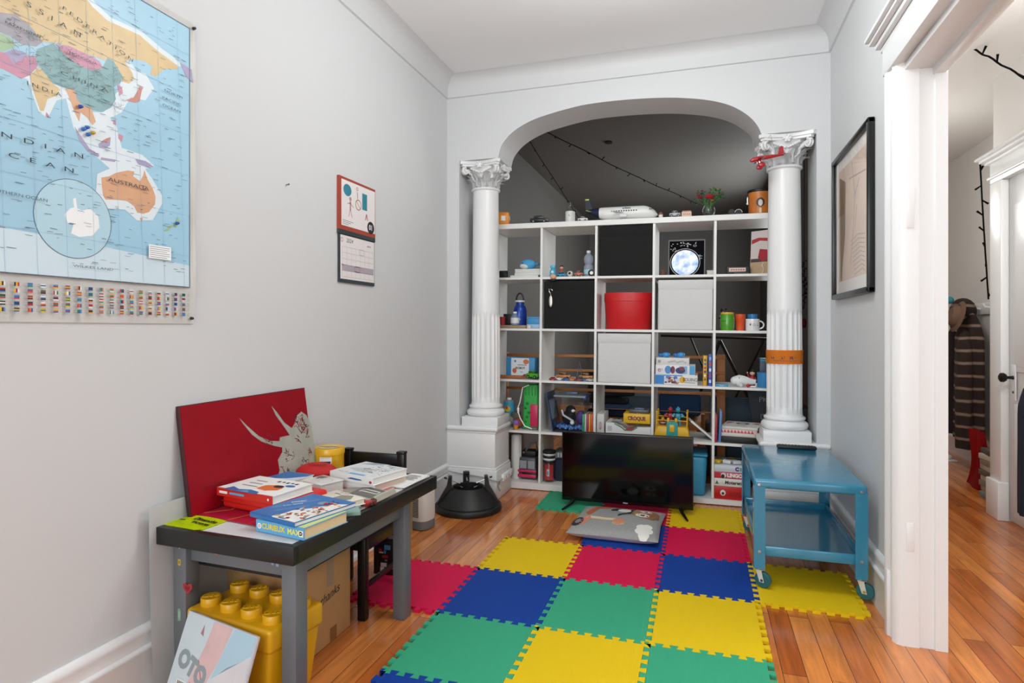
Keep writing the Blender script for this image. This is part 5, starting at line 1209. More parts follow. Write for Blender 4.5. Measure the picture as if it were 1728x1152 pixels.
# hanging key charm and lure
p, r, w, h = it(928, 941, 463, 1, .0); q = sp(((p.x-SX)-(flo(1)-.7)*st)/ct, -.004, flo(1))
t = thing('key_charm', 'peach and black charm with silver lure hanging from shelf edge', 'charm', (q.x, q.y-.012, q.z-.012))
b = MB(); b.sph((0, 0, .01), .021, MT('d9a884', .5), n=16, sc=(1, .6, .85)); b.box((0, .012, .012), (.006, .03, .004), MT('d9a884', .5)); part(b, 'knob', t); b = MB(); b.sph((0, 0, -.012), .022, blkm, n=14, sc=(1, .6, .5)); part(b, 'tassel', t)
b = MB(); b.tube([(-.004, 0, -.02), (-.012, -.004, -.06), (-.016, -.004, -.09)], .0012, blkm); part(b, 'cord', t)
b = MB(); b.tube([(-.016+.012*cos(k*.5), -.006, -.085+.012*sin(k*.5)) for k in range(11)], .0016, chrome); b.tube([(-.03, -.005, -.07), (-.02, -.005, -.1), (-.014, -.005, -.115)], .0016, chrome); part(b, 'ring', t)
b = MB(); b.sph((-.016, -.006, -.155), .04, mat('d8d2c6', .25, metal=.7), n=20, sc=(.32, .12, 1)); part(b, 'lure', t, 'silver spoon shaped lure')
# r1c4 moon picture
p, r, w, h = it(1127, 1190, 403, 1, .09)
t = thing('moon_picture', 'black framed poster with large pale glowing moon in the top row', 'picture', p, (D(-4), TLT, 0))
b = MB(); b.box((0, .012, h/2), (w, .02, h), MT('6d6a68', .6), .002); part(b, 'frame', t); b = MB(); b.rect(-w/2+.008, .0, w/2-.008, h-.01, mat('0d0e12', .8, spec=.05), FR(0, 0, .0014))
rr = random.Random(6)
for k in range(30):
    x_ = rr.uniform(-w*.44, w*.12); z_ = h*(.93-rr.random()*.3*(1 if x_ < -.05 else .5)); b.rect(x_, z_, x_+.007, z_+.004, MT('c9c9c9'), FR(0, 0, .001))
for k in range(8): a = k*.3; b.rect(w*.3+.02*rr.random(), h*(.55+.03*k*.7)-.03, w*.3+.02*rr.random()+.008, h*(.55+.03*k*.7)-.027, MT('b5b5b5'), FR(0, 0, .001))
b.ring(w*.22, h*.82, .008, .011, MT('b5b5b5'), FR(0, 0, .001), ky=.6); b.plate([(w*.22, h*.88), (w*.26, h*.93), (w*.25, h*.87)], MT('b5b5b5'), FR(0, 0, .001)); part(b, 'print', t)
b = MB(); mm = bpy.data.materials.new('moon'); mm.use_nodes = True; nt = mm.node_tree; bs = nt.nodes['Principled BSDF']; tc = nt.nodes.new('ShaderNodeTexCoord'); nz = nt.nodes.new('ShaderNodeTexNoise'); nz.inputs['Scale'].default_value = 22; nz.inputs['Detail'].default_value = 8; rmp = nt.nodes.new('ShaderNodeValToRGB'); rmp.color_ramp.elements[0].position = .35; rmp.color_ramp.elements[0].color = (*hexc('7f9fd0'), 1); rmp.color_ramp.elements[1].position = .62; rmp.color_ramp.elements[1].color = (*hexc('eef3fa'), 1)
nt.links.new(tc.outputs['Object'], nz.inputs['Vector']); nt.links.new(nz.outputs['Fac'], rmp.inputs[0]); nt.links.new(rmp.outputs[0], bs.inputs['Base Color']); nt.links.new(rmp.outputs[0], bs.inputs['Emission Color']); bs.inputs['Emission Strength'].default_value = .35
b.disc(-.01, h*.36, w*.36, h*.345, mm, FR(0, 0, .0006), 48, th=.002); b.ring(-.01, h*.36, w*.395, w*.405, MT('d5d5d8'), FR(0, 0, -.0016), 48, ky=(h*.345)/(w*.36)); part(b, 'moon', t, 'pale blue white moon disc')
tiny('wood_ornament', 'small brown wooden ornament left of the moon picture', 'ornament', it(1112, 1125, 455, 1, .08), [('body', lambda b, w, h: b.sph((0, 0, h*.4), w*.5, MT('5a3a2c'), n=14, sc=(1, .7, .7))), ('top', lambda b, w, h: b.sph((0, 0, h*.75), w*.22, MT('6d4634'), n=10))])
tiny('small_box', 'tiny cream box right of the moon picture', 'box', it(1193, 1204, 456, 1, .06), [('box', lambda b, w, h: b.box((0, .015, h*.4), (w, .03, h*.8), MT('cfc9bb'), .002)), ('lid', lambda b, w, h: b.box((0, .015, h*.9), (w*1.05, .032, h*.22), MT('dfdacd'), .002))])
# r1c5
p, r, w, h = it(1225, 1266, 448, 1, .05)
t = thing('clock_radio', 'black clock radio with pale pink display in the top row', 'radio', p, r)
b = MB(); b.box((0, .045, h/2), (w, .09, h), blkm, .008, seg=3); part(b, 'case', t); b = MB(); b.rect(-w*.38, h*.32, w*.32, h*.76, MT('cfb0a8', .4), FR()); [b.rect(-w*.3+k*w*.1, h*.47, -w*.24+k*w*.1, h*.6, MT('8a4f4a'), FR(0, 0, -.001)) for k in range(6)]; part(b, 'display', t); b = MB(); b.box((.02, -.012, .006), (w*.6, .02, .01), MT('3a3d3a'), .003); part(b, 'controls', t)
p, r, w, h = it(1270, 1302, 388, 1, .05)
t = thing('postcard', 'tall pale postcard with a red picture at right end of top row', 'postcard', p, (D(-3), TLT, D(-34)))
b = MB(); b.box((.0, .0, h/2), (.16, .003, h), MT('cfc4c0', .5)); part(b, 'card', t); b = MB(); b.plate([(-.075, h*.8), (-.03, h*.84), (.075, h*.8), (.075, h*.72), (-.02, h*.77), (-.075, h*.7)], MT('a93038'), FR(0, 0, -.002)); b.rect(-.078, h*.02, .078, h*.3, MT('b59a78'), FR(0, 0, -.0018)); b.rect(-.078, h*.28, .078, h*.36, MT('4a3f40'), FR(0, 0, -.002)); b.plate([(-.02, h*.58), (.03, h*.55), (.04, h*.35), (.0, h*.28), (-.03, h*.38)], MT('a01f30'), FR(0, 0, -.0024)); part(b, 'picture', t)
b = MB(); b.tube([(0, 0, .004), (.006, -.01, .03), (-.004, -.008, .05), (.006, -.004, .07)], .0025, MT('d0d0d0', .3)); solo(b, 'white_cable', 'short white cable end in front of the red postcard', 'cable', it(1283, 1290, 450, 1, .015)[0])
# ---------------- row 2
p, r, w, h = it(866, 888, 500, 2, .1); R_ = w/2; bb = MT('1c3f9c', .25, metal=.3)
t = thing('metal_bottle', 'blue metal drinking bottle with black loop cap in second row', 'bottle', p, r); hb = h*.82
b = MB(); b.lathe([(0, 0), (R_*.95, 0), (R_, .005), (R_, hb*.68), (R_*.85, hb*.82), (R_*.6, hb*.9), (R_*.6, hb)], bb, n=32); b.text('*o', .03, MT('c9d3e6'), FRONT(.004, -R_-.0006, hb*.35)); part(b, 'body', t)
b = MB(); b.cyl(R_*.72, .012, MT('d5d5d5'), TR(0, 0, hb), 24); b.tube([(R_*.55*cos(k*pi/10), 0, hb+.012+R_*1.05*sin(k*pi/10)) for k in range(11)], .006, blkm); part(b, 'loop_cap', t)
p, r, w, h = it(862, 876, 527, 2, .05); R_ = w/2
t = thing('small_bottle', 'small clear blue bottle with white label before the blue bottle', 'bottle', (p.x, p.y, p.z+.022), r); b = MB(); b.lathe([(0, 0), (R_, .002), (R_, h*.5), (R_*.5, h*.68), (R_*.4, h*.78)], mat('7d92b0', .15, alpha=.8), n=24); part(b, 'glass', t); b = MB(); b.lathe([(R_*1.02, h*.12), (R_*1.02, h*.46)], MT('e0e0e0'), n=24); part(b, 'label', t); b = MB(); b.cyl(R_*.45, h*.1, wht, TR(0, 0, h*.74), 14); part(b, 'cap', t)
p, r, w, h = it(843, 887, 548, 2, .02); b = MB(); b.box((0, .08, .011), (w, .16, .022), mat('9c8468', .6, var=.1), .004); solo(b, 'wooden_tray', 'flat brown wooden tray under the small bottle in second row', 'tray', p, r)
p2, r, w, h = it(849, 862, 526, 2, .1); b = MB(); b.box((0, .02, .04), (.055, .04, .08), blkm, .003); solo(b, 'black_box', 'small black box standing on tray behind the red cup', 'box', (p2.x, p2.y, p.z+.0222), r)
p2, r, w, h = it(842, 854, 536, 2, .05); R_ = .02; b = MB(); b.lathe([(0, 0), (R_*.85, 0), (R_, h*.8), (R_*.92, h*.8), (R_*.8, .004), (0, .004)], MT('a3242c', .4), n=24); solo(b, 'red_cup', 'small dark red cup at the left end of second row', 'cup', (p2.x, p2.y, p.z+.0222), r)
p, r, w, h = it(889, 912, 534, 2, .05); gbox('blue_box', 'pale blue flat box under the brighter blue box in second row', 'box', p, r, w, .12, h*.35, '9fc4e4')
gbox('blue_box', 'bright sky blue lidded box on the pale blue box', 'box', (p.x, p.y, p.z+h*.35+.0005), r, w*.98, .12, h*.62, '3f95cf', lidh=.014)
tiny('toy_shell', 'small beige shell toy by the pale blue box', 'toy', it(888, 896, 550, 2, .01), [('body', lambda b, w, h: b.sph((0, .012, h*.5), w*.5, MT('d8d0c4'), n=12, sc=(1, .8, .9)))])
# cups in r2c5
p, r, w, h = it(1215, 1239, 527, 2, .05); R_ = w/2
t = thing('green_jar', 'green barrel jar with yellow lid in the second row', 'jar', p, r); b = MB(); b.lathe([(0, 0), (R_*.86, 0), (R_*.95, h*.15), (R_, h*.45), (R_*.95, h*.75), (R_*.88, h*.92), (0, h*.92)], MT('4a9a22', .2, coat=.4), n=32); part(b, 'body', t); b = MB(); b.lathe([(0, h*.9), (R_*.92, h*.9), (R_*.94, h*.94), (R_*.88, h), (0, h)], MT('d9b02c', .35), n=32); part(b, 'lid', t); b = MB(); b.tube([(R_*.2*k*1.0-R_*.6, -R_*(1-.012*k*k)-.0006, h*.52) for k in range(-1, 5)], .0011, MT('2c5a18'), n=5); part(b, 'drawn_line', t)
p, r, w, h = it(1240, 1258, 530, 2, .06); R_ = w/2; b = MB(); b.lathe([(0, 0), (R_*.78, 0), (R_*.85, h*.6), (R_*.95, h*.65), (R_, h), (R_*.94, h), (R_*.8, h*.6), (R_*.72, .005), (0, .005)], MT('dd5222', .35), n=32); solo(b, 'orange_cup', 'orange plastic cup between the green jar and white mug', 'cup', p, r)
p, r, w, h = it(1257, 1283, 538, 2, .035); R_ = w/2*.92
t = thing('white_mug', 'white mug with small black drawings at right of second row', 'mug', (p.x, p.y+.01, p.z), r); b = MB(); b.lathe([(0, 0), (R_*.94, 0), (R_, .006), (R_, h), (R_*.92, h), (R_*.9, .01), (0, .008)], MT('e9eaec', .2, coat=.4), n=36); part(b, 'cup', t); b = MB(); b.tube([(R_*.95+.026*sin(k*pi/10), -.0, h*.5+h*.32*cos(k*pi/10)) for k in range(11)], .0048, MT('e9eaec', .2, coat=.4)); part(b, 'handle', t)
b = MB(); b.text('♟', .01, K, FRONT(-.018, -R_*.88, h*.55)); b.plate([(-.02, h*.45), (-.008, h*.45), (-.014, h*.65)], K, FRONT(0, -R_*.93-.001, 0)); b.ring(.006, h*.5, .005, .0065, K, FRONT(0, -R_-.0006, 0)); b.plate([(.018, h*.47), (.03, h*.43), (.03, h*.47)], K, FRONT(0, -R_*.86, 0)); part(b, 'drawings', t)
p, r, w, h = it(1261, 1278, 530, 2, .13); b = MB(); R_ = .03; b.lathe([(0, 0), (R_*.85, 0), (R_, h), (R_*.93, h), (R_*.8, .004), (0, .004)], MT('2f7fc0', .4), n=28); solo(b, 'blue_cup', 'blue plastic cup standing behind the white mug', 'cup', p, r)
tiny('rose_ornament', 'dark glittering ornament behind the green jar', 'ornament', it(1213, 1226, 519, 2, .17), [('stem', lambda b, w, h: b.cyl(w*.3, h*.6, MT('2b2a28'), n=12)), ('crown', lambda b, w, h: [b.sph((rr.uniform(-w*.4, w*.4), rr.uniform(-w*.3, w*.3), h*.7+rr.uniform(-h*.2, h*.25)), w*.16, MT(rr.choice(('3a3632', '8a8680', '1f1e1c'))), n=8) for _ in range(16)])])
tiny('orange_toy', 'tiny orange toy at the right end of second row', 'toy', it(1294, 1300, 551, 2, .03), [('body', lambda b, w, h: b.sph((0, .01, h*.5), w*.6, MT('d9822c'), n=12))])
# ---------------- row 3
p, r, w, h = it(853, 903, 603, 3, .12)
def d_kit(b, w, d, h):
    b.rect(-w*.32, .004, w*.3, h-.004, MT('e3e6ea'), FR()); b.disc(-w*.2, h*.35, w*.075, w*.085, MT('d06a3c'), FR(0, 0, -.001)); b.disc(w*.2, h*.8, w*.1, w*.08, MT('d8744c'), FR(0, 0, -.001)); b.disc(-w*.18, h*.82, w*.035, w*.04, MT('5f7fb0'), FR(0, 0, -.001)); b.text('ROBOT', .021, MT('1f2126'), FR(.0, h*.48, -.0012), bold=.0008); b.text('kit', .018, MT('1f2126'), FR(.01, h*.3, -.0012)); b.rect(-.02, h*.62, .05, h*.66, gry, FR(0, 0, -.001)); b.plate([(.0, h*.02), (.03, h*.2), (.08, h*.18), (.06, h*.02)], MT('9a3f4a'), FR(0, 0, -.0012))
gbox('toy_kit_box', 'blue and white toy box with orange circles at left of third row', 'box', p, (0, TLT, D(-6)), w, .08, h, '3f8fc6', d_kit)
b = MB(); b.box((0, .015, .012), (.18, .03, .022), MT('9c5a2c', .5), .004); b.plate([(.085, .0), (.125, .012), (.085, .026)], MT('8a4a24', .5), TR(0, .0, .004), th=.014); solo(b, 'wooden_ruler', 'long orange brown wooden piece lying before the toy box', 'wooden toy', it(842, 880, 625, 3, .035)[0]+Vector((-.01, 0, .0)), (0, TLT, D(3)))
b = MB(); b.box((.0, .05, .002), (.17, .1, .003), wht); b.box((.03, .06, .005), (.14, .09, .002), MT('c9ccd0')); solo(b, 'paper_sheets', 'white paper sheets lying under the green toy tractor', 'papers', it(850, 900, 636, 3, -.0)[0]+Vector((.0, .002, 0)) if False else it(850, 900, 636, 3, .07)[0], (0, TLT, 0))
t = car('toy_tractor', 'green toy tractor with black tyres in third row', 'toy car', P3(it(888, 910, 627, 3, .04)), '4aa52c', .09, win='2c5a1c', rz=D(-15), tall=.62, rim='6fbf3a')
t.location.z += .0055
# r3c2 pile of toy cars
cs = [('c03028', 933, 'red toy car first from left'), ('e8e6e2', 944, 'white toy car second from left'), ('2f5fb0', 955, 'blue toy car third from left'), ('d9762c', 965, 'orange toy car fourth from left'), ('8a1f2c', 976, 'dark red toy car fifth from left'), ('3f6fae', 987, 'steel blue toy car sixth from left'), ('c9c9c6', 996, 'pale grey toy car at the right end')]
for k, (c, px, lab) in enumerate(cs): car('toy_car', lab+' in the third row cell of toy cars', 'toy car', P3(it(px-6, px+6, 630, 3, .04+.01*(k % 2))), c, .052, rz=D((-12, 8, -5, 14, 0, -9, 6)[k]), group='toy cars in the second cell of third row')
for k, (c, px, lab) in enumerate((('c4762c', 952, 'ochre toy digger behind the red toy cars'), ('d08a34', 990, 'orange toy loader at right behind toy cars'))): car('toy_digger', lab, 'toy car', P3(it(px-12, px+10, 618, 3, .16)), c, .1, tall=.45)
tiny('toy_crane', 'grey toy crane standing among the toy cars', 'toy', it(970, 984, 610, 3, .13), [('base', lambda b, w, h: b.box((0, .02, .012), (w*.8, .04, .024), MT('3a3c40'), .004)), ('mast', lambda b, w, h: b.tube([(-w*.3, .02, .02), (0, .02, h), (w*.3, .02, .02)], .005, MT('6d7074')))])
# r3c4 games
p, r, w, h = it(1105, 1177, 635, 3, .03)
def d_a(b, w, d, h):
    b.rect(-w/2+.002, .002, -w*.28, h-.002, MT('2f7fc8'), FR()); b.rect(-w/2+.002, h*.86, w*.15, h-.002, MT('3f8fd8'), FR(0, 0, -.0008)); b.disc(w*.15, h*.5, w*.07, h*.33, MT('e0a52c'), FR(0, 0, -.001)); b.text('SOUING', .03, MT('6d6f78'), FR(w*.33, h*.52, -.001), bold=.0006, sx=.8); b.rect(w*.2, h*.2, w*.45, h*.26, gry, FR(0, 0, -.001))
    r_ = random.Random(9); [b.disc(r_.uniform(-w*.24, w*.06), r_.uniform(h*.15, h*.85), r_.uniform(.006, .016), r_.uniform(.004, .012), MT(r_.choice(('8a3f4a', '4f7fb8', 'c9d3e0', '2b3550', 'c98a5a'))), FR(0, 0, -.0009-.00002*k), n=10) for k in range(26)]
h1 = at_y(1130, 632, p.y).z-p.z
gbox('board_game', 'white and blue board game at the bottom of a stack in third row', 'board game', p, r, w, .22, h1, 'e2e1df', d_a)
p2, r, w2, _ = it(1106, 1173, 618, 3, .035)
def d_b(b, w, d, h):
    b.rect(w*.36, .002, w/2-.002, h-.002, MT('4aa0d4'), FR()); b.rect(w*.1, h*.1, w*.3, h*.9, MT('7fb0dc'), FR()); b.text('e', .045, MT('6d4a60'), FR(-w*.4, h*.5, -.001)); b.text('2', .02, gry, FR(-w*.33, h*.5, -.001)); b.disc(-w*.18, h*.5, .02, .026, MT('4f8fc8'), FR(0, 0, -.001)); b.disc(-w*.06, h*.5, .014, .024, MT('7a2f48'), FR(0, 0, -.001)); b.disc(w*.13, h*.45, .03, .02, MT('2b3a70'), FR(0, 0, -.001)); b.disc(w*.17, h*.65, .016, .012, MT('8a3040'), FR(0, 0, -.0012))
h2 = at_y(1130, 616, p2.y).z-at_y(1130, 632, p2.y).z
gbox('board_game', 'white board game with blue pictures, second in the third row stack', 'board game', (p2.x, p2.y, p.z+h1+.0005), r, w2, .2, h2, 'e6e4e6', d_b)
p3, r, w3, _ = it(1107, 1163, 605, 3, .04); h3 = at_y(1130, 604, p3.y).z-at_y(1130, 616, p3.y).z
def d_c(b, w, d, h): b.text('#', .03, MT('4a4a4a'), FR(-w*.4, h*.5, -.001)); [b.disc(-w*.1+k*w*.08, h*.4+.004*(k % 3), .01, .006, MT('b9b9b9'), FR(0, 0, -.0008), n=10) for k in range(7)]
gbox('board_game', 'thin silvery white box topmost in the third row game stack', 'board game', (p3.x, p3.y, p.z+h1+h2+.001), r, w3, .2, h3, 'd9d9d8', d_c)
for px, lab in ((1122, 'blue goggles left of the pair on the game stack'), (1147, 'blue goggles right of the pair on the game stack')):
    q = it(px-10, px+10, 600, 3, .07)[0]; t = thing('toy_goggles', lab, 'toy', (q.x, q.y, p.z+h1+h2+h3+.0012), r)
    b = MB(); b.sph((.008, 0, .018), .02, MT('3f95d8', .3), n=16, sc=(1.3, .8, .85)); part(b, 'cup', t); b = MB(); b.sph((-.025, .004, .016), .016, MT('1f6fb8', .3), n=12, sc=(1.2, .7, .8)); part(b, 'nose_piece', t)
def upright(name, px0, px1, pyt, row, dy, d, col, label, lean=0, deco=None, cat='book'):
    p, r, w, h = it(px0, px1, pyt, row, dy); t = thing(name, label, cat, p, (0, TLT+lean, 0)); c = MT(col, .4); g = .0025
    b = MB(); b.box((-w/2+g/2, d/2, h/2), (g, d, h), c); b.box((w/2-g/2, d/2, h/2), (g, d, h), c); b.box((0, g/2, h/2), (w, g, h), c, .001); part(b, 'cover', t)
    b = MB(); b.box((0, d/2, h/2-.001), (w-2*g, d-.006, h-.008), MT('e4e0d6', .8)); part(b, 'pages', t)
    if deco: b = MB(); deco(b, w, h); part(b, 'spine_print', t)
upright('children_book', 1186, 1193, 600, 3, .05, .2, 'e0b02c', 'yellow children\'s book upright in third row beside a blue one', 0, lambda b, w, h: [b.disc(0, h*(.2+.13*k), w*.3, .008, MT(('8a5a2c', 'f2e6b8', '5f3f8a', 'c03a3a', '3f7fb0')[k % 5]), FR(), n=10) for k in range(6)])
upright('children_book', 1195, 1201, 598, 3, .02, .2, '3f5fb8', 'blue children\'s book upright against the divider in third row', 0, lambda b, w, h: [b.rect(-w*.3, h*(.1+.18*k), w*.3, h*(.2+.18*k), MT(('c9d6ee', 'b0407a', 'e6e6f2', 'd04a3a', '8fb0e8')[k % 5]), FR()) for k in range(5)])
# r3c5
p, r, w, h = it(1208, 1229, 648, 3, .02); gbox('card_pack', 'flat light blue card pack lying at left of fifth cell', 'card pack', p, r, w, .07, .014, '3f95b8', lambda b, w, d, h: b.text('Kinder', .01, wht, FR(0, h*.5)))
p, r, w, h = it(1237, 1275, 640, 3, .05)
t = thing('toy_dryer', 'white toy hairdryer lying in third row', 'toy', p, r); wd = MT('e6e6e6', .3)
b = MB(); b.tube([(-.055, .03, .035), (-.03, .03, .04), (.0, .03, .036), (.04, .03, .032), (.068, .03, .03)], [.026, .033, .03, .02, .015], wd, n=18); b.sph((-.055, .03, .035), .026, wd, n=16); part(b, 'barrel', t); b = MB(); b.tube([(-.035, .03, .03), (-.03, .0, .014), (-.02, -.02, .012)], [.018, .014, .011], wd, n=12); part(b, 'handle', t); b = MB(); b.cyl(.004, .003, gry, TR(-.03, .0, .055, rx=D(60)), 10); part(b, 'button', t)
t = thing('toy_horn', 'red and white toy lying before the hairdryer', 'toy', *it(1258, 1275, 646, 3, .012)[:2]); b = MB(); b.sph((-.014, .008, .011), .011, MT('c82a22', .35), n=14); part(b, 'ball', t); b = MB(); b.tube([(.0, .01, .006), (.03, .004, .007), (.034, .014, .007), (.004, .02, .006)], .004, wht); part(b, 'loop', t)
p, r, w, h = it(1261, 1278, 622, 3, .11)
t = thing('toy_figure', 'small black haired figure in red raising one arm in third row', 'toy figure', (p.x, p.y, p.z), r)
b = MB(); b.lathe([(0, 0), (.016, .0), (.017, h*.3), (.014, h*.55), (.006, h*.62)], MT('a8263a'), n=16); b.tube([(-.012, 0, h*.5), (-.026, -.004, h*.6), (-.03, -.004, h*.75)], .0045, MT('a8263a')); b.tube([(.012, 0, h*.5), (.022, -.004, h*.38)], .0045, MT('a8263a')); part(b, 'clothes', t)
b = MB(); b.sph((0, 0, h*.75), .0155, MT('e2b493'), n=16); b.sph((-.03, -.004, h*.78), .005, MT('e2b493'), n=8); b.sph((.022, -.004, h*.36), .0045, MT('e2b493'), n=8); part(b, 'head', t); b = MB(); b.sph((0, .003, h*.83), .0165, blkm, n=16, sc=(1, 1, .75)); part(b, 'hair', t)
p, r, w, h = it(1278, 1304, 629, 3, .03); R_ = w/2; cm = MT('2f82bc', .35); t = thing('blue_canister', 'blue canister with lid at the right end of third row', 'canister', (p.x, p.y+R_, p.z), r); b = MB(); b.lathe([(0, 0), (R_*.92, 0), (R_*.96, .004), (R_*.96, h*.94), (0, h*.94)], cm, n=32); part(b, 'body', t); b = MB(); b.lathe([(R_, h*.92), (R_*1.0, h*.98), (R_*.95, h), (0, h)], cm, n=32); part(b, 'lid', t)
p, r, w, h = it(1284, 1306, 605, 3, .2); gbox('navy_box', 'dark blue box with light print behind the blue canister', 'box', p, r, w*1.2, .1, h, '1c3550', lambda b, w, d, h: (b.rect(-w*.5, h*.02, w*.5, h*.12, MT('2f95b0'), FR()), b.rect(-w*.5, h*.9, w*.5, h*.98, MT('2f95b0'), FR()), b.plate([(-.01, h*.35), (.0, h*.6), (.01, h*.4)], MT('b9c6d0'), FR())))
# ---------------- row 4
tiny('bubble_bottle', 'small blue bottle with colourful label at left of fourth row', 'bottle', it(850, 868, 672, 4, .12), [('bottle', lambda b, w, h: b.lathe([(0, 0), (w*.46, 0), (w*.48, h*.9), (w*.2, h*.96), (w*.15, h)], MT('7f9aa6'), n=24)), ('label', lambda b, w, h: (b.lathe([(w*.49, h*.45), (w*.49, h*.88)], MT('3f9fc8'), n=24), b.disc(0, h*.66, w*.28, h*.1, MT('e0c030'), FRONT(0, -w*.495, 0)), b.disc(-w*.1, h*.7, w*.12, h*.06, MT('c8402c'), FRONT(0, -w*.5, 0)))), ('cap', lambda b, w, h: b.cyl(w*.2, h*.08, wht, TR(0, 0, h*.95), 14))])
tiny('toy_drone', 'grey and brown toy machine left of the green toy bag', 'toy', it(853, 884, 692, 4, .09), [('body', lambda b, w, h: (b.box((.0, .02, h*.5), (w*.5, .05, h*.8), MT('55584f'), .008), b.sph((-w*.3, .02, h*.4), h*.35, MT('8a8a80'), n=12), b.sph((w*.25, .0, h*.35), h*.3, MT('9a4a2c'), n=12)))])
tiny('toy_icecream', 'purple and orange toy cone on fourth row edge beside the pedestal', 'toy', it(865, 876, 708, 4, .02), [('cone', lambda b, w, h: b.lathe([(0, 0), (w*.25, .002), (w*.42, h*.5), (0, h*.52)], MT('e0912c'), n=18)), ('scoop', lambda b, w, h: b.sph((0, 0, h*.68), w*.45, MT('8a5fb8'), n=16))])
# green bag
p, r, w, h = it(881, 908, 649, 4, .06); gb = MT('2faa48', .5)
t = thing('green_toy_case', 'green plastic toy case with pink panel and white strap', 'toy case', p, r)
b = MB(); b.box((.0, .05, h/2), (w, .09, h), gb, .012, seg=3, top=(.9, 1))
for k in range(4): b.box((-w*.3+k*w*.2, .004, h*.86), (.006, .006, h*.2), MT('248a3a'), .002)
for k in range(5): b.sph((-w*.3+w*.1*(k % 3), .006, h*(.18+.1*k)), .01, MT('1f7a34'), n=8)
part(b, 'case', t); b = MB(); b.box((w*.24, .002, h*.32), (w*.5, .012, h*.5), MT('c8285a', .35), .008); part(b, 'pink_panel', t, 'pink window panel')
b = MB(); b.tube([(-w*.1, .0, h-.002), (-w*.48, -.004, h*.93), (-w*.62, -.008, h*.62), (-w*.78, -.01, h*.45), (-w*.6, -.012, h*.25), (-w*.3, -.014, h*.08), (w*.15, -.016, h*.03)], .0042, wht); b.box((-w*.72, -.012, h*.42), (.014, .012, .04), wht, .004); part(b, 'strap', t)
b = MB(); b.box((w*.2, .0, .008), (w*.5, .02, .016), MT('6d6a64'), .004); part(b, 'foot', t)
# r4c2
p, r, w, h = it(920, 932, 662, 4, .03); b = MB(); b.box((0, .12, h/2), (.006, .24, h), MT('33486a', .4)); b.box((-.0035, .12, h/2), (.001, .23, h*.96), MT('5a6f8c', .4)); b.rect(.03, h*.3, .2, h*.8, MT('8fa0b8'), RIGHT(.0032, 0, 0)); solo(b, 'leaning_board', 'dark blue board book leaning at left of the clear box', 'book', (p.x+.028, p.y, p.z), (0, TLT+D(-11), 0))
p, r, w, h = it(933, 987, 664, 4, .03)
t = thing('clear_box', 'clear plastic box with lid holding a soft penguin toy', 'storage box', p, r)
hb = h*.9; b = MB(); 
for s_ in (-1, 1): b.box((s_*w*.47, .12, hb/2), (.003, .22, hb), CLEAR); b.box((0, .12+s_*.11, hb/2), (w*.94, .003, hb), CLEAR)
b.box((0, .12, .006), (w*.96, .23, .012), MT('1c1c20', .4), .003); part(b, 'walls', t, 'clear walls on a black base')
b = MB(); b.box((0, .12, hb+.006), (w, .24, .012), mat('a9b3c0', .15, alpha=.55), .004); b.box((0, .1, hb+.022), (w*.4, .04, .02), mat('6d80a0', .2, alpha=.7), .005); part(b, 'lid', t)
b = MB(); b.box((w*.46, .05, hb+.0), (.02, .06, .03), MT('2f5fa8', .4), .004); part(b, 'clasp', t, 'blue clasp')
fz = p.z
t = thing('penguin_toy', 'black and white soft toy inside the clear box', 'soft toy', (p.x-.02, p.y+.1, fz+.04), r)
b = MB(); b.sph((0, 0, .05), .05, mat('1a1a1e', .9, bump=.5, bscale=120), n=20, sc=(1, .8, 1)); b.sph((.012, -.005, .1), .035, mat('1a1a1e', .9, bump=.5, bscale=120), n=18); part(b, 'body', t); b = MB(); b.sph((.028, -.028, .1), .016, wht, n=12, sc=(1.4, .6, .7)); b.sph((.03, -.035, .02), .016, wht, n=12); part(b, 'white_patch', t); b = MB(); b.tube([(.04, -.04, .03), (-.03, -.045, .07), (-.045, -.03, .1)], .007, MT('d0d0d4')); part(b, 'arm', t)
b = MB(); b.sph((0, 0, .05), .045, MT('4a3a8a', .6), n=18, sc=(.8, .7, 1.1)); solo(b, 'purple_toy', 'purple soft toy at the right inside the clear box', 'soft toy', (p.x+.062, p.y+.11, fz+.04), r)
b = MB()
for k in range(90): b.sph((rr.uniform(-w*.42, w*.42), .12+rr.uniform(-.095, .095), .02+rr.uniform(0, .018)), .011, MT(rr.choice(('5f8fd8', '6fa0e6', '4a78c0')), .6), n=6)
o = solo(b, 'blue_beads', 'bed of light blue plastic beads covering the bottom of the clear box', 'beads', p, r); o['kind'] = 'stuff'
for px0, px1, c, lab in ((982, 986, '2f9a6a', 'green thin book, first of five upright'), (986.2, 989.3, 'c9d6d8', 'pale grey thin book, second of five upright'), (989.5, 993, 'b8325a', 'pink thin book, third of five upright'), (993.2, 996, 'e6c03a', 'yellow thin book, fourth of five upright'), (996.2, 1000.5, 'd9501f', 'orange thin book, fifth of five upright')):
    upright('thin_book', px0, px1, 699, 4, .02, .17, c, lab+' by the divider')
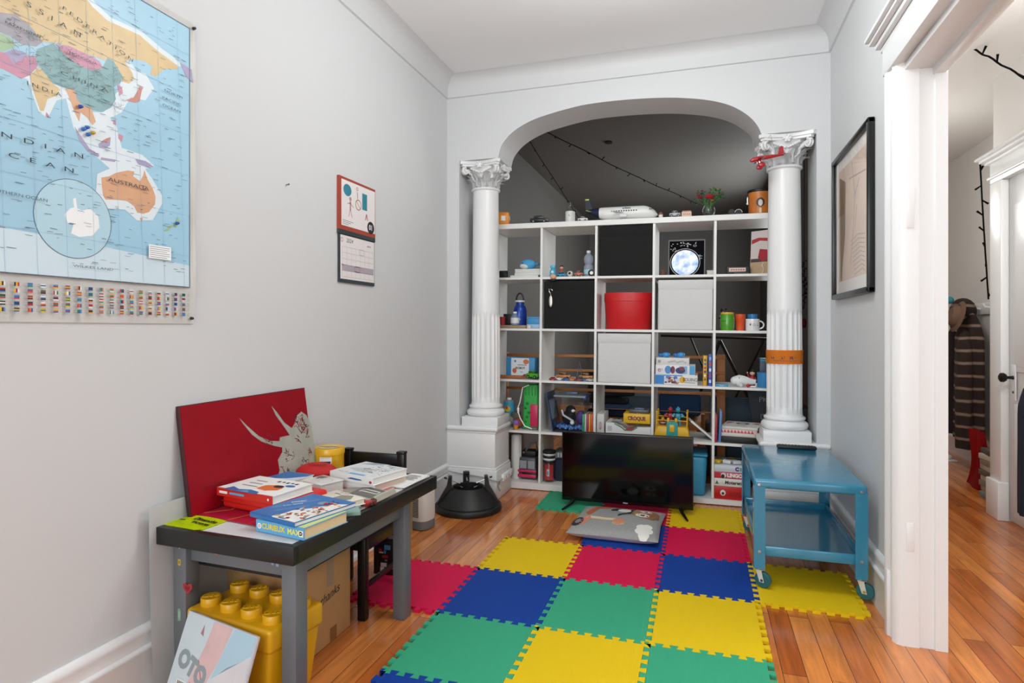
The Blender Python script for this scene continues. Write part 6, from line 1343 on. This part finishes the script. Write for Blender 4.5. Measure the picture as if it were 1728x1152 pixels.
# r4c3
p, r, w, h = it(1007, 1019, 697, 4, .015); gbox('grey_box', 'grey carton standing upright at left of the third cell', 'box', p, r, w, .2, h*.97, 'c9c6c6', lambda b, w, d, h: (b.ring(0, h*.45, .006, .008, MT('a05f6a'), FR(), ky=3.2), b.rect(-.004, h*.3, .004, h*.6, MT('b9a0a6'), FR())))
p, r, w, h = it(1022, 1098, 718, 4, .02)
t = thing('game_console_box', 'white curved game box under the yellow game in fourth row', 'board game', p, r)
b = MB(); cur = [(-w/2, 0), (w/2, 0), (w/2, h*.95), (w*.2, h*.9), (w*.08, h*.62), (-.02, h*.6), (-w*.15, h*.85), (-w*.3, h*1.15), (-w/2, h*1.2)]; b.plate(cur, MT('e0e0e0', .35), mx((1, 0, 0), (0, 0, 1), (0, -1, 0), (0, .2, 0)), th=.2); part(b, 'case', t)
b = MB(); b.line([(-w*.3, h*1.12), (-w*.15, h*.82), (-.02, h*.56), (w*.08, h*.58), (w*.2, h*.86)], .006, MT('2f7a4a'), FR(0, 0, -.0008)); b.line([(-.01, h*.68), (w*.12, h*.76)], .014, MT('b02a3a'), FR(0, 0, -.0004)); b.rect(-w*.46, h*.45, -w*.36, h*.9, MT('b9b9bc'), FR()); b.line([(-w*.5, h*.22), (w*.5, h*.22)], .002, gry, FR()); part(b, 'printing', t)
p2, r, w2, _ = it(1052, 1097, 708, 4, .03); zt_ = at_y(1075, 725, p2.y).z; h2 = at_y(1075, 709, p2.y).z-zt_
def d_cr(b, w, d, h): b.text('CROQUE', .034, MT('7a1f3a'), FR(0, h*.5), bold=.0018, sx=.8, shear=-.1)
gbox('board_game', 'yellow board game with dark red lettering in fourth row', 'board game', (p2.x, p2.y, p.z+h*1.2+.001), r, w2, .17, h2, 'e2b21c', d_cr)
b = MB(); b.box((0, .06, .012), (.13, .12, .024), mat('4a4c50', .3), .004); b.box((.0, .05, .0265), (.06, .06, .005), MT('6d7fb0'), .002); solo(b, 'game_tray', 'dark grey game tray on top of the yellow game', 'tray', (p2.x+.012, p2.y+.03, p.z+h*1.2+h2+.0015), r)
tiny('toy_controller', 'grey toy controller on the white curved game', 'toy', (Vector((it(1030, 1052, 712, 4, .04)[0].x, p.y+.03, p.z+h*1.2+.0008)), r, .07, .025), [('body', lambda b, w, h: b.box((0, .02, .009), (w, .04, .018), MT('7d7f80'), .006)), ('stick', lambda b, w, h: b.cyl(.006, .012, blkm, TR(.01, .015, .016), 12))])
# r4c4 yellow toy
p, r, w, h = it(1103, 1164, 705, 4, .02); yb_ = MT('e0ad12', .35); tl = MT('2f9a9a', .35)
t = thing('robot_game', 'yellow toy boxing ring with teal gate in fourth row', 'toy', p, r)
hb = at_y(1130, 720, p.y).z-p.z
b = MB(); b.box((0, .07, hb*.5), (w, .14, hb), yb_, .006, top=(.9, .9)); part(b, 'base', t)
b = MB(); b.plate([(-.033, 0), (.037, 0), (.037, hb*1.35), (.027, hb*1.45), (-.02, hb*1.45), (-.03, hb*1.35)], tl, FRONT(0, .001, 0), th=.012); b.box((.002, -.0112, hb*.9), (.03, .003, hb*.55), yb_, .001); part(b, 'gate', t)
for sx in (-1, 1):
    for y in (.005, .135):
        b = MB(); b.cyl(.0045, hb*1.25, yb_, TR(sx*w*.42, y, hb*.9), 10); b.sph((sx*w*.42, y, hb*2.15), .007, yb_, n=10); part(b, 'post', t)
b = MB(); b.tube([(-w*.42, .005, hb*1.5), (w*.42, .005, hb*1.5)], .0028, yb_); part(b, 'rope', t); b = MB(); b.tube([(-w*.42, .135, hb*1.6), (w*.42, .135, hb*1.6)], .0028, yb_); part(b, 'rope', t)
for x_ in (-.022, .026): b = MB(); b.box((x_, -.004, hb*1.5), (.016, .012, hb*.45), yb_, .004); part(b, 'lever', t)
def robot(px, pyt, c, label, dy):
    q, r, w_, h_ = it(px-9, px+9, pyt, 4, dy); z0 = hb+.001; t = thing('toy_robot', label, 'toy figure', (q.x, q.y, q.z+z0), r); h_ -= z0; m = MT(c, .35)
    b = MB(); b.box((0, 0, h_*.5), (.034, .024, h_*.3), m, .008); b.box((0, 0, h_*.32), (.024, .02, h_*.1), m, .004); part(b, 'torso', t)
    b = MB(); b.sph((0, -.002, h_*.84), .017, m, n=14, sc=(.9, .9, 1.05)); b.box((0, -.01, h_*.96), (.008, .012, .012), m, .002); part(b, 'head', t)
    for s_ in (-1, 1):
        b = MB(); b.tube([(s_*.02, 0, h_*.62), (s_*.034, -.006, h_*.5), (s_*.03, -.028, h_*.56)], [.008, .007, .009], m); part(b, 'arm', t); b = MB(); b.tube([(s_*.01, 0, h_*.3), (s_*.013, -.002, h_*.12), (s_*.012, -.004, .004)], [.009, .007, .009], m); part(b, 'leg', t)
robot(1131, 686, 'a81f2c', 'red toy robot standing on the yellow toy ring', .09); robot(1144, 686, '2f90a8', 'teal toy robot standing on the yellow toy ring', .06)
tiny('toy_bell', 'maroon ringed toy with yellow knob at left on the yellow ring', 'toy', (lambda q: (Vector((q[0].x, q[0].y, q[0].z+hb+.001)), q[1], q[2], q[3]-hb))(it(1111, 1126, 698, 4, .1)), [('rings', lambda b, w, h: [b.cyl(.02-.003*k, .009, MT(('7a1f30', 'b9b0b4', '7a1f30')[k]), TR(0, 0, .0095*k), 18) for k in range(3)]), ('knob', lambda b, w, h: b.sph((0, 0, .038), .011, MT('e0ad12'), n=12))])
p, r, w, h = it(1163, 1197, 712, 4, .09); t = thing('notebook', 'white and black notebook leaning in the right of the fourth cell', 'notebook', (p.x-.045, p.y, p.z+.118), (0, D(40), D(8))); b = MB(); b.box((.08, .05, -.006), (.17, .15, .012), MT('e0dedb', .5), .001); part(b, 'pages', t); b = MB(); b.box((.08, .05, -.0135), (.172, .152, .003), blkm); part(b, 'back_cover', t)
# r4c5
upright('hardback_book', 1204, 1210, 701, 4, .015, .2, 'b03050', 'pink red book upright at left of the last fourth row cell'); upright('hardback_book', 1212, 1216.5, 694, 4, .03, .2, '5f86c8', 'tall light blue book upright beside the pink red one', D(2))
p, r, w, h = it(1216, 1290, 738, 4, .02)
b = MB(); b.box((0, .13, .02), (.24, .26, .04), blkm, .003); solo(b, 'black_case', 'flat black case under the stack of picture books', 'case', p, (0, TLT, D(-3)))
def bk(z, h, rz, c, pg, lab, dx=0, deco=None, w_=.22, d_=.24): return book('picture_book', lab, 'book', (p.x+dx, p.y+.13, p.z+z), D(rz), w_, d_, h, c, deco, pg)
bk(.0405, .022, -7, 'd9d5ce', 'e0dcd4', 'cream picture book directly on the flat black case')
def d_tri(b, w, d, h): [b.plate([(-w/2+.02*k+.004, -h/2+.001), (-w/2+.02*k+.022, -h/2+.001), (-w/2+.02*k+.012, h/2-.001)], MT('c04a50'), FRONT(0, -d/2-.0006, h/2)) for k in range(int(w/.02)-1)]
bk(.063, .022, -9, 'e4c4c0', 'e4dcd4', 'book with pink triangle pattern spine in the stack', -.005, d_tri)
def d_vin(b, w, d, h): b.rect(-w/2+.004, -d/2+.004, w/2-.004, d/2-.004, MT('dad8d4'), TOP(0, 0, h+.0005)); b.ring(0, .03, .022, .042, K, TOP(0, 0, h+.0008), ky=.9); b.plate([(-.095, -.02), (-.05, .07), (-.1, .1)], MT('b0605a'), TOP(0, 0, h+.0007)); b.plate([(.05, .05), (.1, .0), (.1, .1)], MT('b0605a'), TOP(0, 0, h+.0007)); b.disc(0, -.05, .04, .02, MT('c9b89a'), TOP(0, 0, h+.0007))
bk(.0855, .016, -12, 'd6d4d0', 'e4e0da', 'topmost white picture book with black ring on its cover', .006, d_vin)
b = MB(); b.box((0, .08, .13), (.005, .16, .26), MT('6d6450', .5)); b.box((.008, .08, .125), (.005, .16, .25), MT('a08a5a', .5)); solo(b, 'record_sleeves', 'brown and yellow sleeves standing at the right end of fourth row', 'record sleeve', sp(.905, .06, flo(4)), (0, TLT-D(6), 0))
# ---------------- row 5
p, r, w, h = it(860, 877, 735, 5, .06); R_ = w/2; t = thing('paper_roll', 'white tall cylinder with vertical grooves at left of bottom row', 'roll', p, r)
b = MB(); 
def rollf(u, v): rad = R_*(1+.0*v) * (1 - .05*(abs(((u*7) % 1)-.5) < .14)); return Vector((rad*cos(2*pi*u), rad*sin(2*pi*u)+R_, h*v))
b.grid(rollf, 84, 6, MT('e2e2e0', .4), closeu=True); b.lathe([(0, h), (R_*.93, h), (R_, h-.01)], MT('e2e2e0', .4), TR(0, R_, 0), 28); part(b, 'cylinder', t); b = MB(); b.cyl(R_*.75, .006, MT('c6c6c4', .4), TR(0, R_, h), 28); part(b, 'cap', t)
p, r, w, h = it(874, 905, 772, 5, .07)
t = thing('toy_bus_large', 'grey toy bus with bright pink bumper in the bottom row', 'toy car', p, r)
b = MB(); b.box((0, .07, h*.52), (w, .14, h*.96), MT('4a4c52', .35), .01, top=(.88, 1)); part(b, 'body', t); b = MB(); [b.rect(s_*w*.22-w*.18, h*.5, s_*w*.22+w*.18, h*.86, MT('9a9da4', .2), FRONT(0, -.001, 0) @ Matrix.Rotation(0, 4, 'X')) for s_ in (-1, 1)]; part(b, 'windscreen', t); b = MB(); b.box((0, -.004, h*.4), (w*1.0, .012, h*.1), MT('d8285a', .35), .003); b.box((0, -.004, h*.18), (w*1.0, .014, h*.14), MT('d8285a', .35), .004); b.box((0, -.003, h*.29), (w*.5, .008, h*.16), blkm, .002); part(b, 'bumper', t, 'bright pink bumper')
t = thing('camera_tripod_bag', 'folded black stand lying on the toy bus', 'stand', (p.x, p.y+.02, p.z+h+.001), r); b = MB(); b.box((0, .06, .02), (w*.8, .1, .04), blkm, .008); part(b, 'bag', t); b = MB(); b.tube([(-.02, .02, .04), (.01, .03, .09), (.05, .04, .1), (.052, .05, .04)], .006, MT('55575c')); part(b, 'loop', t); b = MB(); b.sph((-.03, .0, .03), .008, MT('a0503c'), n=8); part(b, 'knob', t)
p, r, w, h = it(914, 934, 761, 5, .03); R_ = w/2
t = thing('card_jar', 'clear jar of red cards with black and white striped lid', 'jar', (p.x, p.y+R_, p.z), r); b = MB(); b.lathe([(0, .002), (R_*.95, .002), (R_, .01), (R_, h*.62), (R_*.95, h*.64), (R_*.92, h*.62), (R_*.93, .012), (0, .01)], CLEAR, n=32); part(b, 'glass', t)
b = MB(); b.lathe([(0, .016), (R_*.8, .016), (R_*.8, h*.56), (0, h*.57)], MT('b8323a', .5), n=24); b.rect(-.008, h*.2, .01, h*.42, MT('cfd3da'), FRONT(0, -R_*.82, 0)); b.rect(-.004, h*.24, .004, h*.36, MT('5a6f9a'), FRONT(0, -R_*.83, 0)); part(b, 'cards', t)
b = MB(); [b.lathe([(R_*1.0, h*(.62+.075*k)), (R_*1.04, h*(.63+.075*k)), (R_*1.04, h*(.67+.075*k)), (R_*1.0, h*(.685+.075*k))], MT('1a1a1c' if k % 2 == 0 else 'd8d8d8', .4), n=32) for k in range(4)]; b.lathe([(R_*.98, h*.9), (R_*1.1, h*.92), (R_*1.1, h*.98), (R_*1.0, h), (0, h*.99)], blkm, n=32); part(b, 'lid', t)
p, r, w, h = it(934, 952, 755, 5, .09); t = thing('dark_bag', 'dark blue bag with grey flap beside the jar in bottom row', 'bag', (p.x+.03, p.y, p.z), r); b = MB(); b.box((0, .08, h*.36), (.14, .16, h*.72), mat('23283a', .8, bump=.3, bscale=60), .02); part(b, 'bag', t); b = MB(); b.box((.0, .08, h*.8), (.11, .2, .04), MT('6d7078', .4), .006, xf=TR(ry=D(-6))); [b.box((-.03+.02*k, -.02, h*.8), (.008, .006, .03), MT('b9bcc0')) for k in range(3)]; part(b, 'flap', t, 'grey slotted flap')
# blue bin behind the television
p, r, w, h = it(1128, 1193, 768, 5, .02)
t = thing('blue_bin', 'sky blue plastic bin in bottom row right behind the television', 'bin', p, r); bm2 = MT('3a9cc6', .4)
b = MB(); b.box((0, .15, h/2), (w, .29, h), bm2, .03, seg=4)
for v in b.bm.verts: k = .9+.1*v.co.z/h; v.co.x *= k
part(b, 'bin', t); b = MB(); b.box((0, .15, h+.002), (w+.004, .296, .012), bm2, .005); part(b, 'rim', t)
# games stack r5c5
p, r, w, h = it(1202, 1290, 838, 5, .015); zz = p.z; rr = random.Random(1)
def gm2(pyt, pyb, c, lab, deco, wpx=(1202, 1262)):
    global zz
    q, r_, w_, _ = it(*wpx, 800, 5, .012); hh = at_y(1230, pyt, q.y).z-at_y(1230, pyb, q.y).z
    gbox('board_game', lab, 'board game', (q.x, q.y, zz), r_, w_, .26, hh, c, deco, lidh=hh*.75); zz += hh+.0006
def d1(b, w, d, h): b.disc(-w*.2, h*.5, .016, .018, MT('e8e4e0'), FR()); b.disc(-w*.2, h*.45, .008, .009, MT('2b3040'), FR(0, 0, -.001)); b.text('SCALA', .03, MT('8a1418'), FR(w*.2, h*.45), bold=.0006)
def d2(b, w, d, h): b.text('Moteret!', .028, MT('1f2320'), FR(.02, h*.5), bold=.001, shear=.1); b.plate([(-w*.42, h*.25), (-w*.32, h*.25), (-w*.37, h*.75)], MT('2f7a4a'), FR())
def d3(b, w, d, h): b.text('LINGOCI', .032, wht, FR(w*.2, h*.5, -.0008), bold=.0018, sx=.9); b.plate([(-w/2, h*.1), (-w*.28, h*.1), (-w*.24, h*.5), (-w*.3, h*.9), (-w/2, h*.9)], MT('c02030'), FR()); b.disc(-w*.18, h*.5, .016, .016, MT('e0d8d8'), FR(0, 0, -.001)); b.disc(-w*.2, h*.35, .01, .012, K, FR(0, 0, -.0012))
def d4(b, w, d, h): b.text('C', .03, MT('5a3a8a'), FR(w*.2, h*.5), bold=.003); b.text('E', .026, MT('4a9a7a'), FR(w*.32, h*.5), bold=.003); b.text('I', .026, MT('d9b02c'), FR(w*.43, h*.5), bold=.003)
gm2(828, 850, 'c0161e', 'red board game at the bottom of the stack beside the trolley', d1); gm2(815, 828, 'e2e2e0', 'white board game with dark lettering, second from bottom by trolley', d2); gm2(804, 815, 'c8486a', 'pink red board game with white lettering by the trolley', d3); gm2(793, 804, 'd3dbe6', 'pale board game with coloured letters topmost by the trolley', d4)
for k in range(9):
    q = it(1205+6*k, 1211+6*k, 790, 5, .05+.03*(k % 3))[0]; b = MB(); c = ('d0b02c', 'b5303a', '3f9ac0', 'd8d8d8', '9a2030', '8fae3a', 'c9cbd0', '2b2b2e', 'c9702c')[k]
    b.box((0, .02, .012), (.05, .045, .022), MT(c, .4), .004); solo(b, 'toy_block', ('yellow', 'red', 'blue', 'white', 'dark red', 'lime green', 'silver', 'black', 'orange')[k]+' toy block lying on top of the game stack by the trolley', 'toy block', (q.x, q.y, zz+.002), (D(0), TLT, D(rr.uniform(-40, 40))), 'toy blocks on the game stack')
# ================================================================== things behind the shelf
pine = mat('cf8850', .5, var=.12, vscale=9)
t = thing('pine_bed_frame', 'pine slatted bed frame standing in the alcove behind the shelf', 'bed frame', (0, 0, 0))
yb_ = .80
def rail(px0, px1, pya, pyb, y, name='slat'):
    a, c = at_y(px0, pya, y), at_y(px1, pyb, y); z0, z1 = min(a.z, c.z), max(a.z, c.z)
    b = MB(); b.box(((a.x+c.x)/2, y, (z0+z1)/2), (abs(c.x-a.x), .022, z1-z0), pine, .003); return part(b, name, t)
rail(845, 1222, 596, 606, yb_); rail(845, 1222, 651, 667, yb_); rail(845, 1222, 682, 697, yb_); rail(845, 1222, 716, 732, yb_); rail(845, 1222, 620, 632, yb_)
for px in (850, 1217):
    a = at_y(px, 600, yb_); b = MB(); b.box((a.x, yb_+.025, .46), (.055, .05, .92), pine, .004); part(b, 'post', t)
b = MB(); b.box((.95, yb_+.42, .4), (1.3, .7, .06), pine, .004); part(b, 'bed_base', t)
for x_ in (.3, 1.6): b = MB(); b.box((x_, yb_+.76, .2), (.06, .06, .4), pine, .004); part(b, 'leg', t)
cl = [('1d2a48', .1, -.1, .05, 'navy folded cloth lying lowest on the bed'), ('3a5578', .09, .06, .045, 'grey blue folded cloth on the bed pile'), ('14161c', .08, -.05, .045, 'black folded cloth topmost on the bed pile')]
z = .431
for c, k, a, h_, lab in cl:
    b = MB(); b.box((0, 0, h_/2), (.3, .3, h_), mat(c, .9, bump=.4, bscale=40), .018, seg=3); solo(b, 'folded_cloth', lab, 'cloth', (.93, yb_+.3, z), (0, 0, a*2)); z += h_+.0005
b = MB(); b.box((0, 0, .1), (.36, .25, .2), mat('20242c', .8, bump=.3, bscale=30), .03, seg=3); solo(b, 'dark_bag', 'dark bag lying on the bed behind the third row', 'bag', (.92, yb_+.32, z), (D(0), 0, D(10)))
b = MB(); b.box((0, 0, .11), (.3, .3, .17), mat('1c3f66', .85, bump=.3, bscale=30), .03, seg=3); solo(b, 'blue_bedding', 'blue bedding bundle lying behind the yellow toy ring', 'bedding', (1.45, yb_+.3, .4305))
b = MB(); b.box((0, 0, .08), (.28, .26, .16), mat('4a5a64', .85, bump=.3, bscale=30), .03, seg=3); solo(b, 'grey_bedding', 'grey bedding bundle lying on the bed behind third cell', 'bedding', (1.13, yb_+.35, .4305))
for k, (x_, c, lab) in enumerate(((.36, '5a5f68', 'grey spine of a book behind the green toy case, leftmost'), (.4, 'a0a4aa', 'pale spine of a book behind the green toy case, second'), (.44, '3a3d44', 'dark spine of a book behind the green toy case, third'))):
    b = MB(); b.box((0, 0, .12), (.03, .16, .24), MT(c, .6), .002); solo(b, 'stored_book', lab, 'book', (x_, yb_+.2, .4305), (0, D(4), 0))
# drying rack seen through the right cells
t = thing('drying_rack', 'folding black metal drying rack behind the right shelf cells', 'drying rack', (0, 0, 0)); yr = 1.75; rk = mat('1a1b1c', .4)
def seg(p0, p1, r_, name, dy=0):
    a, c = at_y(*p0, yr), at_y(*p1, yr+dy); b = MB(); b.tube([a, c], r_, rk); return part(b, name, t)
seg((1115, 566), (1310, 572), .011, 'top_bar'); seg((1115, 566), (1310, 572), .006, 'rear_bar', .25)
a = at_y(1215, 574, yr); c = at_y(1250, 645, yr); d_ = (c-a); f_ = a+d_*((.012-a.z)/d_.z)
b = MB(); b.tube([a, f_], .014, rk); part(b, 'leg', t); b = MB(); g_ = Vector((a.x-.35, yr+.2, .012)); b.tube([a, g_], .014, rk); part(b, 'leg', t)
a2 = at_y(1290, 572, yr); b = MB(); b.tube([a2, Vector((a2.x-.45, yr+.1, .012))], .008, rk); part(b, 'brace', t); a3 = at_y(1165, 568, yr); b = MB(); b.tube([a3, Vector((a3.x+.4, yr+.05, .012))], .008, rk); part(b, 'brace', t)
# navy boards and cushion in the lower right background
b = MB(); b.box((0, 0, .3), (.42, .03, .6), mat('173a50', .5), .003); solo(b, 'blue_board', 'dark teal board leaning behind the lower right cell', 'board', (1.87, .98, .0), (D(-8), 0, 0))
t = thing('poster_board', 'dark navy board with pale lettering behind the lower right cell', 'board', (2.16, .86, .0), (D(-6), D(-8), 0)); b = MB(); b.box((0, 0, .34), (.3, .012, .68), mat('141a28', .5)); part(b, 'board', t); b = MB()
for k, s_ in enumerate(('PHOTO', 'club', 'DE NUIT')): b.text(s_, .05, mat('8f97a5', .6), FRONT(0, -.0066, .62-.06*k), shear=.15)
part(b, 'lettering', t)
b = MB(); b.box((0, 0, .2), (.5, .3, .4), mat('3a2a20', .7, bump=.2, bscale=20), .03, seg=3); solo(b, 'brown_box', 'dark brown chest in the alcove behind the record books', 'chest', (1.88, 1.2, 0))
# hanging ornament right of the right column
a = at_y(1357, 440, .9); t = thing('hanging_ornament', 'dark string of trinkets hanging behind the right column', 'ornament', (a.x, .9, 0)); b = MB(); b.tube([(0, 0, 2.62), (0, 0, at_y(1357, 520, .9).z)], .0025, rk); part(b, 'cord', t); rr = random.Random(2); b = MB()
for k in range(26): b.sph((rr.uniform(-.015, .015), rr.uniform(-.01, .01), at_y(1357, 440+k*3.2, .9).z), rr.uniform(.005, .011), MT(rr.choice(('2a2826', '4a4642', '1c1b1a'))), n=7)
part(b, 'beads', t); b = MB(); b.sph((0, 0, at_y(1357, 545, .9).z), .022, MT('7a1f30'), n=12, sc=(.7, .6, 1.6)); part(b, 'red_charm', t)
b = MB(); b.box((0, 0, .3), (.12, .25, .6), mat('131313', .6), .01); solo(b, 'black_case', 'tall black case standing in the gap right of the right column', 'case', (2.2, .62, 0))
# ================================================================== string lights
def lights(name, pts, n, label, rad=.0035, bl=.03, seed=1):
    b = MB(); rr = random.Random(seed); P = []
    for k in range(len(pts)-1):
        for q in range(8): P.append(Vector(pts[k]).lerp(Vector(pts[k+1]), q/8))
    P.append(Vector(pts[-1])); cm = mat('0c0c0c', .9, spec=.1); b.tube([p+Vector((0, 0, -.004*sin(i*1.3))) for i, p in enumerate(P)], rad, cm, n=6)
    L_ = len(P)-1
    for k in range(n):
        f = (k+.5)/n*L_; i = int(f); p = P[i].lerp(P[i+1], f-i); a = rr.uniform(0, 6.28)
        b.tube([p, p+Vector((bl*cos(a)*.8, bl*.3*sin(a), bl*(-.6 if rr.random() < .7 else .7)))], [rad*.8, rad*1.3], cm, n=6)
    return solo(b, name, label, 'string lights')
a = at_z(893, 237, 2.612); c = at_y(982, 376, 3.4); lights('string_lights', [a, c], 7, 'dark string of fairy lights, steeper one of the two in the alcove', seed=3)
a = at_z(922, 222, 2.612); c = at_y(1176, 343, 2.4); m_ = (a+c)/2-Vector((0, 0, .02)); lights('string_lights', [a, m_, c], 11, 'dark string of fairy lights, longer shallow one of the two in the alcove', seed=4)
lights('string_lights', [at_y(1629, 76, .2), at_y(1668, 96, .1), at_y(1728, 131, .0), at_y(1790, 170, -.1)], 6, 'string of fairy lights stretched below the hall ceiling', .005, .05, 5)
lights('string_lights', [at_x(1654, 276, 3.24), at_x(1658, 350, 3.245), at_x(1663, 430, 3.25), at_x(1668, 505, 3.25)], 9, 'string of fairy lights hanging down beside the hall door', .005, .04, 6)
# ================================================================== red toy plane by the right capital
p = at_y(1293, 266, -.06)
t = thing('red_toy_plane', 'small red toy plane hanging before the right capital', 'toy airplane', p, (0, D(-8), D(8)))
rd = mat('a8121e', .3, coat=.4)
b = MB(); b.tube([(-.085, 0, -.004), (-.07, 0, 0), (-.03, 0, .002), (.03, 0, .002), (.09, 0, .0)], [.006, .013, .014, .01, .004], rd, n=14); part(b, 'fuselage', t)
b = MB(); b.plate([(.06, .0), (.095, .0), (.095, .045), (.086, .05), (.074, .042)], rd, mx((1, 0, 0), (0, 0, 1), (0, -1, 0), (0, .002, 0)), th=.004); part(b, 'tail_fin', t)
b = MB(); b.box((-.035, 0, -.006), (.034, .13, .004), rd, .0015); part(b, 'wing', t); b = MB(); b.box((.088, 0, .002), (.02, .05, .003), rd, .001); part(b, 'tailplane', t)
for s_ in (-1, 1): b = MB(); b.tube([(-.04, s_*.02, -.006), (-.035, s_*.026, -.034)], .004, rd); b.sph((-.034, s_*.026, -.04), .015, rd, n=12, sc=(1.3, .5, 1)); part(b, 'wheel_strut', t)
b = MB(); zt_ = at_y(1297, 229, -.06).z-p.z; b.tube([(-.055, 0, .01), (-.055, 0, zt_+.02), (-.05, .045, zt_+.03)], .001, mat('8a8a8a', .5)); b.tube([(.055, 0, .006), (.04, 0, zt_), (.04, .05, zt_)], .001, mat('8a8a8a', .5)); part(b, 'hanging_wire', t)
# ================================================================== hall: coat, hat, hooks, cloth, papers
t = thing('coat_hooks', 'white board with coat pegs on the far hall wall', 'coat hooks', (3.75, 2.05, 1.26)); b = MB(); b.box((-.01, 0, 0), (.02, .9, .09), trimm, .004); part(b, 'board', t)
for y in (-.22, .0, .22): b = MB(); b.tube([(-.02, y, 0), (-.07, y, .01), (-.085, y, .035)], .009, trimm); part(b, 'peg', t)
robe = bpy.data.materials.new('striped_robe'); robe.use_nodes = True; nt = robe.node_tree; bs = nt.nodes['Principled BSDF']; bs.inputs['Roughness'].default_value = .95
tc = nt.nodes.new('ShaderNodeTexCoord'); wv = nt.nodes.new('ShaderNodeTexWave'); wv.bands_direction = 'Z'; wv.inputs['Scale'].default_value = 3.2; wv.inputs['Distortion'].default_value = 1.2; wv.inputs['Detail Scale'].default_value = 1.5
rp_ = nt.nodes.new('ShaderNodeValToRGB'); rp_.color_ramp.elements[0].position = .82; rp_.color_ramp.elements[0].color = (*hexc('2e211d'), 1); rp_.color_ramp.elements[1].position = .97; rp_.color_ramp.elements[1].color = (*hexc('8a7468'), 1)
nt.links.new(tc.outputs['Object'], wv.inputs['Vector']); nt.links.new(wv.outputs['Fac'], rp_.inputs[0]); nt.links.new(rp_.outputs[0], bs.inputs['Base Color'])
t = thing('bathrobe', 'dark brown striped bathrobe hanging on the far hall wall', 'bathrobe', (3.64, 2.02, 0))
def fold(yc, w0, w1, z0, z1, dep, ph):
    def f(u, v):
        z = z1+(z0-z1)*v; wd = w0+(w1-w0)*v; a = 2*pi*u; rip = 1+.12*sin(a*5+ph+v*2)*(.3+.7*v)
        sh = .12+.88*min(1, v*5)**.5
        return Vector((dep*cos(a)*rip*sh, yc+wd*.5*sin(a)*rip*sh, z))
    return f
b = MB(); b.grid(fold(-.02, .34, .40, .22, 1.24, .075, 0), 60, 30, robe, closeu=True); part(b, 'robe', t); b = MB(); b.grid(fold(-.13, .13, .17, .17, 1.1, .06, 1.7), 36, 26, robe, xf=TR(-.07, 0, 0), closeu=True); part(b, 'sleeve', t); b = MB(); b.grid(fold(.17, .1, .12, .24, 1.12, .045, .7), 30, 20, mat('231a18', .95), xf=TR(-.05, 0, 0), closeu=True); part(b, 'belt', t)
b = MB(); b.sph((0, 0, 0), .11, robe, n=20, sc=(.8, 1.15, 1)); o = part(b, 'hood', t); o.location = (-.02, .05, 1.24)
b = MB(); b.lathe([(0, .05), (.06, .048), (.085, .02), (.09, 0), (.12, -.012), (.125, -.008), (.095, .008)], mat('6d5342', .9, bump=.3, bscale=80), n=28); solo(b, 'felt_hat', 'brown felt hat hanging over the striped bathrobe', 'hat', (3.53, 1.93, 1.2), (0, D(-75), 0))
b = MB(); b.sph((0, 0, 0), .03, mat('2f7d8c', .7), n=12); solo(b, 'teal_pompom', 'small teal pompom above the brown hat', 'pompom', (3.5, 1.98, 1.33))
a = at_z(1628, 815, 0); b = MB()
def clf(u, v): return Vector((.02*sin(u*9+v*3)+.05*(1-v)*0, (u-.5)*(.34-.2*v)+.02*sin(v*7), .002+.44*v))
b.grid(lambda u, v: Vector((.05*(1-v)+.02*sin(u*8+v*3), (u-.5)*(.5-.34*sin(min(1, v*1.3)*pi/2))+.06*(1-v), .003+.42*v)), 20, 20, mat('b3161c', .85, bump=.3, bscale=40), th=.004)
solo(b, 'red_cloth', 'red cloth draped over the paper pile in the hall', 'cloth', (3.37, 1.12, 0), (0, 0, D(4)))
for k in range(9):
    b = MB(); c = ('7f8f8a', 'b3a58c', '8d8478', 'd0c8ba', '6a5f55', 'b9ad9a', '97897a', 'c9c0b2', '5c5148')[k]; b.box((0, 0, .018), (.2, .26, .034), mat(c, .8, bump=.3, bscale=30), .004)
    solo(b, 'newspaper_bundle', ('lowest', 'second', 'third', 'fourth', 'fifth', 'sixth', 'seventh', 'eighth', 'topmost')[k]+' bundle of papers from the floor in the hall pile beside door casing', 'papers', (3.46, .93+.006*(k % 3), .0355*k), (0, 0, D((3, -4, 2, -2, 5, -3, 1, 4, -5)[k])), 'paper bundles piled in the hall')
a = at_z(1604, 775, 0); b = MB(); b.sph((0, 0, .03), .05, mat('d6d6d4', .6), n=14, sc=(.8, 1.6, .6)); b.box((0, -.02, .006), (.07, .19, .012), mat('e4e4e2', .5), .005); solo(b, 'white_shoe', 'white shoe on the hall floor beside the door jamb', 'shoe', (a.x-.05, a.y, 0), (0, 0, D(20)))
t = thing('navy_jacket', 'navy jacket hanging on the hall door at the right edge', 'jacket', (3.17, -.25, 0)); nv = mat('0e1728', .85, bump=.3, bscale=50)
b = MB(); b.grid(fold(0, .2, .34, .3, .95, .06, .4), 40, 20, nv, closeu=True); part(b, 'jacket', t); b = MB(); b.tube([(.0, 0, .92), (.03, 0, 1.05), (.07, 0, 1.08)], .006, nv); part(b, 'hanging_loop', t)
b = MB(); b.grid(fold(.1, .1, .12, .2, .85, .05, 1.1), 26, 16, nv, xf=TR(-.05, 0, 0), closeu=True); part(b, 'sleeve', t)
